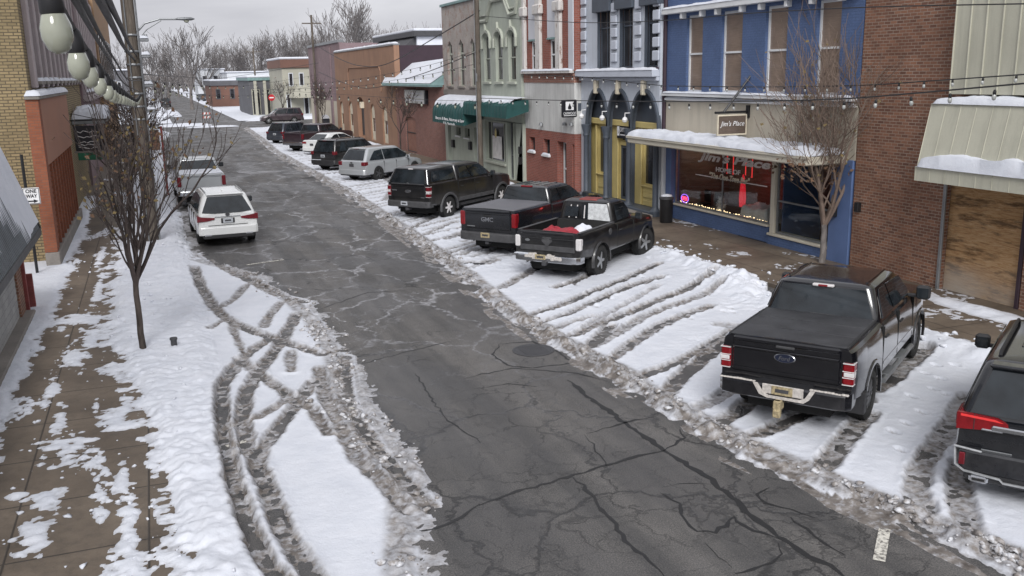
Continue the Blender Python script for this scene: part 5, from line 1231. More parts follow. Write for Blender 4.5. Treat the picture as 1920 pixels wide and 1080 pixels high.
# ---- B1 brick building with boarded opening and green metal canopies
def b_brick():
    X = 17.1; r = bldg('brick_building', 'brown brick building with a boarded shopfront under pale green metal canopies', X, 15); F = Fac(r, X)
    ya = F.p(1603, 300)[0]
    yo = F.p(1768, 450)[0]; zo = F.p(1850, 333)[1]
    F.wall(-2, yo, BZ, zo, [], M['plywood'], .2, 'boarded_panel', dx=-.12)
    F.wall(yo + .02, ya - .04, BZ, 9.5, [], M['brick_dark'], .4)
    F.wall(-2, yo + .02, zo, 9.5, [], M['brick_dark'], .39, 'upper_wall', dx=-.003)
    # door split line and post
    yp = F.p(1912, 480)[0]
    F.box('corner_post', yo - .02, yo + .07, BZ, zo, .06, M['grey_metal']); F.box('corner_post', yp - .05, yp + .05, BZ, zo, -.02, M['maroon'], .10)
    F.box('brick_pier', -2, yp - .06, BZ, zo, -.04, M['brick_dark'], .10)
    # lower canopy: sloping standing seam skirt
    yl = F.p(1720, 310)[0]; zt = F.p(1850, 185)[1]; zm = F.p(1850, 297)[1]; zb = F.p(1850, 333)[1]
    out = 1.25
    def awn(y1, z_top, z_mid, z_bot, o_top, o_bot, name):
        mb = MB(); pr = [(X, z_top), (X - o_top, z_top), (X - o_bot, z_mid), (X - o_bot - .05, z_mid), (X - o_bot - .05, z_bot), (X, z_bot)]
        mb.loft([[(a, y, z) for a, z in pr] for y in (-2, y1)]); 
        y = y1
        while y > -2:
            mb.tube([(X - o_top - .004, y - .01, z_top), (X - o_bot - .004, y - .01, z_mid + .01)], .008, 5); mb.box(X - o_bot - .058, X - o_bot - .04, y - .022, y - .002, z_bot, z_mid); y -= .42
        return wpart(mb, name, M['metal_green'], r)
    x_at = lambda px, py, y: PY(px, py, y)
    a = awn(yl - 1.02, zt - .10, zm - .20, zb - .10, .72, 1.0, 'canopy')
    mb = snow_lump(X - 1.10, X - .76, -2, yl - 1.05, zm - .20, .30, 3); mb.build('snow', M['snow'], a, smooth=60)
    mb = snow_lump(X - .76, X, -2, yl - 1.05, zt - .10, .16, 4); mb.build('snow', M['snow'], a, smooth=60)
    yu = F.p(1803, 130)[0]
    mb = MB(); mb.box(X - .30, X - .01, -2, yu, zt + .1, 9.0)
    y = yu
    while y > -2: mb.tube([(X - .31, y - .02, zt + .1), (X - .31, y - .02, 9.0)], .016, 5); y -= .42
    wpart(mb, 'metal_cladding', M['metal_green'], r)
    body_block(r, X + .4, X + 14, -2, ya, 0, 9.2, M['brick_dark'])
    F.box('conduit_box', ya - .35, ya - .2, 1.6, 1.85, .12, M['black_metal'])
b_brick()

# ---- B2 Jim's
def b_blue():
    X = 17.1; r = bldg('blue_building', 'blue painted brick bar building with a snowy canopy and a lettered shop window', X, 25); F = Fac(r, X)
    yR = F.p(1603, 300)[0]; yL = F.p(1248, 250)[0]
    zs = F.p(1420, 186)[1]; zw = F.p(1400, 10)[1]; ztop = 9.6
    wins = [(1287, 1317, 22, 172), (1352, 1391, 14, 174), (1434, 1475, 2, 176), (1530, 1575, -18, 178)]
    holes = []
    for a, b, t, bt in wins:
        p = F.rect(a, b, t, bt); holes.append([(p[0][0], zs + .16), (p[1][0], zs + .16), (p[1][0], zw - .10), (p[0][0], zw - .10)])
    F.wall(yR, yL, zs, ztop, holes, M['brick_blue'], .4)
    for h in holes: F.window(h, M['white_paint'], M['blind'], .075, .10, [('h', .5, .06)])
    # window boards above are beyond the frame; painted ledge and cornice
    o = F.box('sill_ledge', yR + .02, yL - .02, zs + .02, zs + .13, .22, M['white_paint']); mb = snow_lump(X - .24, X - .005, yR + .03, yL - .03, zs + .13, .055, 7); mb.build('snow', M['snow'], o, smooth=60)
    o = F.box('cornice', yR + .02, yL - .02, zw + .0, zw + .17, .26, M['white_paint']); mb = snow_lump(X - .28, X, yR + .03, yL - .03, zw + .17, .08, 8); mb.build('snow', M['snow'], o, smooth=60)
    for h in holes:
        for y in (h[0][0] - .10, h[1][0] + .10): F.box('bracket', y - .06, y + .06, zw - .19, zw - .004, .20, M['white_paint'])
    # cream sign band
    zc = F.p(1300, 262)[1]
    zct = zs - .02; zcb = 2.9
    F.wall(yR, yL, zcb, zct, [], M['cream_panel'], .38, 'sign_band', dx=.004)
    o = F.box('band_ledge', yR + .03, yL - .03, zct - .11, zct - .03, .10, M['white_paint']); mb = snow_lump(X - .12, X - .004, yR + .05, yL - .05, zct - .03, .04, 9); mb.build('snow', M['snow'], o, smooth=60)
    # canopy
    out = 1.35; ya = F.p(1575, 330)[0] + .1; yb = yL + .35
    p1 = PX(1222, 262, X - out)
    z1 = PX(1350, 290, X - out)[1] + .21
    mb = MB(); mb.bbox(X - out, X - .006, yR + .25, yb, z1 - .22, z1 + .02, .03); mb.bbox(X - out - .05, X - out + .05, yR + .22, yb + .03, z1 - .05, z1 + .04, .015)
    c = wpart(mb, 'canopy', M['cream_paint'], r); mb = snow_lump(X - out - .06, X - .01, yR + .24, yb + .03, z1 + .03, .21, 11, .12); mb.build('snow', M['snow'], c, smooth=60)
    zf = z1 - .22
    # shopfront: corner post, pilasters, big window, recess, bay
    F.box('corner_post', yL - .12, yL + .02, BZ, zf, .16, M['white_paint'], .1)
    yp0 = F.p(1260, 340)[0]
    F.box('pilaster', yp0, yL - .13, BZ, zf, .05, M['blue_trim'], .3)
    yg1 = yp0 - .02; yg0 = F.p(1441, 345)[0]; zsill = PX(1350, 404, X + .06)[1]
    # left window set back at the far end: wall below it
    Fw = Fac(r, X + .06)
    ywe = yg0
    Fw.wall(ywe, yg1, BZ, zsill, [], M['brick_blue'], .40, 'stall_riser'); Fw.box('window_ledge', ywe, yg1, zsill, zsill + .06, .06, M['cream_paint'], .2)
    win = [(ywe, zsill + .07), (yg1, zsill + .07), (yg1, zf), (ywe, zf)]
    w = Fw.window(win, M['grey_metal'], M['glass_clear'], .05, .06, [('v', .47, .04)], name='shop_window')
    # lettering on the glass
    yc = (ywe + yg1) / 2; xg = Fw.X - .01
    def tx(body, py, h, wd, mat, dy=0, shear=0.0):
        z = PX(1385, py, xg)[1]; o = text_obj('lettering', body, mat, frame_m((xg, yc + dy, z), (0, -1, 0), (0, 0, 1)), wd, h, None, shear=shear, bold=.012); o.parent = w; o.matrix_parent_inverse = Matrix.Identity(4)
        return o
    for (b_, px0, px1, py0, py1, mt, shr) in (("Jim's Place", 1305, 1441, 291, 313, M['grey_letter'], .3), ('HOME OF', 1342, 1388, 316, 325, M['grey_letter'], 0.0), ('"The One Tree Bar"', 1329, 1405, 328, 340, M['cream_letter'], .25)):
        pm = ((px0 + px1) / 2, (py0 + py1) / 2); y, z = PX(*pm, xg); wd = abs(PX(px0, pm[1], xg)[0] - PX(px1, pm[1], xg)[0]); h = abs(PX(pm[0], py0, xg)[1] - PX(pm[0], py1, xg)[1])
        o = text_obj('lettering', b_, mt, frame_m((xg, y, z), (0, -1, 0), (0, 0, 1)), wd, h, None, shear=shr, bold=.035); o.parent = w
    y0, z0 = PX(1305, 311, xg); y1, z1_ = PX(1440, 316, xg); mb = MB(); mb.box(xg - .006, xg, y1, y0, z0 - .30, z0 - .27); mb.build('lettering_underline', M['grey_letter'], w)
    # interior room
    mb = MB(); mb.box(X + 2.6, X + 2.7, yR + .2, yL - .1, .1, zf + .3); mb.box(X + .4, X + 4.2, yL - .16, yL - .1, .1, zf + .3); mb.box(X + .4, X + 4.2, yR + .2, yR + .26, .1, zf + .3); mb.box(X + .4, X + 4.3, yR + .2, yL - .1, zf + .3, zf + .36); mb.box(X + .5, X + 4.3, yR + .2, yL - .1, .05, .12)
    wpart(mb, 'interior', m_wood('dark_panelling', (.14, .105, .09), (.24, .19, .16), (1, 1, 9)), r)
    # right bay (projecting nearer the street) with knee wall
    yb1 = yg0 - .05 - .35; yb0 = F.p(1555, 400)[0]; Fb = Fac(r, X)
    yb1 = F.p(1440, 440)[0]; yb1 = min(yb1, yg0 - .02); zk = F.p(1500, 455)[1]
    Fb.wall(yb0, yb1, BZ, zk, [], M['brick_blue'], .5, 'stall_riser'); Fb.box('window_ledge', yb0, yb1 + .02, zk, zk + .07, .05, M['cream_paint'], .5)
    mb = MB(); mb.box(X + .02, X + .5, yb1 - .001, yb1 + .08, BZ, zk - .02); wpart(mb, 'bay_return', M['brick_blue'], r)
    Fb.window([(yb0, zk + .08), (yb1 - .25, zk + .08), (yb1 - .25, zf), (yb0, zf)], M['grey_metal'], M['glass_clear'], .06, .08, [('h', .42, .05)], name='shop_window')
    Fb.box('corner_post', yb1 - .22, yb1 - .04, zk + .07, zf, .0, M['cream_paint'], .18)
    yq = F.p(1592, 440)[0]; F.box('pilaster', yR + .03, yb0 - .01, BZ, zf + .1, .03, M['blue_trim'], .3)
    F.box('mailbox', yb0 - .35, yb0 - .14, 1.35, 1.75, .16, M['black_metal'], 0, .02)
    mb = MB(); mb.box(X + .5, X + 1.9, yg0 - .10, yg0 - .04, .12, zf); 
    o = wpart(mb, 'recess_wall', M['blue_trim'], r)
    body_block(r, X + 4.35, X + 15, yR, yL, 0, 9.4, M['brick_dark'])
    mb = MB(); mb.box(X + .42, X + 4.3, yR + .03, yL - .03, zf + .38, 9.4); wpart(mb, 'building_body', M['brick_dark'], r)
    mb = MB(); mb.bbox(X + .02, X + .9, yg0 - 1.0, yg0 + 1.5, .118, .135, .004); o = wpart(mb, 'doormat', M['black_metal'], None); tag(o, 'black rubber doormat in the recessed entrance of the blue bar', 'doormat')
    # string of small lights and props in the window
    mb = MB(); rg_ = random.Random(7)
    for k in range(46): y = ywe + .3 + (yg1 - ywe - .4) * k / 46; mb.lathe([(.018, 0), (.02, .015), (.005, .03)], 6, Matrix.Translation((Fw.X + .16 + rg_.uniform(-.03, .05), y, zsill + .08 + rg_.uniform(0, .05))))
    o = wpart(mb, 'fairy_lights', m_emit('warm_fairy_bulb', (1, .72, .4), 2.2), None); tag(o, 'string of tiny warm fairy lights along the bar window ledge', 'fairy lights')
    # open neon
    y, z = PX(1284, 372, Fw.X + .14); Mt = frame_m((Fw.X + .135, y, z), (0, -1, 0), (0, 0, 1)); s_ = thing('neon_sign', 'small round glowing red and blue open sign in the bar window corner', 'neon sign', (Fw.X + .14, y, z)); s_['static'] = 1
    o = text_obj('lettering', 'OPEN', m_emit('red_neon', (1, .05, .12), 2.2), Mt, .34, .14, s_, thick=.01); 
    mb = MB(); mb.tube([(Fw.X + .14, y + .24 * math.cos(a), z + .145 * math.sin(a)) for a in np.linspace(0, 6.283, 25)], .012, 6, cap=False); wpart(mb, 'neon_ring', m_emit('blue_neon', (.3, .12, .8), 1.4), s_)
    mb = MB(); mb.prism([(Fw.X + .165, y + .26 * math.cos(a), z + .165 * math.sin(a)) for a in np.linspace(0, 6.0, 20)], (.02, 0, 0)); wpart(mb, 'backing', M['black_sign'], s_)
    # red lamp, chairs, tinsel tree
    for nm_, c_, e_, px_, xx_, zz_ in (('red_lamp_light', (1, .06, .05), 7, 1398, X + 1.5, 1.7), ('bar_fill_light', (1, .72, .5), 5, 1330, X + 1.2, 2.5)):  # warm point light is added to brighten the room, standing for the fairy lights
        ld = bpy.data.lights.new(nm_, 'POINT'); ld.energy = e_; ld.color = c_; ld.shadow_soft_size = .15; lo = bpy.data.objects.new(nm_, ld); COL.objects.link(lo); lo.location = (xx_, PX(px_, 350, xx_)[0], zz_)
    y, z = PX(1392, 375, X + 1.3); mb = MB(); mb.lathe([(.10, 0), (.12, .3), (.09, .7), (.03, 1.05), (.01, 1.1)], 16, Matrix.Translation((X + 1.3, y, .75))); o = wpart(mb, 'lamp', m_emit('red_glow', (1, .03, .05), .3), None); tag(o, 'tall glowing red lamp inside the bar window', 'lamp')
    mb = MB(); zz = PX(1420, 300, X + 1.0)[1]
    yy0 = PX(1436, 300, X + 1.0)[0]; yy1 = PX(1388, 300, X + 1.0)[0]
    mb.tube([(X + .5, yy1, zz - .5), (X + .5, yy1, zz + .1), (X + .5, yy1 - .35, zz + .1), (X + .5, yy1 - .35, zz - .5)], .016, 5); mb.tube([(X + .5, yy0, zz - .5), (X + .5, yy0, zz + .1), (X + .5, yy0 + .35, zz + .1), (X + .5, yy0 + .35, zz - .45)], .016, 5)
    o = wpart(mb, 'neon_light', m_emit('red_tube', (1, .05, .05), .55), None); tag(o, 'thin red neon tubes hanging behind the bar window lettering', 'neon light')
    for i, (px, py) in enumerate(((1318, 375), (1345, 378))):
        y, z = PX(px, py, X + 1.2); t = thing('bar_chair', 'dark chair inside the bar window nearest the open sign' if i == 0 else 'dark chair inside the bar window beside the glass bar post', 'chair', (X + 1.2, y, .12), R_(30 * i), 'chairs inside the bar')
        mb = MB(); mb.bbox(-.22, .22, -.22, .22, .44, .49, .02); mb.build('seat', M['black_metal'], t); mb = MB(); mb.bbox(.18, .22, -.21, .21, .52, .95, .015); mb.build('backrest', M['black_metal'], t)
        for a in (-.19, .19):
            for b in (-.19, .19): mb = MB(); mb.tube([(a, b, 0), (a, b, .45)], .015, 5); mb.build('leg', M['black_metal'], t)
    y, z = PX(1352, 392, Fw.X + .3); mb = MB(); rg_ = random.Random(3)
    for k in range(260):
        a = rg_.uniform(0, 6.28); h = rg_.random(); rad = .17 * (1 - abs(h - .5)) * rg_.uniform(.3, 1); p = Vector((Fw.X + .3 + rad * math.cos(a), y + rad * math.sin(a), zsill + .06 + h * .48)); d = Vector((rg_.gauss(0, 1), rg_.gauss(0, 1), rg_.gauss(0, 1))).normalized() * .05
        mb.tube([p - d, p + d], .006, 3)
    o = wpart(mb, 'tinsel_bush', M['sign_white'], None); tag(o, 'small white tinsel bush on the bar window ledge', 'decoration')
    y0, z0 = PX(1425, 398, X + .7); mb = snow_lump(X + .5, X + 1.3, y0 - .6, y0 + .9, .55, .45, 21); o = wpart(mb, 'fake_snow', M['grey_letter'], None, smooth=60); tag(o, 'grey heap of fabric snow decoration inside the bar window', 'decoration')
    # hanging sign
    x0, zt = PY(1347, 211, 25.0); 
    ys_ = F.p(1404, 205)[0]; s_ = thing('hanging_sign', 'brown wooden bar sign hanging from a black bracket over the snowy canopy', 'sign', (X, ys_, 4.0), 0, None); s_['static'] = 1
    xo, zo = PY(1346, 214, ys_); xi, zi = PY(1399, 209, ys_); zb = PY(1372, 252, ys_)[1]; zt = PY(1372, 216, ys_)[1]
    mb = MB(); mb.bbox(xo, xi, ys_ - .025, ys_ + .025, zb, zt, .008); wpart(mb, 'board', M['sign_brown'], s_)
    mb = MB(); mb.holed([(xo - .02, ys_ - .03, zb - .02), (xi + .02, ys_ - .03, zb - .02), (xi + .02, ys_ - .03, zt + .02), (xo - .02, ys_ - .03, zt + .02)], [[(xo + .02, ys_ - .03, zb + .02), (xi - .02, ys_ - .03, zb + .02), (xi - .02, ys_ - .03, zt - .02), (xo + .02, ys_ - .03, zt - .02)]], (0, .06, 0), 0, True); wpart(mb, 'frame', M['cream_letter'], s_)
    mb = MB(); mb.tube([(xo - .1, ys_, zt + .09), (X, ys_, zt + .09)], .04, 6); mb.tube([(xo + .2, ys_, zt + .09), (X + .02, ys_, zt + 1.15)], .035, 6); mb.bbox(X - .06, X + .0, ys_ - .08, ys_ + .08, zt - .1, zt + .28, .01); wpart(mb, 'bracket', M['black_metal'], s_)
    text_obj('lettering', "Jim's Place", M['sign_white'], frame_m(((xo + xi) / 2, ys_ - .027, (zb + zt) / 2 + .02), (1, 0, 0), (0, 0, 1)), (xi - xo) * .86, (zt - zb) * .34, s_, shear=.3)
    # downpipe
    mb = MB(); mb.tube([(X - .04, yL + .06, .1), (X - .04, yL + .06, 9.4)], .08, 8); wpart(mb, 'downpipe', M['maroon'], r)
    return yR, yL
yR2, yL2 = b_blue()

# ---- B3 lavender building with three arches
def b_lav():
    X = 16.9; r = bldg('arcade_building', 'lavender grey building with three dark arches over a mustard shopfront', X, 34); F = Fac(r, X)
    y0 = yL2 + .12; y1 = F.p(1090, 250)[0]
    zl = F.p(1165, 134)[1]
    A = [(1105, 1143, 176, 238), (1141, 1188, 170, 242), (1187, 1237, 166, 250)]
    keys = [(1115, 170), (1158, 170), (1205, 172)]
    bnd = [F.p(px, 230)[0] for px in (1102, 1141, 1184, 1237)]
    zsp = F.p(1165, 240)[1]; ztop = F.p(1160, 171)[1]
    holes = []
    for k in range(3):
        a, b = bnd[k + 1] + .05, bnd[k] - .05
        holes.append(F.yz(a, b, BZ + .01, ztop, (ztop - zsp), 14))
    wins = [(1124, 1141, -90, 127), (1166, 1184, -90, 125), (1213, 1232, -90, 122)]
    wh = []
    zwb = F.p(1170, 127)[1]
    for a, b, t, bt in wins: p = F.rect(a - 4, b + 3, t, bt); wh.append([(p[0][0], zwb), (p[1][0], zwb), (p[1][0], 8.6), (p[0][0], 8.6)])
    outer_top = [(y1, 10.0), (y0, 10.0)]
    F.wall(y0, y1, BZ, 10.0, holes + wh, M['lavender'], .14, rev=M['slate'])
    for h in wh:
        F.window(h, M['slate'], M['pane_dark'], .06, .16, [('h', .48, .05), ('v', .5, .03)], .09, M['maroon'])
        F.box('window_hood', h[0][0] - .18, h[1][0] + .18, 7.55, 8.3, .16, M['slate'], .1)
        # quoined piers between windows
    piers = [y0 + .25, (wh[2][1][0] + wh[1][0][0]) / 2, (wh[1][1][0] + wh[0][0][0]) / 2, y1 - .3]
    for yp in piers:
        z = zl + .35
        while z < 9.6: F.box('quoin', yp - .24, yp + .24, z, z + .36, .07, M['lav_trim'], 0, .035); z += .46
    o = F.box('ledge', y0 + .02, y1 - .02, zl - .20, zl + .04, .30, M['lav_trim']); mb = snow_lump(X - .32, X - .005, y0 + .04, y1 - .04, zl + .04, .09, 14); mb.build('snow', M['snow'], o, smooth=60)
    F.box('frieze', y0 + .02, y1 - .02, zl - .34, zl - .21, .12, M['lav_trim'])
    for k, h in enumerate(holes):
        a, b = h[0][0], h[1][0]; m = (a + b) / 2
        oy = F.yz(a - .10, b + .10, zsp, ztop + .12, ztop - zsp + .12, 14)[2:]; iy = F.yz(a, b, zsp, ztop, ztop - zsp, 14)[2:]
        mb = MB(); mb.loft([[(X - .09, p[0], p[1]), (X - .09, q[0], q[1]), (X + .05, q[0], q[1]), (X + .05, p[0], p[1])] for p, q in zip(oy, iy)]); wpart(mb, 'arch_moulding', M['slate'], r, smooth=40)
        F.box('keystone', m - .09, m + .09, ztop - .12, ztop + .42, .18, M['cream_letter'], 0, .03)
    # columns
    for k in range(4):
        yc = bnd[k] + (-.06 if k == 0 else (.0 if k < 3 else .06)); mb = MB()
        mb.lathe([(.20, .1), (.20, .30), (.15, .36), (.11, .45), (.105, 2.0), (.10, zsp - .5), (.14, zsp - .42), (.12, zsp - .32), (.20, zsp - .05), (.21, zsp + .02)], 16, Matrix.Translation((X - .10, yc, 0))); wpart(mb, 'column', M['slate'], r, smooth=35)
    # arcade lunette back wall and shopfront set back
    Fs = Fac(r, X + .34)
    zlint = Fs.p(1160, 228)[1]; zt2 = zlint - .12
    ys0, ys1 = y0 + .1, y1 - .1
    # two windows and the door
    zsill = Fs.p(1130, 325)[1]
    w1 = [Fs.p(1122, 280)[0], Fs.p(1144, 280)[0]]; d1 = [Fs.p(1163, 290)[0], Fs.p(1186, 290)[0]]; w2 = [Fs.p(1207, 280)[0], Fs.p(1236, 280)[0]]
    zdl = Fs.p(1172, 268)[1]; zth = Fs.p(1172, 241)[1]
    hl = [[(w1[1], zsill), (w1[0], zsill), (w1[0], zt2 - .1), (w1[1], zt2 - .1)], [(d1[1], .32), (d1[0], .32), (d1[0], zdl - .1), (d1[1], zdl - .1)], [(d1[1], zdl + .05), (d1[0], zdl + .05), (d1[0], zth), (d1[1], zth)], [(w2[1], zsill - .1), (w2[0], zsill - .1), (w2[0], zt2 - .1), (w2[1], zt2 - .1)]]
    Fs.wall(ys0, ys1, .1, zlint, hl, M['mustard'], .15, 'shopfront')
    Fs.wall(ys0, ys1, zlint + .01, ztop + .3, [], M['slate'], .15, 'lunette_wall', dx=.01)
    Fs.box('lintel', ys0, ys1, zlint - .16, zlint + .08, .14, M['mustard'], 0, .03)
    Fs.window(hl[0], M['mustard'], M['pane_dark'], .05, .05, [], .06, M['mustard'], name='shop_window'); Fs.window(hl[3], M['mustard'], M['pane_dark'], .05, .05, [], .06, M['mustard'], name='shop_window')
    Fs.window(hl[2], M['mustard'], M['pane_dark'], .05, .05, name='transom_window')
    o = Fs.window(hl[1], M['slate'], M['pane_dark'], .11, .04, [], name='door'); mb = MB(); mb.tube([(Fs.X - .06, d1[1] + .10, 1.1), (Fs.X - .06, d1[1] + .10, 1.35)], .015, 6); mb.build('handle', M['chrome'], o)
    for a, b in ((w1[1] - .1, w1[0] + .1), (w2[1] - .05, w2[0] + .1)):
        for z0, z1 in ((.30, .52), (.60, .80)): Fs.box('recessed_panel', a + .12, b - .12, z0, z1, .03, M['mustard'], 0, .02)
    for yy in (w1[0] + .12, w1[1] - .12, d1[0] + .16, d1[1] - .1, w2[0] + .12): Fs.box('shop_pilaster', yy - .07, yy + .07, .3, zlint - .17, .07, M['mustard'], 0, .02)
    # sign over the door
    yc = (d1[0] + d1[1]) / 2; zc = (zdl + zth) / 2 + .16; s_ = thing('shop_sign', 'black shop sign with white lettering over the mustard door', 'sign', (Fs.X - .10, yc, zc)); s_['static'] = 1
    mb = MB(); mb.bbox(Fs.X - .13, Fs.X - .08, yc - .62, yc + .56, zc - .26, zc + .26, .01); wpart(mb, 'board', M['black_sign'], s_)
    text_obj('lettering', 'CAYWOOD', M['sign_white'], frame_m((Fs.X - .132, yc - .12, zc + .08), (0, -1, 0), (0, 0, 1)), .82, .17, s_, shear=.15); mb = MB()
    mb.holed([(Fs.X - .134, yc + .52, zc - .16), (Fs.X - .134, yc + .34, zc - .16), (Fs.X - .134, yc + .34, zc + .20), (Fs.X - .134, yc + .52, zc + .20)], [[(Fs.X - .134, yc + .47, zc - .08), (Fs.X - .134, yc + .39, zc - .08), (Fs.X - .134, yc + .43, zc + .12)]], (-.006, 0, 0)); wpart(mb, 'emblem', M['sign_white'], s_)
    mb = MB(); mb.box(Fs.X - .136, Fs.X - .13, yc - .52, yc + .26, zc - .14, zc - .10); wpart(mb, 'underline', M['sign_white'], s_)
    # steps
    mb = MB(); mb.bbox(X - .35, X + .33, y0, y1, .02, .30, .02); wpart(mb, 'entrance_step', M['slate'], r)
    mb = MB(); mb.bbox(X - 1.05, X - .34, y0 - .25, y1 - 1.6, .02, .22, .02); wpart(mb, 'entrance_step', M['concrete'], r)
    body_block(r, X + 1.0, X + 15, y0, y1, 0, 9.8, M['brick_dark'])
    for k in (0, 1, 2): mb = MB(); yy = bnd[k] if k else bnd[0]; mb.lathe([(.02, -.11), (.08, -.08), (.11, 0), (.08, .08), (.02, .11)], 14, Matrix.Translation((X - .28, yy, zsp + .35))); mb.tube([(X, yy, zsp + .6), (X - .28, yy, zsp + .6), (X - .28, yy, zsp + .45)], .02, 5); wpart(mb, 'wall_lantern', M['sign_white'], r, smooth=40)
    # projecting sign on the party line
    ys_ = y1 + .05; x0 = PY(1053, 205, ys_)[0]; x1 = PY(1081, 205, ys_)[0]; zt = PY(1067, 187, ys_)[1]; zb = PY(1067, 220, ys_)[1]; s_ = thing('projecting_sign', 'square black sign with a white flame house emblem projecting from the wall', 'sign', (X, ys_, zb)); s_['static'] = 1
    mb = MB(); mb.bbox(x0, x1, ys_ - .06, ys_ + .06, zb, zt, .03); wpart(mb, 'board', M['black_sign'], s_); mb = MB(); mb.bbox(x1 + .05, X, ys_ - .05, ys_ + .05, zb + .25, zt - .15, .01); wpart(mb, 'bracket', M['slate'], s_)
    w = x1 - x0; h = zt - zb; cx = (x0 + x1) / 2
    mb = MB(); q = lambda a, b: (cx + a * w, ys_ - .062, zb + b * h)
    mb.holed([q(-.27, .42), q(.27, .42), q(.27, .90), q(-.27, .90)], [[q(-.10, .46), q(.10, .46), q(.13, .56), q(.05, .70), q(.0, .83), q(-.06, .70), q(-.13, .56)]], (0, -.008, 0)); wpart(mb, 'emblem', M['sign_white'], s_)
    text_obj('lettering', 'CAYWOOD', M['sign_white'], frame_m((cx, ys_ - .064, zb + .23 * h), (1, 0, 0), (0, 0, 1)), w * .84, h * .15, s_, shear=.15); mb = MB(); mb.box(cx - w * .4, cx + w * .4, ys_ - .068, ys_ - .06, zb + h * .09, zb + h * .12); wpart(mb, 'underline', M['sign_white'], s_)
    return y1
yL3 = b_lav()

# ---- B4 red brick and white building
def b_white():
    X = 16.6; r = bldg('peeling_building', 'narrow building with peeling white upper windows above white stucco and red brick', X, 40); F = Fac(r, X)
    y0 = yL3 + .02; y1 = F.p(984, 200)[0]; zl = F.p(1035, 134)[1]; zb = F.p(1035, 155)[1]; zbr = F.p(1035, 246)[1]
    zsp = F.p(1020, 72)[1]; hs = []
    for (a, b) in ((996, 1007), (1031, 1044)): p = F.rect(a, b, 72, 134); hs.append([(p[0][0], zl + .06), (p[1][0], zl + .06), (p[1][0], zsp - .06), (p[0][0], zsp - .06)])
    F.wall(y0, y1, zl, 10.2, hs, M['brick_ltred'], .4, 'upper_wall')
    for h in hs: F.window(h, M['white_paint'], M['pane_dark'], .09, .05, [('h', .5, .07)])
    for (a, b, z0) in ((992, 1006, zsp), (1027.5, 1043, zsp), (1067, 1085.5, zl + .05)):
        p = F.rect(a, b, 20, 72); F.box('infill_panel', max(p[0][0], y0 + .02), p[1][0], z0, 9.0, .05, M['grey_panel'], -.003)
        if z0 == zsp: F.box('lintel', p[0][0], p[1][0], zsp - .08, zsp - .005, .09, M['roof_teal'], -.003)
    for (a, b) in ((1008, 1017), (1046, 1055), (983.5, 988)):
        p = F.rect(a, b, 20, 72); F.box('peeling_pilaster', p[0][0], p[1][0], zl + .04, 8.9, .16, M['peel'], -.003, .03); F.box('capital', p[0][0] - .15, p[1][0] + .15, F.p(1035, 24)[1], F.p(1035, 4)[1], .24, M['peel'], -.003, .05)
    o = F.box('ledge', y0 + .02, y1 - .02, zl - .08, zl + .03, .22, M['peel']); mb = snow_lump(X - .24, X - .004, y0 + .03, y1 - .03, zl + .03, .08, 16); mb.build('snow', M['snow'], o, smooth=60)
    F.wall(y0, y1, zb, zl - .085, [], M['brick_red'], .4, 'brick_band', dx=.04)
    F.wall(y0, y1, zbr, zb - .003, [], M['white_stucco'], .4, 'stucco_band', dx=.01)
    for px in (1018, 1062, 1075): y, z = F.p(px, 235); mb = MB(); mb.lathe([(.10, 0), (.08, .1), (.04, .14)], 12, Matrix.Translation((X - .1, y, z))); wpart(mb, 'flood_lamp', M['grey_metal'], r)
    # ground floor red brick with slots and two doors
    W1 = F.rect(993, 1003, 257, 283); W2 = F.rect(1019, 1031, 261, 290); D1 = F.rect(1045, 1062, 266, 352); D2 = F.rect(1073, 1089, 272, 358)
    for D in (D1, D2): D[0] = (D[0][0], .13); D[1] = (D[1][0], .13)
    F.wall(y0, y1, BZ, zbr - .003, [W1, W2, D1, [(max(D2[0][0], y0 + .05), .13), (D2[1][0], .13), (D2[2][0], D2[2][1]), (max(D2[3][0], y0 + .05), D2[3][1])]], M['brick_ltred'], .45)
    for w in (W1, W2): F.window(w, M['dark_grey'], M['pane_dark'], .05, .2, [], .09, M['white_paint'], snow=True)
    o = F.window(D1, M['white_paint'], M['pane_dark'], .10, .30, [('h', .45, .08)], name='door'); mb = MB(); mb.lathe([(.04, 0), (.03, .05)], 8, Matrix.Translation((X + .27, D1[0][0] + .2, 1.1))); mb.build('handle', M['chrome'], o)
    d2 = [(max(D2[0][0], y0 + .05), .13), (D2[1][0], .13), (D2[2][0], D2[2][1]), (max(D2[3][0], y0 + .05), D2[3][1])]
    o = F.window(d2, M['white_paint'], M['white_stucco'], .08, .30, name='door')
    body_block(r, X + .46, X + 14, y0, y1, 0, 10, M['brick_dark'])
    return y1
yL4 = b_white()

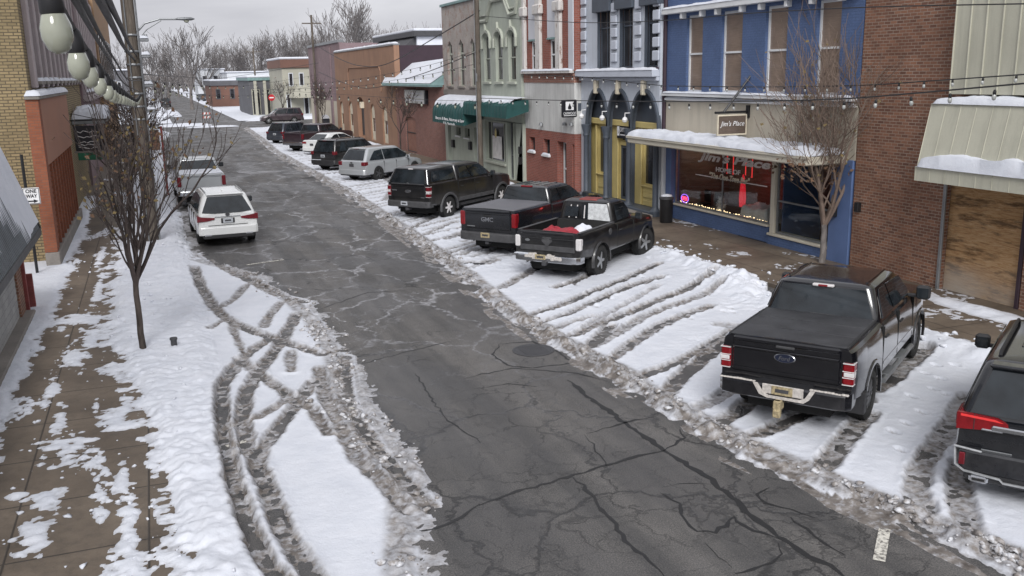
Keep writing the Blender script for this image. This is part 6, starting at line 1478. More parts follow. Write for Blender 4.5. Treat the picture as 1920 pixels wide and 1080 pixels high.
# ---- B5 sage building and B6 pale brick share a storefront
def b_sage():
    X = 16.45; r = bldg('sage_building', 'sage green building with moulded arched windows and a dark green awning', X, 45.5); F = Fac(r, X)
    y0 = yL4 + .02; y1 = F.p(899, 120)[0]; zst = F.p(945, 182)[1]
    hs = []
    for a, b, t, bt in ((907, 919, 62, 152), (929, 942, 58, 152), (953, 967, 54, 152)):
        p = F.rect(a, b, t, bt); zb_ = F.p(940, 153)[1]; zt_ = F.p(940, 60)[1]; hs.append(F.yz(p[0][0], p[1][0], zb_, zt_, .32, 8))
    zsf = 2.95
    F.wall(y0, y1, zsf, 9.3, hs, M['sage'], .4)
    for h in hs:
        F.window(h, M['sage_lt'], M['pane_dark'], .07, .12, [('h', .48, .06)], .12, M['sage_lt'])
        a, b = h[0][0], h[1][0]; zt_ = max(p[1] for p in h)
        oy = F.yz(a - .20, b + .20, h[0][1], zt_ + .22, .55, 10)[2:]; iy = F.yz(a - .06, b + .06, h[0][1], zt_ + .05, .36, 10)[2:]
        mb = MB(); mb.loft([[(X - .12, p[0], p[1]), (X - .10, q[0], q[1]), (X + .02, q[0], q[1]), (X + .02, p[0], p[1])] for p, q in zip(oy, iy)]); mb.prism([(X - .13, (a + b) / 2 + u, zt_ + v) for u, v in ((-.1, .12), (.1, .12), (.0, .5))], (.12, 0, 0))
        for y in (a - .14, b + .14): mb.bbox(X - .11, X, y - .10, y + .10, zt_ - .75, zt_ - .28, .03)
        wpart(mb, 'window_hood', M['sage_lt'], r, smooth=30)
    # moulded cornice ornament
    z = F.p(930, 22)[1]; mb = MB()
    pts = [(y1 - .1, z - .35), (y1 - 1.4, z - .35), (y1 - 1.7, z + .1), (y1 - 2.2, z + .55), (y0 + 2.0, z + .55), (y0 + 1.7, z + .2), (y0 + 1.3, z - .25), (y0 + .5, z - .2), (y0 + .2, z + .5)]
    mb.tube([(X - .05, a, b) for a, b in pts], .09, 6); mb.tube([(X - .05, a, b + .25) for a, b in pts], .05, 6)
    for k in range(9): yy = y0 + .5 + k * (y1 - y0 - 1) / 8; mb.lathe([(.16, 0), (.15, .06), (.06, .1)], 12, frame_m((X, yy, z + .95), (0, -1, 0), (0, 0, 1)))
    mb.bbox(X - .25, X, y0 + .03, y1 - .03, z + 1.5, z + 1.75, .03); wpart(mb, 'cornice', M['sage_lt'], r, smooth=40)
    # shopfront
    g0 = F.rect(911, 948, 228, 303); g1 = F.rect(952, 963, 230, 327); d = F.rect(968, 981, 232, 332)
    for q in (g1, d): q[0] = (q[0][0], .14); q[1] = (q[1][0], .14)
    F.wall(y0, y1, BZ, zsf - .003, [g0, g1, d], M['sage'], .4, 'shopfront', dx=.012)
    o = F.window(g0, M['sage_lt'], M['pane_dark'], .06, .12, [('v', .80, .05), ('v', .18, .04)], .12, M['sage_lt'], name='shop_window')
    # frosted poster band and amber ornament behind the glass
    a, b = g0[0][0], g0[1][0]; ww = b - a; mb = MB(); mb.box(X + .10, X + .115, a + ww * .28, b - ww * .26, g0[0][1] + .15, g0[2][1] - .75); mb.build('window_poster', M['grey_letter'], o)
    mb = MB(); mb.lathe([(.03, 0), (.13, .16), (.10, .36), (.03, .48)], 12, Matrix.Translation((X + .09, a + ww * .56, g0[2][1] - .85)) @ Matrix.Diagonal((.3, 1, 1, 1))); mb.build('window_ornament', M['mustard'], o)
    F.window(g1, M['grey_metal'], M['pane_dark'], .06, .18, [('h', .42, .05)], name='door'); F.window(d, M['grey_metal'], M['pane_dark'], .05, .3, [], name='door')
    for yy, z in ((y0 + .12, 1.5), (y0 + .12, 1.0)): F.box('mailbox', yy - .1, yy + .1, z, z + .35, .14, M['black_metal'])
    body_block(r, X + .42, X + 14, y0, y1, 0, 9.1, M['brick_dark'])
    return y1
yL5 = b_sage()
def b_pale():
    X = 16.4; r = bldg('pale_brick_building', 'pale peeling brick building with narrow pointed windows beside the wooden pole', X, 51.5); F = Fac(r, X)
    y0 = yL5 + .02; y1 = F.p(832, 150)[0]; ztop = F.p(835, 12)[1]
    hs = []
    for a, b in ((839.5, 849), (859.5, 870), (881, 891)):
        p = F.rect(a, b, 72, 160); zb_ = F.p(860, 161)[1]; zt_ = F.p(860, 74)[1]; m = (p[0][0] + p[1][0]) / 2
        hs.append([(p[0][0], zb_), (p[1][0], zb_), (p[1][0], zt_ - .65), (p[1][0] - .10, zt_ - .28), (m, zt_), (p[0][0] + .10, zt_ - .28), (p[0][0], zt_ - .65)])
    zsf = 2.95
    F.wall(y0, y1, zsf, ztop, hs, M['brick_pale'], .4)
    for h in hs: F.window(h, M['sage_lt'], M['pane_dark'], .05, .14, [('h', .70, .10), ('h', .36, .04)], .10, M['concrete'])
    F.box('cornice', y0 + .02, y1 + .04, ztop, ztop + .14, .10, M['roof_teal'], .4); F.box('belt_course', y0 + .02, y1 - .02, F.p(860, 178)[1], F.p(860, 168)[1], .05, M['concrete'])
    d0 = F.rect(841, 847, 235, 296); w1 = F.rect(856, 864, 238, 254); w2 = F.rect(872, 881, 240, 258); d1 = F.rect(890, 900, 240, 318)
    for q in (d0, d1): q[0] = (q[0][0], .14); q[1] = (q[1][0], .14)
    if d1[0][0] < y0 + .05: d1 = [(y0 + .05, .14), d1[1], d1[2], (y0 + .05, d1[3][1])]
    F.wall(y0, y1, BZ, zsf - .003, [d0, w1, w2, d1], M['sage'], .4, 'shopfront', dx=.012)
    for w in (w1, w2): F.window(w, M['sage_lt'], M['pane_dark'], .05, .12, [], .09, M['white_paint'])
    F.window(d0, M['white_paint'], M['pane_dark'], .08, .2, [('h', .4, .3)], name='door'); F.window(d1, M['dark_grey'], M['pane_dark'], .06, .2, name='door')
    for px, py in ((852, 269), (884, 273)): y, z = F.p(px, py); F.box('mailbox', y - .16, y + .16, z - .22, z + .22, .16, M['black_metal'])
    body_block(r, X + .42, X + 14, y0, y1, 0, ztop - .3, M['brick_pale'])
    return y1
yL6 = b_pale()
# quarter-round awning: two lengths
def awning(name, label, xf, ya, yb, zt, zb, out, texts, group='green shop awnings', endcap=True):
    r = thing(name, label, 'awning', (xf, (ya + yb) / 2, zb), 0, group); r['static'] = 1
    prof = [(0, zt)] + [(out * math.sin(a), zb + .55 + (zt - zb - .55) * math.cos(a)) for a in np.linspace(.15, math.pi / 2, 10)] + [(out + .02, zb), (out - .04, zb), (0, zb + .3)]
    mb = MB(); N = max(2, int((yb - ya) / .45)); rings = []
    for k in range(N + 1):
        y = ya + (yb - ya) * k / N
        rings.append([(xf - a, y, z) for a, z in prof])
    mb.loft(rings); 
    for k in range(N + 1):
        y = ya + (yb - ya) * k / N; mb.tube([(xf - a - .004, y, z + .004) for a, z in prof[:-2]], .018, 5)
    wpart(mb, 'canvas', M['green_awn'], r, smooth=35)
    mb = MB(); ny = int((yb - ya) / .10); rows = []; th = np.linspace(.0, 1.0, 9)
    for j in range(ny + 1):
        y = ya + .02 + (yb - ya - .04) * j / ny; lim = .78 + .45 * (float(fbm(np.array(y * 1.3), np.array(1.0), 7, 4)) - .5) + .3 * (float(vnoise(np.array(y * 4.0), np.array(3.0), 5)) - .5)
        row = []
        for t in th:
            a = t * lim * 1.25; k = (1 - t ** 6) * .13 + .004
            row.append((xf - (out + k) * math.sin(a) + .01, y, zb + .55 + (zt - zb - .55 + k) * math.cos(a)))
        rows.append(row)
    mb.loft(rows, False, False, closed=False); wpart(mb, 'snow', M['snow'], r, smooth=60)
    for (body, px, py, w, h) in texts:
        y, z = PX(px, py, xf - out - .03); text_obj('lettering', body, M['sign_white'], frame_m((xf - out - .025, y, z), (0, -1, 0), (0, 0, 1)), w, h, r, bold=.02)
    return r
_F = Fac(None, 15.2)
_ya = PX(869, 235, 15.3)[0]; _yb = PX(812, 215, 15.3)[0]; _zb = PX(840, 232, 15.3)[1]; _zt = PX(860, 182, 16.4)[1]
awning('awning', 'dark green awning with white law office lettering and snow on top', 16.4, _ya, _yb, _zt, _zb, 1.1, [('Biscom & Bens, Attorney at Law', 842, 224.5, abs(PX(813, 222, 15.3)[0] - PX(869, 229, 15.3)[0]) * .94, .22), ('15 S. Monroe St.', 842, 231.5, abs(PX(829, 222, 15.3)[0] - PX(851, 229, 15.3)[0]), .13)])
_ya2 = PX(949, 220, 15.3)[0]; _zb2 = PX(940, 222, 15.3)[1]
awning('awning', 'plain dark green awning with patchy snow over the sage shopfront', 16.43, _ya2, _ya - .03, _zt + .03, _zb2, 1.1, [])

# ---- B7 low brick building with snowy mansard roof
def b_low():
    X = 16.4; r = bldg('low_brick_building', 'low red brick building with a snow covered shingle roof and a barred doorway', X, 60); F = Fac(r, X)
    y0 = yL6 + .03; y1 = F.p(744, 220)[0]; ze = F.p(775, 158)[1]; zr = F.p(780, 117)[1]
    D = F.rect(761, 780, 219, 282); D = F.yz(D[0][0], D[1][0], .13, D[2][1], .25, 6)
    F.wall(y0, y1, BZ, ze, [D], M['brick_low'], .4)
    F.window(D, M['dark_grey'], M['brick_red'], .05, .10, [('h', .55, .05)], name='doorway')
    out = .55; dep = 1.3
    yr0, yr1 = y0 - .02 + 0.02, F.p(703, 158)[0]
    yA = F.p(806, 158)[0]
    mb = MB(); q = [(X - out, ze), (X + dep, zr), (X + dep, ze)]
    # mansard slope with hipped near end
    yl = PX(715, 157, X - out)[0]; yl2 = PX(735, 118, X + dep)[0]
    v = [(X - out, y0 + 1.2, ze), (X - out, yl, ze), (X + dep, yl2, zr), (X + dep, y0 + .05, zr), (X + .1, y0 + .05, ze), (X - out, y0 + 1.2, ze - .12), (X - out, yl, ze - .12), (X + .1, yl, ze - .12), (X + .1, y0 + .05, ze - .12), (X + dep, yl2 + .4, ze)]
    mb.add(v, [(0, 1, 2, 3), (0, 3, 4), (0, 5, 6, 1), (0, 4, 8, 5), (5, 8, 7, 6), (1, 6, 7, 9), (1, 9, 2)]); wpart(mb, 'shingle_roof', M['roof_teal'], r)
    mb = MB(); s = .03; mb.add([(X - out + .06, y0 + 1.2, ze + s + .06), (X - out + .06, yl - .05, ze + s + .06), (X + dep, yl2, zr + s), (X + dep, y0 + .25, zr + s)], [(0, 1, 2, 3)])
    mb.add([(X + dep, yl2, zr + s), (X + dep, y0 + .1, zr + s), (X + 12, y0 + .1, zr + 1.3), (X + 12, yl2, zr + 1.3)], [(0, 1, 2, 3)])
    wpart(mb, 'roof_snow', M['snow'], r)
    # sign
    sy0, sz1 = F.p(800, 174); sy1, sz0 = F.p(764, 192); s_ = thing('wall_sign', 'weathered grey sign board on the low brick wall', 'sign', (X, (sy0 + sy1) / 2, sz0)); s_['static'] = 1
    mb = MB(); mb.bbox(X - .18, X - .004, sy0, sy1, sz0, sz0 + .85, .01); wpart(mb, 'board', M['white_stucco'], s_); mb = MB(); mb.bbox(X - .2, X - .004, sy0 - .35, sy0 - .02, sz0, sz0 + .85, .01); wpart(mb, 'side_panel', M['black_sign'], s_)
    mb = MB()
    for k in range(3): mb.box(X - .188, X - .178, sy0 + .5, sy1 - .5 - .3 * k, sz0 + .16 + k * .22, sz0 + .24 + k * .22)
    wpart(mb, 'worn_lines', M['grey_panel'], s_)
    mb = MB(); mb.box(X + .41, X + 12, y0 + .03, y1 - .03, 0, ze - .02); wpart(mb, 'building_body', M['brick_low'], r)
    # vent pipe
    mb = MB(); mb.tube([(X + 2.2, PX(786, 115, X + 2.2)[0], zr + .0), (X + 2.2, PX(786, 115, X + 2.2)[0], zr + .7)], .08, 8); wpart(mb, 'vent_pipe', M['grey_metal'], r)
    return y1
yL7 = b_low()
# ---- dark gabled building behind
r = bldg('rear_building', 'building with a dark fascia and snowy roof standing behind the low brick shop', 30, 70); 
_x0, _z0 = PY(776, 58, 70); _x1, _z1 = PY(835, 58, 70); _zb = PY(800, 68, 70)[1]
mb = MB(); mb.bbox(_x0, _x1 + 4, 70, 84, _zb, _z0, .03); wpart(mb, 'fascia', M['dark_grey'], r)
mb = MB(); mb.box(_x0 + .3, _x1 + 4, 70.3, 83, 0, _zb - .01); wpart(mb, 'building_body', M['snow'], r)
mb = MB(); mb.bbox(_x0, _x1 + 4, 70.0, 84, _z0 + .003, _z0 + .2, .05); wpart(mb, 'roof_snow', M['snow'], r)
mb = MB(); mb.prism([(_x0 - 1.8, 70.6, _zb - 1.6), (_x0 + .25, 70.6, _zb - 1.9), (_x0 + .25, 70.6, _zb)], (0, 12, 0)); wpart(mb, 'lean_to_roof', M['dark_grey'], r)

# ---- B8 tan stucco building
def b_tan():
    X = 16.4; r = bldg('stucco_building', 'tan stucco building with a sloping parapet and narrow arched windows', X, 78); F = Fac(r, X)
    y0 = yL7 + .03; y1 = F.p(632, 200)[0]; zt = F.p(735, 85)[1]; z2 = F.p(628, 102)[1]
    hs = []
    for a, b, t, bt in ((638.5, 644.5, 190, 246), (655, 662, 190, 250), (671, 683, 182, 258), (695.5, 703.5, 195, 264), (718, 727, 199, 272)):
        p = F.rect(a, b, t, bt); hs.append(F.yz(p[0][0], p[1][0], max(p[0][1], .25), p[2][1], .7, 8))
    F.wall(y0, y1, BZ, zt, hs, M['stucco_tan'], .4)
    for i, h in enumerate(hs):
        if i == 2: F.window(h, M['stucco_tan'], M['dark_grey'], .08, .3, name='doorway'); continue
        o = F.window(h, M['cream_letter'], M['pane_dark'], .10, .12); a, b = h[0][0], h[1][0]; zt_ = max(p[1] for p in h)
        mb = MB(); mb.prism([(X + .11, y, z) for y, z in F.yz(a + .12, b - .12, zt_ - 1.1, zt_ - .12, .6, 8)], (.02, 0, 0)); mb.build('arched_panel', M['cream_letter'], o)
        mb = MB(); mb.box(X + .10, X + .12, a + .12, b - .12, h[0][1] + .05, h[0][1] + .7); mb.build('lower_panel', M['cream_letter'], o)
        mb = MB(); mb.box(X + .095, X + .13, a + .1, a + .3, h[0][1] + .6, zt_ - .9); mb.build('curtain', M['grey_letter'], o)
    o = F.box('coping', y0 - .02, y1 + .04, zt + .002, zt + .12, .06, M['grey_metal'], .45); mb = snow_lump(X - .06, X + .42, y0, y1, zt + .12, .12, 31); mb.build('snow', M['snow'], o, smooth=60)
    ya, za = F.p(713, 124); yb, zb = F.p(654, 155); mb = MB(); mb.tube([(X - .01, yb + .0, zb - .6), (X - .01, yb, za - .35), (X - .01, yb - .5, za), (X - .01, ya + .5, za), (X - .01, ya, za - .35), (X - .01, ya, zb - .6)], .06, 6); wpart(mb, 'arch_outline', M['stucco_tan'], r)
    for px, py in ((682, 198),): y, z = F.p(px, py); F.box('wall_lantern', y - .2, y + .2, z - .2, z + .3, .3, M['cream_letter'])
    # side wall facing the camera above the low roof
    mb = MB(); mb.box(X + .42, X + 13, y0 + .003, y0 + .38, 5.5, zt - .01); wpart(mb, 'side_wall', M['maroon'], r)
    body_block(r, X + .42, X + 13, y0 + .4, y1, 0, zt - .35, M['stucco_tan'])
    return y1, zt
yL8, _zt8 = b_tan()
# ---- B9 mauve building at the corner, set back behind the tan one
def b_mauve():
    X = 16.9; r = bldg('mauve_building', 'tall mauve brick building with a pale low extension beyond the tan stucco front', X, 98); F = Fac(r, X)
    y0 = yL8 + .2; y1 = F.p(583, 180)[0]; zt = F.p(600, 86)[1]
    F.wall(y0, y1, 2.9, zt, [], M['brick_mauve'], .4)
    for px in (590, 622): y = F.p(px, 160)[0]; F.box('pilaster', y - .5, y + .5, BZ, zt - .3, .12, M['brick_mauve'])
    F.box('coping', y0, y1 + .1, zt + .002, zt + .25, .1, M['grey_metal'], .5)
    F.wall(y0, y1, BZ, 2.9 - .004, [], M['cream_panel'], .4, 'ground_floor', dx=.01)
    mb = MB(); mb.box(X, X + 16, y0 - .5, y0 - .02, 4, zt - .05); wpart(mb, 'side_wall', M['brick_mauve'], r)
    body_block(r, X + .42, X + 16, y0, y1, 0, zt - .4, M['brick_mauve'])
b_mauve()
# ================================================================ far buildings across the junction
M['cream_far'] = m_plain('pale_cream_far', (.37, .36, .30), .8, 0, .15, .5)
M['brown_far'] = m_plain('brown_brick_far', (.16, .085, .065), .85, 0, .25, .4)
M['grey_far'] = m_plain('grey_far', (.10, .10, .11), .8, 0, .3, .5)
M['white_far'] = m_plain('white_siding_far', (.55, .57, .60), .8, 0, .1, .4)
def far_block(name, label, px0, px1, pyt, pyb, Y, mat, depth=12, roof_snow=True, wins=(), fascia=None, z0=None):
    xa, zt = PY(px0, pyt, Y); xb, zt2 = PY(px1, pyt, Y); zt = (zt + zt2) / 2; zb = min(0, PY((px0 + px1) / 2, pyb, Y)[1])
    r = bldg(name, label, (xa + xb) / 2, Y, 'building', 'buildings beyond the junction')
    mb = MB(); mb.box(xa, xb, Y, Y + depth, -.2, zt); wpart(mb, 'wall', mat, r)
    if fascia: f0, fm = fascia; mb = MB(); mb.bbox(xa - .2, xb + .2, Y - .25, Y + depth + .2, zt - f0, zt + .05, .03); wpart(mb, 'fascia', fm, r)
    if roof_snow: mb = MB(); mb.bbox(xa - .25, xb + .25, Y - .3, Y + depth + .25, zt + .055, zt + .35, .1); wpart(mb, 'roof_snow', M['snow'], r)
    for (u0, u1, v0, v1, m) in wins:
        x0 = xa + (xb - xa) * u0; x1 = xa + (xb - xa) * u1; mb = MB(); mb.bbox(x0, x1, Y - .07, Y - .003, zt * v0, zt * v1, .02); o = wpart(mb, 'window', m, r); mb = MB(); mb.bbox(x0 + .12, x1 - .12, Y - .085, Y - .068, zt * v0 + .12, zt * v1 - .12, .004); mb.build('pane', M['pane_dark'], o)
    return r, xa, xb, zt
r, xa, xb, zt = far_block('cream_building', 'pale cream two storey building with a brown fascia at the far corner', 527, 583, 112, 215, 126, M['cream_far'], 14, True, [(.08, .24, .05, .42, M['white_far']), (.66, .84, .05, .42, M['white_far']), (.2, .36, .55, .78, M['white_far']), (.55, .72, .55, .78, M['white_far'])], (1.0, M['brown_far']))
mb = MB(); mb.lathe([(2.0, 0), (1.9, .5), (1.5, 1.0), (.8, 1.4), (.01, 1.6)], 20, Matrix.Translation((xb - 1.2, 125.6, 2.6))); wpart(mb, 'dome_awning', M['cream_far'], r, smooth=60)
r, xa, xb, zt = far_block('green_shop', 'low shop with a teal edged snowy roof and pale columns', 466, 530, 146, 208, 140, M['grey_far'], 18, True, [(.05, .3, .0, .7, M['cream_far']), (.4, .6, .0, .7, M['cream_far'])], (.35, M['roof_teal']))
for k in range(4): mb = MB(); mb.bbox(xa + .5 + k * 1.3, xa + .9 + k * 1.3, 138.6, 139.0, 0, zt - .4, .03); wpart(mb, 'column', M['cream_far'], r)
far_block('brown_building', 'long low brown brick building behind the bare street trees', 395, 470, 152, 184, 186, M['brown_far'], 20, True, [(.1, .22, .3, .7, M['grey_far']), (.45, .57, .3, .7, M['grey_far']), (.75, .87, .3, .7, M['grey_far'])], (.8, M['grey_far']))
far_block('white_house', 'white house with a snowy roof behind the brown building', 368, 420, 131, 160, 250, M['white_far'], 16, True, [(.2, .35, .5, .8, M['grey_far']), (.6, .75, .5, .8, M['grey_far'])])
far_block('white_shed', 'long white roofed building seen over the low shops', 425, 525, 136, 170, 230, M['white_far'], 20, True, [(.3, .4, .4, .7, M['grey_far']), (.7, .8, .4, .7, M['grey_far'])])
far_block('grey_house', 'grey house among the trees at the far left of the street', 205, 245, 133, 170, 210, M['grey_far'], 18, True, [(.3, .5, .4, .7, M['white_far'])])
# far snow banks and verge
def bank(px, py, rx, ry, h, seed):
    x, y = G(px, py); mb = MB(); n = 22; vs = []; fs = []
    for i in range(n):
        for j in range(n):
            a = -1 + 2 * i / (n - 1); b = -1 + 2 * j / (n - 1); k = max(0, 1 - a * a) * max(0, 1 - b * b)
            vs.append((x + a * rx, y + b * ry, -.05 + k ** .6 * h * (.5 + float(fbm(np.array(a * 3.), np.array(b * 3.), seed, 3)))))
    for i in range(n - 1):
        for j in range(n - 1): fs.append((i * n + j, (i + 1) * n + j, (i + 1) * n + j + 1, i * n + j + 1))
    o = mb.add(vs, fs).build('snow_bank', M['snow'], smooth=180); tag(o, 'ploughed bank of white snow by the far junction', None, None, 'stuff')
for a in ((475, 205, 5, 10, .5, 1), (440, 190, 3, 20, .6, 2), (300, 216, 3, 9, .9, 4), (345, 236, 3.2, 2.0, .3, 5), (545, 222, 6, 3, .6, 6), (400, 238, 3, 1.0, .2, 7)): bank(*a)
# ================================================================ near-side (left) buildings
M['brick_yellow'] = m_brick('yellow_brick', (.33, .255, .14), (.23, .18, .10), (.075, .06, .045), .24, .088, dirt=.55, ms=.014)
M['brick_orange'] = m_brick('orange_brick', (.30, .105, .055), (.23, .08, .045), (.20, .105, .075), .21, .075, dirt=.35)
M['tan_panel'] = m_plain('orange_tan_panel', (.32, .155, .10), .8, 0, .1, .8)
M['metal_roof'] = m_plain('corrugated_grey_metal', (.15, .165, .18), .45, .5, .3, 2)
M['white_stone'] = m_brick('whitewashed_stone', (.42, .42, .41), (.34, .34, .335), (.25, .25, .25), .42, .16, dirt=.5)
M['pink_trim'] = m_plain('grey_mauve_trim', (.36, .31, .315), .7, 0, .2, 2)
M['tan_far'] = m_plain('tan_brick_left', (.30, .19, .11), .85, 0, .2, .7)
def b_left():
    yb = 29.4; xb1 = -2.88; xw = PY(55, 180, 30.2)[0]; xb0 = PY(50, 187, yb)[0]; zt = PY(62, 187, yb)[1]
    r = bldg('yellow_brick_building', 'yellow brick building with an orange brick bay and tall grey window piers', xw, 40, group='buildings on the near side of the street')
    mb = MB(); mb.box(-16, xw, 30.2, 52, -.1, 12); wpart(mb, 'wall', M['brick_yellow'], r)
    # orange bay: near pier, tan fascia, brick screen, plinth
    ye = 39.5
    mb = MB(); mb.box(xw - .05, xb1, yb, yb + .55, .55, zt); wpart(mb, 'bay_pier', M['brick_orange'], r)
    mb = MB(); mb.bbox(xw - .05, xb1 + .05, yb - .05, ye, .02, .54, .02); wpart(mb, 'plinth', M['concrete'], r)
    zp = PX(97, 305, xb1)[1]
    mb = MB(); mb.box(xw - .05, xb1 - .01, yb + .56, ye, zp, zt - .002); wpart(mb, 'fascia_panel', M['tan_panel'], r)
    mb = MB(); mb.box(xw, xb1 - .30, yb + .56, ye, .545, zp - .003); wpart(mb, 'bay_wall', M['brick_dark'], r)
    y = yb + .8
    while y < ye - .1:
        mb = MB(); mb.box(xb1 - .29, xb1 - .02, y, y + .16, .545, zp - .003); wpart(mb, 'screen_fin', M['brick_orange'], r); y += .95
    mb = MB(); z = .75
    while z < zp - .1: mb.box(xb1 - .22, xb1 - .08, yb + .57, ye - .05, z, z + .085); z += .17
    o = wpart(mb, 'brick_screen', M['brick_orange'], r)
    mb = MB(); mb.bbox(xw - .05, xb1 + .06, yb - .08, ye, zt, zt + .10, .02); c = wpart(mb, 'coping', M['concrete'], r); mb = snow_lump(xw - .04, xb1 + .08, yb - .1, ye, zt + .10, .14, 41); mb.build('snow', M['snow'], c, smooth=60)
    # upper window piers along the street face
    F = Fac(r, xw, +1); y = 31.0; k = 0
    while y < 51:
        F.box('window_pier', y, y + .42, zt + .3, 11.2, .16, M['pink_trim'], .02, .03)
        F.box('brick_strip', y + .44, y + .70, zt + .3, 11.0, .05, M['brick_yellow'], .02)
        mb = MB(); mb.box(xw + .002, xw + .03, y + .72, y + 1.7, zt + .5, 10.4); o = wpart(mb, 'window', M['pane_dark'], r); mb = MB(); mb.bbox(xw + .03, xw + .05, y + .72, y + 1.7, zt + 2.6, zt + 2.68, .003); mb.bbox(xw + .031, xw + .05, y + 1.18, y + 1.24, zt + .5, 10.4, .003); mb.build('sash', M['pink_trim'], o)
        mb = MB(); mb.bbox(xw, xw + .24, y + .66, y + 1.76, zt + .40, zt + .5, .01); mb.build('sill', M['concrete'], o).location = (0, 0, 0)
        mb = snow_lump(xw + .02, xw + .24, y + .68, y + 1.74, zt + .5, .10, k); mb.build('snow', M['snow'], o, smooth=60); y += 1.75; k += 1
    F.box('cornice', 30.2, 52, 11.4, 11.9, .4, M['pink_trim'], .02, .05)
    # next building
    r2 = bldg('mauve_trim_building', 'building with mauve trimmed narrow windows next beyond the yellow brick', xw, 59, group='buildings on the near side of the street')
    mb = MB(); mb.box(-16, xw + .1, 52.03, 69, -.1, 10.5); wpart(mb, 'wall', M['brick_mauve'], r2); F2 = Fac(r2, xw + .1, +1)
    y = 52.6; k = 0
    while y < 68:
        F2.box('window_pier', y, y + .5, 4.6, 10, .16, M['pink_trim'], .02, .03); mb = MB(); mb.box(xw + .102, xw + .13, y + .6, y + 1.6, 4.9, 9.4); o = wpart(mb, 'window', M['pane_dark'], r2); mb = snow_lump(xw + .1, xw + .36, y + .55, y + 1.65, 4.75, .14, k); mb.build('snow', M['snow'], o, smooth=60); y += 1.7; k += 1
    F2.box('ledge', 52.1, 68.9, 4.3, 4.6, .3, M['pink_trim'], .02, .03)
    r3 = bldg('tan_building', 'tall tan building with snowy ledges beyond the mauve trimmed one', xw, 78, group='buildings on the near side of the street')
    mb = MB(); mb.box(-16, xw + .35, 69.04, 96, -.1, 13); wpart(mb, 'wall', M['tan_far'], r3); F3 = Fac(r3, xw + .35, +1); y = 70; k = 3
    while y < 95:
        mb = MB(); mb.box(xw + .352, xw + .40, y + .6, y + 1.6, 5.2, 8.4); o = wpart(mb, 'window', M['pane_dark'], r3); mb = MB(); mb.bbox(xw + .34, xw + .6, y + .5, y + 1.7, 5.0, 5.18, .01); mb.build('sill', M['cream_letter'], o); mb = snow_lump(xw + .36, xw + .6, y + .5, y + 1.7, 5.18, .12, k); mb.build('snow', M['snow'], o, smooth=60); y += 2.6; k += 1
    F3.box('cornice', 69.1, 95.9, 4.3, 4.7, .3, M['cream_letter'], .02, .03)
    # snow topped canopy beyond the bay
    ya = 44.0; x1, z1 = PY(197, 222, ya); x0 = xw
    cn_ = thing('entrance_canopy', 'flat grey entrance canopy heaped with snow beyond the orange bay', 'canopy', (xw, 47, z1)); cn_['static'] = 1
    mb = MB(); mb.bbox(xw + .005, x1, ya, ya + 6, z1 - .22, z1, .02); wpart(mb, 'deck', M['grey_metal'], cn_); mb = snow_lump(xw + .02, x1 + .03, ya - .04, ya + 6, z1, .42, 44); wpart(mb, 'snow', M['snow'], cn_, smooth=60)
    # hanging sign
    ys_ = 41.0; a0, zt_ = PY(137, 236, ys_); a1, zb_ = PY(199, 281, ys_); s_ = thing('hanging_sign', 'dark hanging sign with pale carved strokes over a green panel by the orange bay', 'sign', (xw, ys_, zb_)); s_['static'] = 1
    mb = MB(); mb.bbox(a0, a1, ys_ - .05, ys_ + .05, zb_, zt_, .02); wpart(mb, 'board', M['black_sign'], s_)
    mb = MB(); rg_ = random.Random(6)
    for k in range(7):
        z = zb_ + .12 + k * .105; x = a0 + .12; pts = []
        while x < a1 - .1: pts.append((x, ys_ - .055, z + rg_.uniform(-.05, .05))); x += .11
        if len(pts) > 1 and k in (0, 1, 2, 4, 6): mb.tube(pts, .016, 4)
    wpart(mb, 'carving', M['grey_letter'], s_)
    g0 = PY(143, 285, ys_)[1]; g1 = PY(143, 301, ys_)[1]; mb = MB(); mb.bbox(a0 + .05, a1 - .05, ys_ - .05, ys_ + .05, g1, g0, .015); wpart(mb, 'green_panel', m_plain('sign_green', (.012, .12, .06), .5), s_)
    mb = MB(); mb.bbox(a0 - .05, a1 + .1, ys_ - .06, ys_ + .06, zb_ - .08, zb_ - .005, .01); wpart(mb, 'shelf', M['concrete'], s_)
    bz = PY(150, 226, ys_ - .4)[1]; mb = MB(); mb.tube([(xb1 - .2, ys_ - .4, bz), (a1 + .15, ys_ - .4, bz)], .03, 6); mb.tube([(xb1 - .2, ys_ - .4, bz), (xb1 - .12, ys_ - .4, bz + .28), (xb1 + .2, ys_ - .4, bz + .22), (a1 - .2, ys_ - .4, bz + .03)], .015, 5); wpart(mb, 'bracket', M['black_metal'], s_)
b_left()
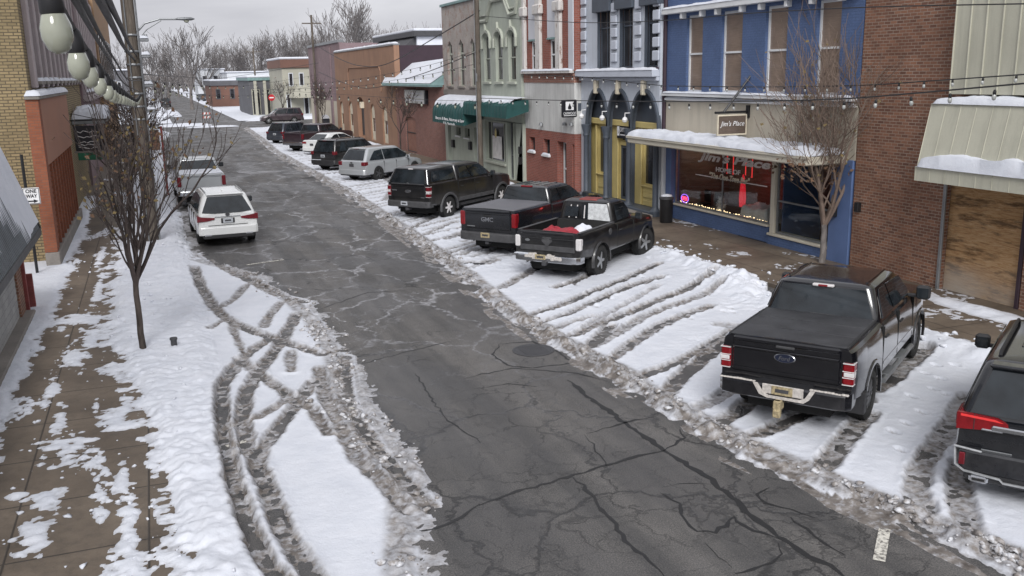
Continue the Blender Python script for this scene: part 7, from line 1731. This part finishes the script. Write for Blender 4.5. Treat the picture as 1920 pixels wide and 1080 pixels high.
def shed():
    ye = 24.6; xe, ze = PY(74, 428, ye); xr, zr = PY(0, 284, ye); sl = (zr - ze) / (xr - xe); xt = xe - 5.0; zt = ze + sl * -5.0
    r = bldg('shed_building', 'small whitewashed building with a snowy corrugated metal roof beside the sidewalk', xe - .4, 20, group='buildings on the near side of the street')
    mb = MB(); xw = xe - .42
    y0 = 8.0
    v = [(xe, y0, ze), (xe, ye, ze), (xt, ye, zt), (xt, y0, zt)]; mb.add(v + [(a, b, c - .07) for a, b, c in v], [(0, 1, 2, 3), (7, 6, 5, 4), (0, 4, 5, 1), (1, 5, 6, 2), (2, 6, 7, 3), (3, 7, 4, 0)])
    y = y0
    while y < ye: mb.tube([(xe - .01, y, ze + .012), (xt, y, zt + .012)], .028, 6); y += .16
    o = wpart(mb, 'metal_roof', M['metal_roof'], r)
    mb = MB(); mb.bbox(xe - .03, xe + .03, y0, ye + .02, ze - .16, ze + .01, .01); mb.tube([(xe, ye + .01, ze), (xt, ye + .01, zt)], .045, 5); mb.build('roof_edge', M['black_metal'], o)
    # patchy snow
    nx, ny = 46, 150; vs = []; fs = []; hh = {}
    for i in range(nx + 1):
        for j in range(ny + 1):
            u = i / nx; y = y0 + (ye - y0) * j / ny; x = xe - 4.6 * u; z = ze + sl * (x - xe)
            n_ = float(fbm(np.array(x * .9 + 3), np.array(y * .55), 61, 4)) + .12 * float(vnoise(np.array(x * 5), np.array(y * 5), 3)); k = (n_ - .55) * 1.6 + .0 - (.10 if u < .04 else 0)
            hh[(i, j)] = k; vs.append((x, y, z + max(min(k, .13), -.02) + .03))
    for i in range(nx):
        for j in range(ny):
            if max(hh[(i, j)], hh[(i + 1, j)], hh[(i, j + 1)], hh[(i + 1, j + 1)]) > -.03: a = i * (ny + 1) + j; fs.append((a, a + 1, a + ny + 2, a + ny + 1))
    MB().add(vs, fs).build('snow', M['snow'], o, smooth=80)
    mb = MB(); mb.box(xw - 5, xw, y0, ye - .6, -.1, ze - .02); wpart(mb, 'wall', M['white_stone'], r)
    mb = MB(); mb.bbox(xw - .02, xw + .12, ye - 1.1, ye - .98, .05, ze - .1, .01); mb.bbox(xw - .02, xw + .20, ye - .66, ye - .56, .05, ze * .5, .01); o = wpart(mb, 'door_frame', M['red_roof'], r)
    mb = MB(); mb.bbox(xw - .05, xw + .05, ye - 1.9, ye - 1.12, .1, ze - .35, .01); mb.build('door', M['brick_dark'], o).location = (0, 0, 0)
    mb = MB(); mb.bbox(xw - .02, xw + .25, y0, ye - 1.2, .10, .24, .02); wpart(mb, 'plinth', M['concrete'], r)
    mb = snow_lump(xw - .3, xw + .1, ye - .58, ye + .1, 1.0, .1, 5)
shed()
# ================================================================ poles, signs, street furniture
def pole_thing(label, x, y, top, rad, mat, group='utility poles', lean=0):
    r = thing('utility_pole', label, 'utility pole', (x, y, 0), 0, group); mb = MB(); mb.tube([(0, 0, -.2), (lean * .5, 0, top * .5), (lean, 0, top)], [rad, rad * .93, rad * .85], 14); mb.build('post', mat, r, smooth=60); return r
xp, _ = PY(259, 200, 32.6)
r = pole_thing('thick dark wooden utility pole on the near sidewalk with cables bundled round it', xp, 32.6, 12.5, .215, M['pole_wood'])
mb = MB()
for z in (4.1, 4.5, 4.9, 5.4, 5.8, 6.2, 6.7): mb.lathe([(.225, -.03), (.235, 0), (.225, .03)], 14, Matrix.Translation((0, 0, z)))
mb.tube([(.23, -.08, .1), (.23, -.08, 11)], .035, 6); mb.tube([(-.1, -.22, .1), (-.1, -.22, 11)], .022, 6); mb.build('conduit', M['grey_metal'], r)
for z in (4.3, 5.1, 6.0, 6.5):
    mb = MB(); mb.bbox(.20, .52, -.07, .07, z, z + .10, .02); mb.lathe([(.05, 0), (.06, .05), (.05, .12)], 10, Matrix.Translation((.44, 0, z + .1))); mb.build('bracket', M['grey_metal'], r)
    mb = snow_lump(.22, .52, -.09, .09, z + .1, .09, int(z * 10)); mb.build('snow', M['snow'], r, smooth=60)
x0, z0 = PY(266, 54, 32.6); x1, z1 = PY(340, 36, 32.6); r = thing('street_lamp', 'grey street lamp reaching out on a curved arm from the thick pole', 'street lamp', (xp, 32.6, z0)); r['static'] = 1
mb = MB(); mb.tube([(xp + .2, 32.6, z0 - .1), (xp + .45, 32.6, z0 + .16), (xp + .9, 32.6, z1 - .0), (x1, 32.6, z1)], .03, 8); mb.tube([(xp + .2, 32.6, z0 - .35), (xp + .5, 32.6, z0 - .02), (xp + .95, 32.6, z1 - .04)], .018, 6); wpart(mb, 'arm', M['grey_metal'], r)
mb = MB(); mb.lathe([(.03, -.28), (.07, -.2), (.10, 0), (.09, .2), (.03, .3)], 12, Matrix.Translation((x1 + .1, 32.6, z1 + .01)) @ Matrix.Rotation(R_(90), 4, 'Y') @ Matrix.Diagonal((.55, 1, 1, 1))); o = wpart(mb, 'lamp_head', M['grey_metal'], r, smooth=50)
mb = MB(); mb.lathe([(.085, 0), (.07, -.05), (.02, -.07)], 12, Matrix.Translation((x1 + .15, 32.6, z1 - .04))); mb.build('lens', M['bulb'], o)
xq, _ = PY(899, 200, 44.6)
r = pole_thing('weathered wooden utility pole on the sidewalk in front of the green awnings', xq, 44.6, 13, .125, M['pole_wood'])
mb = MB(); mb.bbox(-.17, -.05, -.06, .06, 4.9, 5.3, .02); mb.tube([(-.15, 0, .2), (-.15, 0, 9)], .02, 6); mb.build('conduit', M['grey_metal'], r)
for px, pb, yy, lab in ((597, 238, 94, 'slim dark utility pole by the corner of the mauve building'), (484, 214, 120, 'slim utility pole across the junction by the pale columns')):
    x = G(px, pb)[0]; yv = G(px, pb)[1]; r = pole_thing(lab, x, yv, 11.5 if yy < 100 else 9.5, .13, M['pole_wood'])
    mb = MB(); mb.bbox(-1.0, 1.0, -.05, .05, (10.6 if yy < 100 else 8.8), (10.72 if yy < 100 else 8.92), .02); mb.build('cross_arm', M['pole_wood'], r)
# one way sign
ys_ = 28.3; xa, zt = PY(41, 353, ys_); xb, zb = PY(78, 389, ys_); zb = zt - (xb - xa) * 1.08
r = thing('one_way_sign', 'white one way sign with a black arrow against the yellow brick corner', 'sign', ((xa + xb) / 2, ys_, 0)); r['static'] = 1
mb = MB(); mb.bbox(xa, xb, ys_ - .012, ys_ + .012, zb, zt, .01); wpart(mb, 'plate', M['sign_white'], r)
cx = (xa + xb) / 2; w = xb - xa; h = zt - zb
text_obj('lettering', 'ONE', M['black_sign'], frame_m((cx, ys_ - .014, zb + h * .80), (1, 0, 0), (0, 0, 1)), w * .64, h * .22, r, bold=.025, thick=.004)
text_obj('lettering', 'WAY', M['black_sign'], frame_m((cx, ys_ - .014, zb + h * .50), (1, 0, 0), (0, 0, 1)), w * .68, h * .22, r, bold=.025, thick=.004)
mb = MB(); mb.prism([(cx + a * w, ys_ - .014, zb + b * h) for a, b in ((-.36, .15), (.10, .15), (.10, .08), (.38, .19), (.10, .30), (.10, .23), (-.36, .23))], (0, -.004, 0)); wpart(mb, 'arrow', M['black_sign'], r)
mb = MB(); mb.holed([(xa + .012, ys_ - .0135, zb + .012), (xb - .012, ys_ - .0135, zb + .012), (xb - .012, ys_ - .0135, zt - .012), (xa + .012, ys_ - .0135, zt - .012)], [[(xa + .025, ys_ - .0135, zb + .025), (xb - .025, ys_ - .0135, zb + .025), (xb - .025, ys_ - .0135, zt - .025), (xa + .025, ys_ - .0135, zt - .025)]], (0, -.003, 0)); wpart(mb, 'border', M['black_sign'], r)
mb = MB(); mb.tube([(cx - .12, ys_ + .05, 0), (cx - .12, ys_ + .05, zt + .9)], .04, 8); wpart(mb, 'post', M['black_metal'], r)
# do not enter sign
x, y = G(512, 221); r = thing('no_entry_sign', 'round red no entry sign with a white bar at the far corner', 'sign', (x, y, 0)); zc = PY(513, 183, y)[1]
mb = MB(); mb.tube([(0, .03, 0), (0, .03, zc + .3)], .035, 8); mb.build('post', M['grey_metal'], r)
mb = MB(); mb.lathe([(.42, 0), (.42, .02), (.01, .021)], 28, frame_m((0, 0, zc), (1, 0, 0), (0, 0, 1)), 0); mb.box(-.27, .27, -.028, -.022, zc - .07, zc + .07, 1); mb.build('disc', [m_plain('sign_red', (.42, .012, .02), .5), M['sign_white']], r)
# barricade
x, y = G(388, 229); r = thing('barricade', 'red and white striped barricade standing in the far junction', 'barricade', (x, y, 0)); r.scale = (.85, .85, .85)
for z in (.55, 1.1):
    mb = MB()
    for k in range(5): mb.prism([(-.6 + k * .24, -.02, z), (-.36 + k * .24, -.02, z), (-.30 + k * .24 - .12 * (k == 4) + .06 * (k == 4), -.02, z + .3), (-.54 + k * .24, -.02, z + .3)], (0, .04, 0), k % 2)
    mb.build('rail', [m_plain('barricade_red', (.32, .08, .06), .6), M['sign_white']], r)
for sx in (-.6, .6): mb = MB(); mb.bbox(sx - .03, sx + .03, -.03, .03, 0, 1.7, .006); mb.bbox(sx - .03, sx + .03, -.4, .4, 0, .06, .006); mb.build('leg', M['grey_metal'], r)
# litter bin by the blue bar
x, y = G(1249, 417, .12); r = thing('litter_bin', 'round black litter bin beside the blue bar pilaster', 'litter bin', (x, y, .12))
mb = MB(); mb.lathe([(.20, 0), (.22, .03), (.23, .78), (.24, .82)], 24); mb.build('drum', M['black_metal'], r, smooth=40); mb = MB(); mb.lathe([(.25, .82), (.25, .88), (.14, .93), (.13, .90)], 24); mb.build('lid', M['dark_grey'], r, smooth=40); mb = MB(); mb.lathe([(.20, .90), (.18, .96), (.05, .99)], 16, Matrix.Translation((.02, .03, 0))); mb.build('snow', M['snow'], r, smooth=60)
# kiosk sign right of the pole and a bin far off, stub in the snow
ys_ = 46.0; xa, zt = PY(277, 244, ys_); xb, zb = PY(301, 281, ys_); r = thing('post_sign', 'dark brown signboard with a snowy top on a red post behind the utility pole', 'sign', (xb, ys_, 0)); r['static'] = 1
mb = MB(); mb.bbox(xa, xb, ys_ - .04, ys_ + .04, zb, zt, .02); wpart(mb, 'board', M['brick_dark'], r); mb = snow_lump(xa, xb, ys_ - .08, ys_ + .08, zt, .12, 3); wpart(mb, 'snow', M['snow'], r, smooth=60); mb = MB(); mb.tube([(xb + .12, ys_, 0), (xb + .12, ys_, zt + .15)], .05, 8); wpart(mb, 'post', M['red_roof'], r)
x, y = G(327, 652, .12); mb = MB(); mb.lathe([(.06, -.1), (.06, .14), (.075, .15), (.07, .19), (.02, .2)], 14); o = mb.build('pipe_stub', M['dark_grey'], smooth=40); o.location = (x, y, .14); tag(o, 'short dark pipe stub poking from the snow beside the slim tree', 'pipe')
x, y = G(612, 247, .12); r = thing('mailbox', 'dark blue mailbox capped with snow at the far end of the shops', 'mailbox', (x, y, .12))
mb = MB(); mb.bbox(-.35, .35, -.3, .3, .15, 1.25, .08); mb.build('body', M['navy_paint'], r); mb = snow_lump(-.36, .36, -.32, .32, 1.25, .3, 5); mb.build('snow', M['snow'], r, smooth=60)
for a in (-.25, .25):
    for b in (-.2, .2): mb = MB(); mb.tube([(a, b, 0), (a, b, .18)], .03, 6); mb.build('leg', M['navy_paint'], r)

# ================================================================ festoon lights and cables
bulbA = MB(); bulbA.lathe([(.010, -.165), (.024, -.155), (.034, -.13), (.034, -.105), (.026, -.08), (.018, -.07)], 14)
sockA = MB(); sockA.lathe([(.012, .0), (.02, -.012), (.026, -.035), (.027, -.075), (.022, -.08), (.01, -.08)], 14)
_bm = {}
def festoon(name_label, pts, spacing, scale=1.0, bulbmat=None, group='festoon light strings over the street', rad=.010, start=.3, drop=0.0):
    pts = [Vector(p) for p in pts]; r = thing('festoon_light', name_label, 'string lights', pts[0], 0, group); r['static'] = 1
    mb = MB(); mb.tube(pts, rad, 5); c = wpart(mb, 'cable', M['cable'], r)
    bm_ = bulbmat or M['bulb']
    if (bm_.name, 'b') not in _bm:
        o1 = bulbA.build('bulb', bm_, smooth=50); _bm[(bm_.name, 'b')] = o1.data; bpy.data.objects.remove(o1)
        if 's' not in _bm: o2 = sockA.build('socket', M['black_metal'], smooth=50); _bm['s'] = o2.data; bpy.data.objects.remove(o2)
    d = start; acc = 0.0; rg_ = random.Random(len(pts) * 7 + int(pts[0].x * 10))
    for a, b in zip(pts[:-1], pts[1:]):
        L = (b - a).length
        while d <= acc + L:
            p = a.lerp(b, (d - acc) / L) - r.location; p.z -= drop
            o = bpy.data.objects.new('bulb', _bm[(bm_.name, 'b')]); COL.objects.link(o); o.parent = r; o.location = p; o.scale = (scale,) * 3; o.rotation_euler = (rg_.gauss(0, .06), rg_.gauss(0, .06), 0)
            k = bpy.data.objects.new('socket', _bm['s']); COL.objects.link(k); k.parent = o
            d += spacing
        acc += L
    return r
def fx(L): return spline([(X_, *PX(a_, b_, X_)) for a_, b_, X_ in L])
def sag(a, b, s, n=24): a = Vector(a); b = Vector(b); return [a.lerp(b, t) - Vector((0, 0, 4 * s * t * (1 - t))) for t in np.linspace(0, 1, n)]
def P3(px, py, y): x, z = PY(px, py, y); return (x, y, z)
def spline(L, n=8):
    P_ = [Vector(p) for p in L]; out = []
    for i in range(len(P_) - 1):
        p0 = P_[max(i - 1, 0)]; p1 = P_[i]; p2 = P_[i + 1]; p3 = P_[min(i + 2, len(P_) - 1)]
        for k in range(n):
            t = k / n; out.append(.5 * ((2 * p1) + (-p0 + p2) * t + (2 * p0 - 5 * p1 + 4 * p2 - p3) * t * t + (-p0 + 3 * p1 - 3 * p2 + p3) * t ** 3))
    return out + [P_[-1]]
near = spline([P3(52, -120, 1.7), P3(86, -42, 2.4), P3(133, 46, 3.3), P3(167, 98, 4.7), P3(188, 124, 5.7), P3(203, 143, 6.9), P3(218, 158, 9), P3(233, 170, 12), P3(246, 180, 17), P3(256, 185, 24), P3(263, 176, 32.4)])
_L0 = (Vector(P3(86, -42, 2.4)) - Vector(P3(52, -120, 1.7))).length
festoon('near string of big frosted bulbs running from the camera side to the thick pole', near, 1.02, 1.0, M['bulb'], start=_L0)
cb = thing('overhead_cable', 'bundle of dark snow dusted cables sweeping down to the thick pole', 'cable', (0, 0, 0), 0, 'overhead cables'); cb['static'] = 1
for k, L in enumerate(([P3(100, -60, 2.2), P3(140, 0, 3.2), P3(175, 62, 5), P3(205, 112, 9), P3(235, 158, 18), P3(262, 172, 32.4)], [P3(120, -70, 2.6), P3(150, -10, 3.6), P3(185, 60, 6), P3(215, 112, 11), P3(242, 150, 20), P3(264, 150, 32.4)],
                       [P3(168, -40, 6), P3(192, 10, 8), P3(215, 55, 12), P3(235, 92, 20), P3(252, 112, 32.4)], [P3(186, -40, 6.3), P3(205, 5, 8.3), P3(226, 48, 12.5), P3(243, 84, 20), P3(256, 104, 32.4)])):
    mb = MB(); mb.tube(spline(L), (.012, .012, .035, .03)[k], 6); wpart(mb, 'wire', M['cable'] if k < 2 else M['dark_grey'], cb, smooth=60)
Xp = (xq - .1, 44.6)
fa = lambda L: spline([P3(*p) for p in L])
festoon('string of bulbs sweeping along the bar front to the wooden pole', fx([(1990, 150, 13.4), (1700, 176, 14.3), (1560, 186, 14.8), (1384, 190, 15.2), (1180, 190, 15.5), (1000, 187, 15.6), (902, 184, xq - .13)]), 1.28, 1.12, M['bulb_clear'], drop=.06, rad=.016)
festoon('string of bulbs running above the bar sill to the brick front', fx([(2000, 134, 15.2), (1740, 152, 15.9), (1610, 160, 16.3), (1430, 163, 16.5), (1255, 161, 16.5)]), .95, .9, M['bulb_clear'], rad=.014)
festoon('string of small bulbs under the ledge of the lavender building', fx([(1248, 161, 16.4), (1165, 153, 16.4), (1090, 144, 16.2), (985, 140, 16.1)]), .85, .9, M['bulb_clear'], rad=.014)
festoon('upper string of bulbs from the wooden pole over the snowy low roof', fa([(896, 190, 44.4), (780, 186, 52), (640, 177, 66), (560, 172, 80), (470, 165, 98)]), 2.2, 1.7, M['bulb'], drop=.12)
festoon('string of bulbs slanting across the snowy shingle roof', fa([(900, 92, 44.4), (820, 118, 50), (730, 138, 58), (640, 152, 68), (530, 160, 84)]), 1.6, 1.3, M['bulb_clear'])
festoon('lower string of bulbs slanting across the snowy shingle roof', fa([(900, 118, 44.4), (812, 138, 51), (740, 150, 58), (650, 163, 68), (500, 168, 90)]), 1.6, 1.3, M['bulb'])
festoon('far string of bulbs hung across the junction end of the street', fa([(268, 160, 34), (380, 178, 70), (480, 178, 96), (597, 160, 94)]), 4.0, 1.3, M['bulb'])
festoon('second far string of bulbs hung across the street beyond the pickups', fa([(268, 150, 34), (370, 160, 60), (470, 160, 84), (597, 140, 92)]), 4.0, 1.3, M['bulb'])
def wire(label, L, rad=.014): mb = MB(); mb.tube(fa(L), rad, 5); o = mb.build('overhead_cable', M['cable']); tag(o, label, 'cable', 'overhead cables')
mb = MB(); mb.tube(fx([(1980, 6, 15.4), (1610, 14, 16.0), (1390, 26, 16.3), (1250, 38, 16.3), (1080, 42, 16.1), (901, 30, xq - .1)]), .014, 5); o = mb.build('overhead_cable', M['cable']); tag(o, 'thin cable strung level across the upper windows of the shops', 'cable', 'overhead cables')
wire('pale cable sagging from the wooden pole to the mauve building', [(899, 20, 44.4), (830, 62, 52), (730, 118, 66), (680, 124, 74), (640, 112, 84), (598, 88, 94)], .03)
wire('cable sagging in front of the tan stucco wall', [(899, 95, 44.4), (780, 142, 60), (680, 165, 74), (597, 135, 94)], .025)
wire('long cable crossing the far trees above the junction', [(268, 139, 33), (330, 143, 80), (420, 146, 120), (597, 118, 94)], .02)

# ================================================================ trees
M['leaf'] = m_plain('dead_leaf', (.13, .075, .045), .8, 0, .5, 5); M['leaf_olive'] = m_plain('olive_dead_leaf', (.15, .11, .045), .8, 0, .4, 5)
M['twig'] = m_plain('twig', (.055, .042, .038), .85, 0, .4, 4); M['twig_grey'] = m_plain('grey_twig', (.14, .128, .125), .85, 0, .35, .4)
M['twig_brown'] = m_plain('warm_twig', (.17, .125, .10), .85, 0, .35, 2)
def grow(seed, H, r0, fork, nl, levels, angle, ratio=.72, kids=(3, 4), up=.35, wob=.10, rmin=.004):
    rg_ = random.Random(seed); trunk = MB(); crown = MB(); tips = []
    p = Vector((0, 0, -.1)); tp = []; k = 6
    for i in range(k + 1): tp.append(Vector((rg_.gauss(0, r0 * .12) if i else 0, rg_.gauss(0, r0 * .12) if i else 0, -.15 + (fork + .15) * i / k)))
    trunk.tube(tp, [r0 * (1.35 if i == 0 else 1.0 - .22 * i / k) for i in range(k + 1)], 10)
    def br(p, d, L, r, lv):
        n = 4 if lv < 3 else 3; pts = [p]; q = p.copy(); dd = d.copy()
        for i in range(n):
            dd = (dd + Vector((rg_.gauss(0, wob), rg_.gauss(0, wob), rg_.gauss(0, wob) + up * .16))).normalized(); q = q + dd * L / n; pts.append(q.copy())
        re = max(r * .55, rmin); crown.tube(pts, [r + (re - r) * i / n for i in range(n + 1)], 6 if lv == 0 else (4 if lv < 2 else 3), cap=False)
        if lv >= levels: tips.append((pts[-1], dd)); return
        c = rg_.randint(*kids)
        for j in range(c):
            t = rg_.uniform(.35, 1.0) if j else 1.0; s = pts[min(int(t * n), n)]
            ax = Vector((rg_.gauss(0, 1), rg_.gauss(0, 1), rg_.gauss(0, .6))).cross(dd)
            if ax.length < 1e-3: continue
            nd = (Matrix.Rotation(R_(rg_.uniform(.45, 1.0) * angle * (1 if j else .35)), 3, ax.normalized()) @ dd).normalized()
            br(s, nd, L * ratio * rg_.uniform(.75, 1.15), max(r * (.62 if j == 0 else .5), rmin), lv + 1)
            if lv >= levels - 1: tips.append((s, nd))
    top = tp[-1]; a0 = rg_.uniform(0, 6.3)
    S = sum(ratio ** i for i in range(levels + 1)); L0 = (H - fork) / S * 1.12
    for j in range(nl):
        a = a0 + 2 * math.pi * j / nl + rg_.uniform(-.3, .3); tilt = R_(angle * rg_.uniform(.35, .75)) * (1 if j else .25)
        br(top - Vector((0, 0, rg_.uniform(0, fork * .12))), Vector((math.sin(tilt) * math.cos(a), math.sin(tilt) * math.sin(a), math.cos(tilt))), L0 * rg_.uniform(.85, 1.1), r0 * .62, 0)
    return trunk, crown, tips
def leaves(tips, n, size, seed, zr=(0, 99), spread=.16):
    rg_ = random.Random(seed); mb = MB(); T = [t for t in tips if zr[0] < t[0].z < zr[1]]
    for _ in range(n):
        if not T: break
        p, d = rg_.choice(T); p = p + Vector((rg_.gauss(0, spread), rg_.gauss(0, spread), rg_.gauss(0, spread) - .03)); s = size * rg_.uniform(.6, 1.3)
        a = Vector((rg_.gauss(0, 1), rg_.gauss(0, 1), rg_.gauss(0, 1))).normalized(); b = a.orthogonal().normalized() * s * .45; a = a * s; m = a.cross(b).normalized() * s * .18
        mb.add([p - a * .5, p + b + m, p + a * .6, p - b + m], [(0, 1, 2), (0, 2, 3)])
    return mb
def street_tree(label, x, y, z, seed, H, r0, fork, nl, angle, bark, lf=(), levels=4, up=.35, kids=(3, 4), rmin=.004, ratio=.72):
    r = thing('street_tree', label, 'tree', (x, y, z), 0, 'bare street trees'); t, c, tips = grow(seed, H, r0, fork, nl, levels, angle, ratio, kids, up, .10, rmin)
    t.build('trunk', bark, r, smooth=60); c.build('crown', M['twig'] if bark is M['bark'] else M['twig_brown'], r, smooth=60)
    for n, size, zr, m in lf: leaves(tips, n, size, seed + n, zr).build('leaves', m, r)
    return r
x, y = G(268, 658, .12); street_tree('slim dark street tree with vase of bare limbs and dead leaves on the near bank', x, y, .12, 21, 5.0, .068, 1.4, 9, 35, M['bark'], ((90, .09, (2.2, 9), M['leaf']), (150, .085, (2.0, 9), M['leaf_olive'])), 4, .6, (2, 3), .006)
x, y = G(1541, 492, .12); street_tree('grey barked street tree in front of the blue bar window and brick wall', x, y, .12, 5, 6.9, .095, 1.05, 7, 50, M['bark_grey'], ((200, .11, (1.2, 2.8), M['leaf']), (120, .10, (2.4, 7), M['leaf_olive'])), 4, .7, (3, 4), .0055, .76)
for px, py, H, sd, lab in ((752, 294, 4.6, 31, 'thin bare tree in front of the tan and red brick walls'), (606, 250, 5.0, 32, 'thin bare tree at the corner of the mauve building'), (532, 226, 5.2, 33, 'bare sapling by the snowy corner beyond the angled cars')):
    x, y = G(px, py, .12); street_tree(lab, x, y, .12, sd, H, .06, 1.5, 4, 40, M['bark'], ((40, .12, (1, 9), M['leaf']),), 4, .6, (2, 4), .010)
for x, y, H, sd, lab in ((-1.0, 36.5, 4.6, 41, 'bushy bare tree just beyond the thick utility pole'), (-.7, 47, 4.8, 42, 'bare tree beside the white pickup on the near sidewalk'), (-.9, 58, 5.2, 43, 'bare tree by the snowy canopy on the near sidewalk'), (-.6, 72, 5.5, 44, 'small bare tree farther up the near sidewalk'), (-.7, 88, 5.5, 45, 'last bare tree on the near sidewalk before the junction')):
    street_tree(lab, x, y, .12, sd, H, .08, 1.2, 6, 50, M['bark'], ((60, .12, (1.0, 9), M['leaf']), (60, .11, (1.0, 9), M['leaf_olive'])), 4, .4, (2, 4), .009)
for k, (px, py, H) in enumerate(((432, 178, 6), (445, 182, 6), (458, 186, 6), (420, 174, 6.5), (402, 172, 7), (470, 196, 5), (365, 166, 7))):
    x, y = G(px, py); street_tree(('slim young street tree in the snowy verge, %s') % ('nearest the junction', 'before the brown brick building', 'beside the low hedge', 'by the bare bank', 'under the white house', 'next to the pale columns', 'farthest up the street')[[5, 2, 1, 3, 4, 0, 6].index(k) if k in (0, 1, 2, 3, 4, 5, 6) else 0], x, y, 0, 60 + k, H, .09, 1.8, 5, 42, M['bark'], (), 3, .5, (3, 4), .03)
# far tall bare trees: five forms, copied
forms = []
for k in range(5):
    t, c, tips = grow(100 + k, 20, .42, (4.5, 3.0, 5.5, 4, 2.5)[k], (5, 6, 4, 5, 7)[k], 5, (38, 46, 34, 50, 44)[k], .76, (2, 3), .6, .13, .04)
    o1 = t.build('trunk', M['bark_grey'], smooth=60); o2 = c.build('crown', M['twig_grey'], smooth=60); zz = max(v.co.z for v in o2.data.vertices); forms.append((o1.data, o2.data, zz)); bpy.data.objects.remove(o1); bpy.data.objects.remove(o2)
rg_ = random.Random(77)
far = [(345, 40, 175, 0), (425, 62, 270, 1), (505, 46, 235, 2), (545, 48, 240, 3), (602, 0, 190, 2), (652, -12, 178, 0), (690, 32, 235, 3), (740, 44, 260, 1), (790, 40, 270, 4), (462, 72, 300, 4), (390, 78, 310, 1), (305, 66, 230, 3), (820, 34, 280, 1), (572, 38, 255, 1), (716, 42, 265, 2), (768, 44, 240, 3), (375, 66, 250, 4), (480, 60, 280, 0), (630, 45, 260, 4), (668, 50, 280, 1), (525, 55, 300, 4), (445, 70, 330, 3), (410, 72, 290, 2), (325, 74, 290, 1), (280, 70, 260, 2), (220, 70, 250, 4), (585, 50, 310, 3), (755, 50, 320, 4)]
SPOT = ['directly beyond the street lamp head', 'over the right end of the white house', 'over the middle of the green shop', 'behind the left half of the cream building', 'just right of the slim pole at the mauve building', 'rising highest behind the left part of the tan parapet', 'behind the middle of the tan parapet', 'above the right end of the tan parapet', 'behind the left end of the dark fascia', 'over the right end of the brown building', 'over the left half of the white house', 'midway between the thick pole and the lamp head', 'behind the right end of the dark fascia', 'behind the right edge of the cream building', 'behind the right third of the tan parapet', 'just left of the dark fascia', 'at the left edge of the white house', 'over the left end of the green shop', 'where the mauve and tan buildings meet', 'half hidden behind the tallest skyline tree', 'where the green shop meets the cream building', 'over the middle of the brown building', 'over the left end of the brown building', 'just left of the street lamp head', 'immediately right of the thick pole', 'immediately left of the thick pole', 'left of the slim pole at the mauve building', 'over the left end of the snowy shingle roof']
for k, (px, pt, D, f) in enumerate(far):
    x, zt = PY(px, pt, D); H = max(zt, 6); r = thing('bare_tree', 'bare grey tree ' + SPOT[k], 'tree', (x, D, 0), rg_.uniform(0, 6.3), 'bare trees on the skyline')
    s = H / forms[f][2]
    for nm, d in zip(('trunk', 'crown'), forms[f][:2]): o = bpy.data.objects.new(nm, d); COL.objects.link(o); o.parent = r; o.scale = (s * rg_.uniform(.95, 1.2), s * rg_.uniform(.95, 1.2), s)
# far wood as one hazy mass of twigs behind everything
mb = MB(); rg_ = random.Random(5)
for _ in range(1500):
    a = rg_.uniform(-.14, .46); D = rg_.uniform(330, 460); x = math.tan(a) * D; h = rg_.uniform(3, 9) * rg_.uniform(.5, 1); b = Vector((x, D, rg_.uniform(0, 5)))
    for q in range(3): mb.tube([b, b + Vector((rg_.gauss(0, .8), rg_.gauss(0, .8), h * .5)), b + Vector((rg_.gauss(0, 2.2), rg_.gauss(0, 2), h))], [.16, .09, .04], 3, cap=False)
o = mb.build('distant_woods', M['twig_grey']); tag(o, 'grey mass of distant bare woods closing the end of the street', None, None, 'stuff')
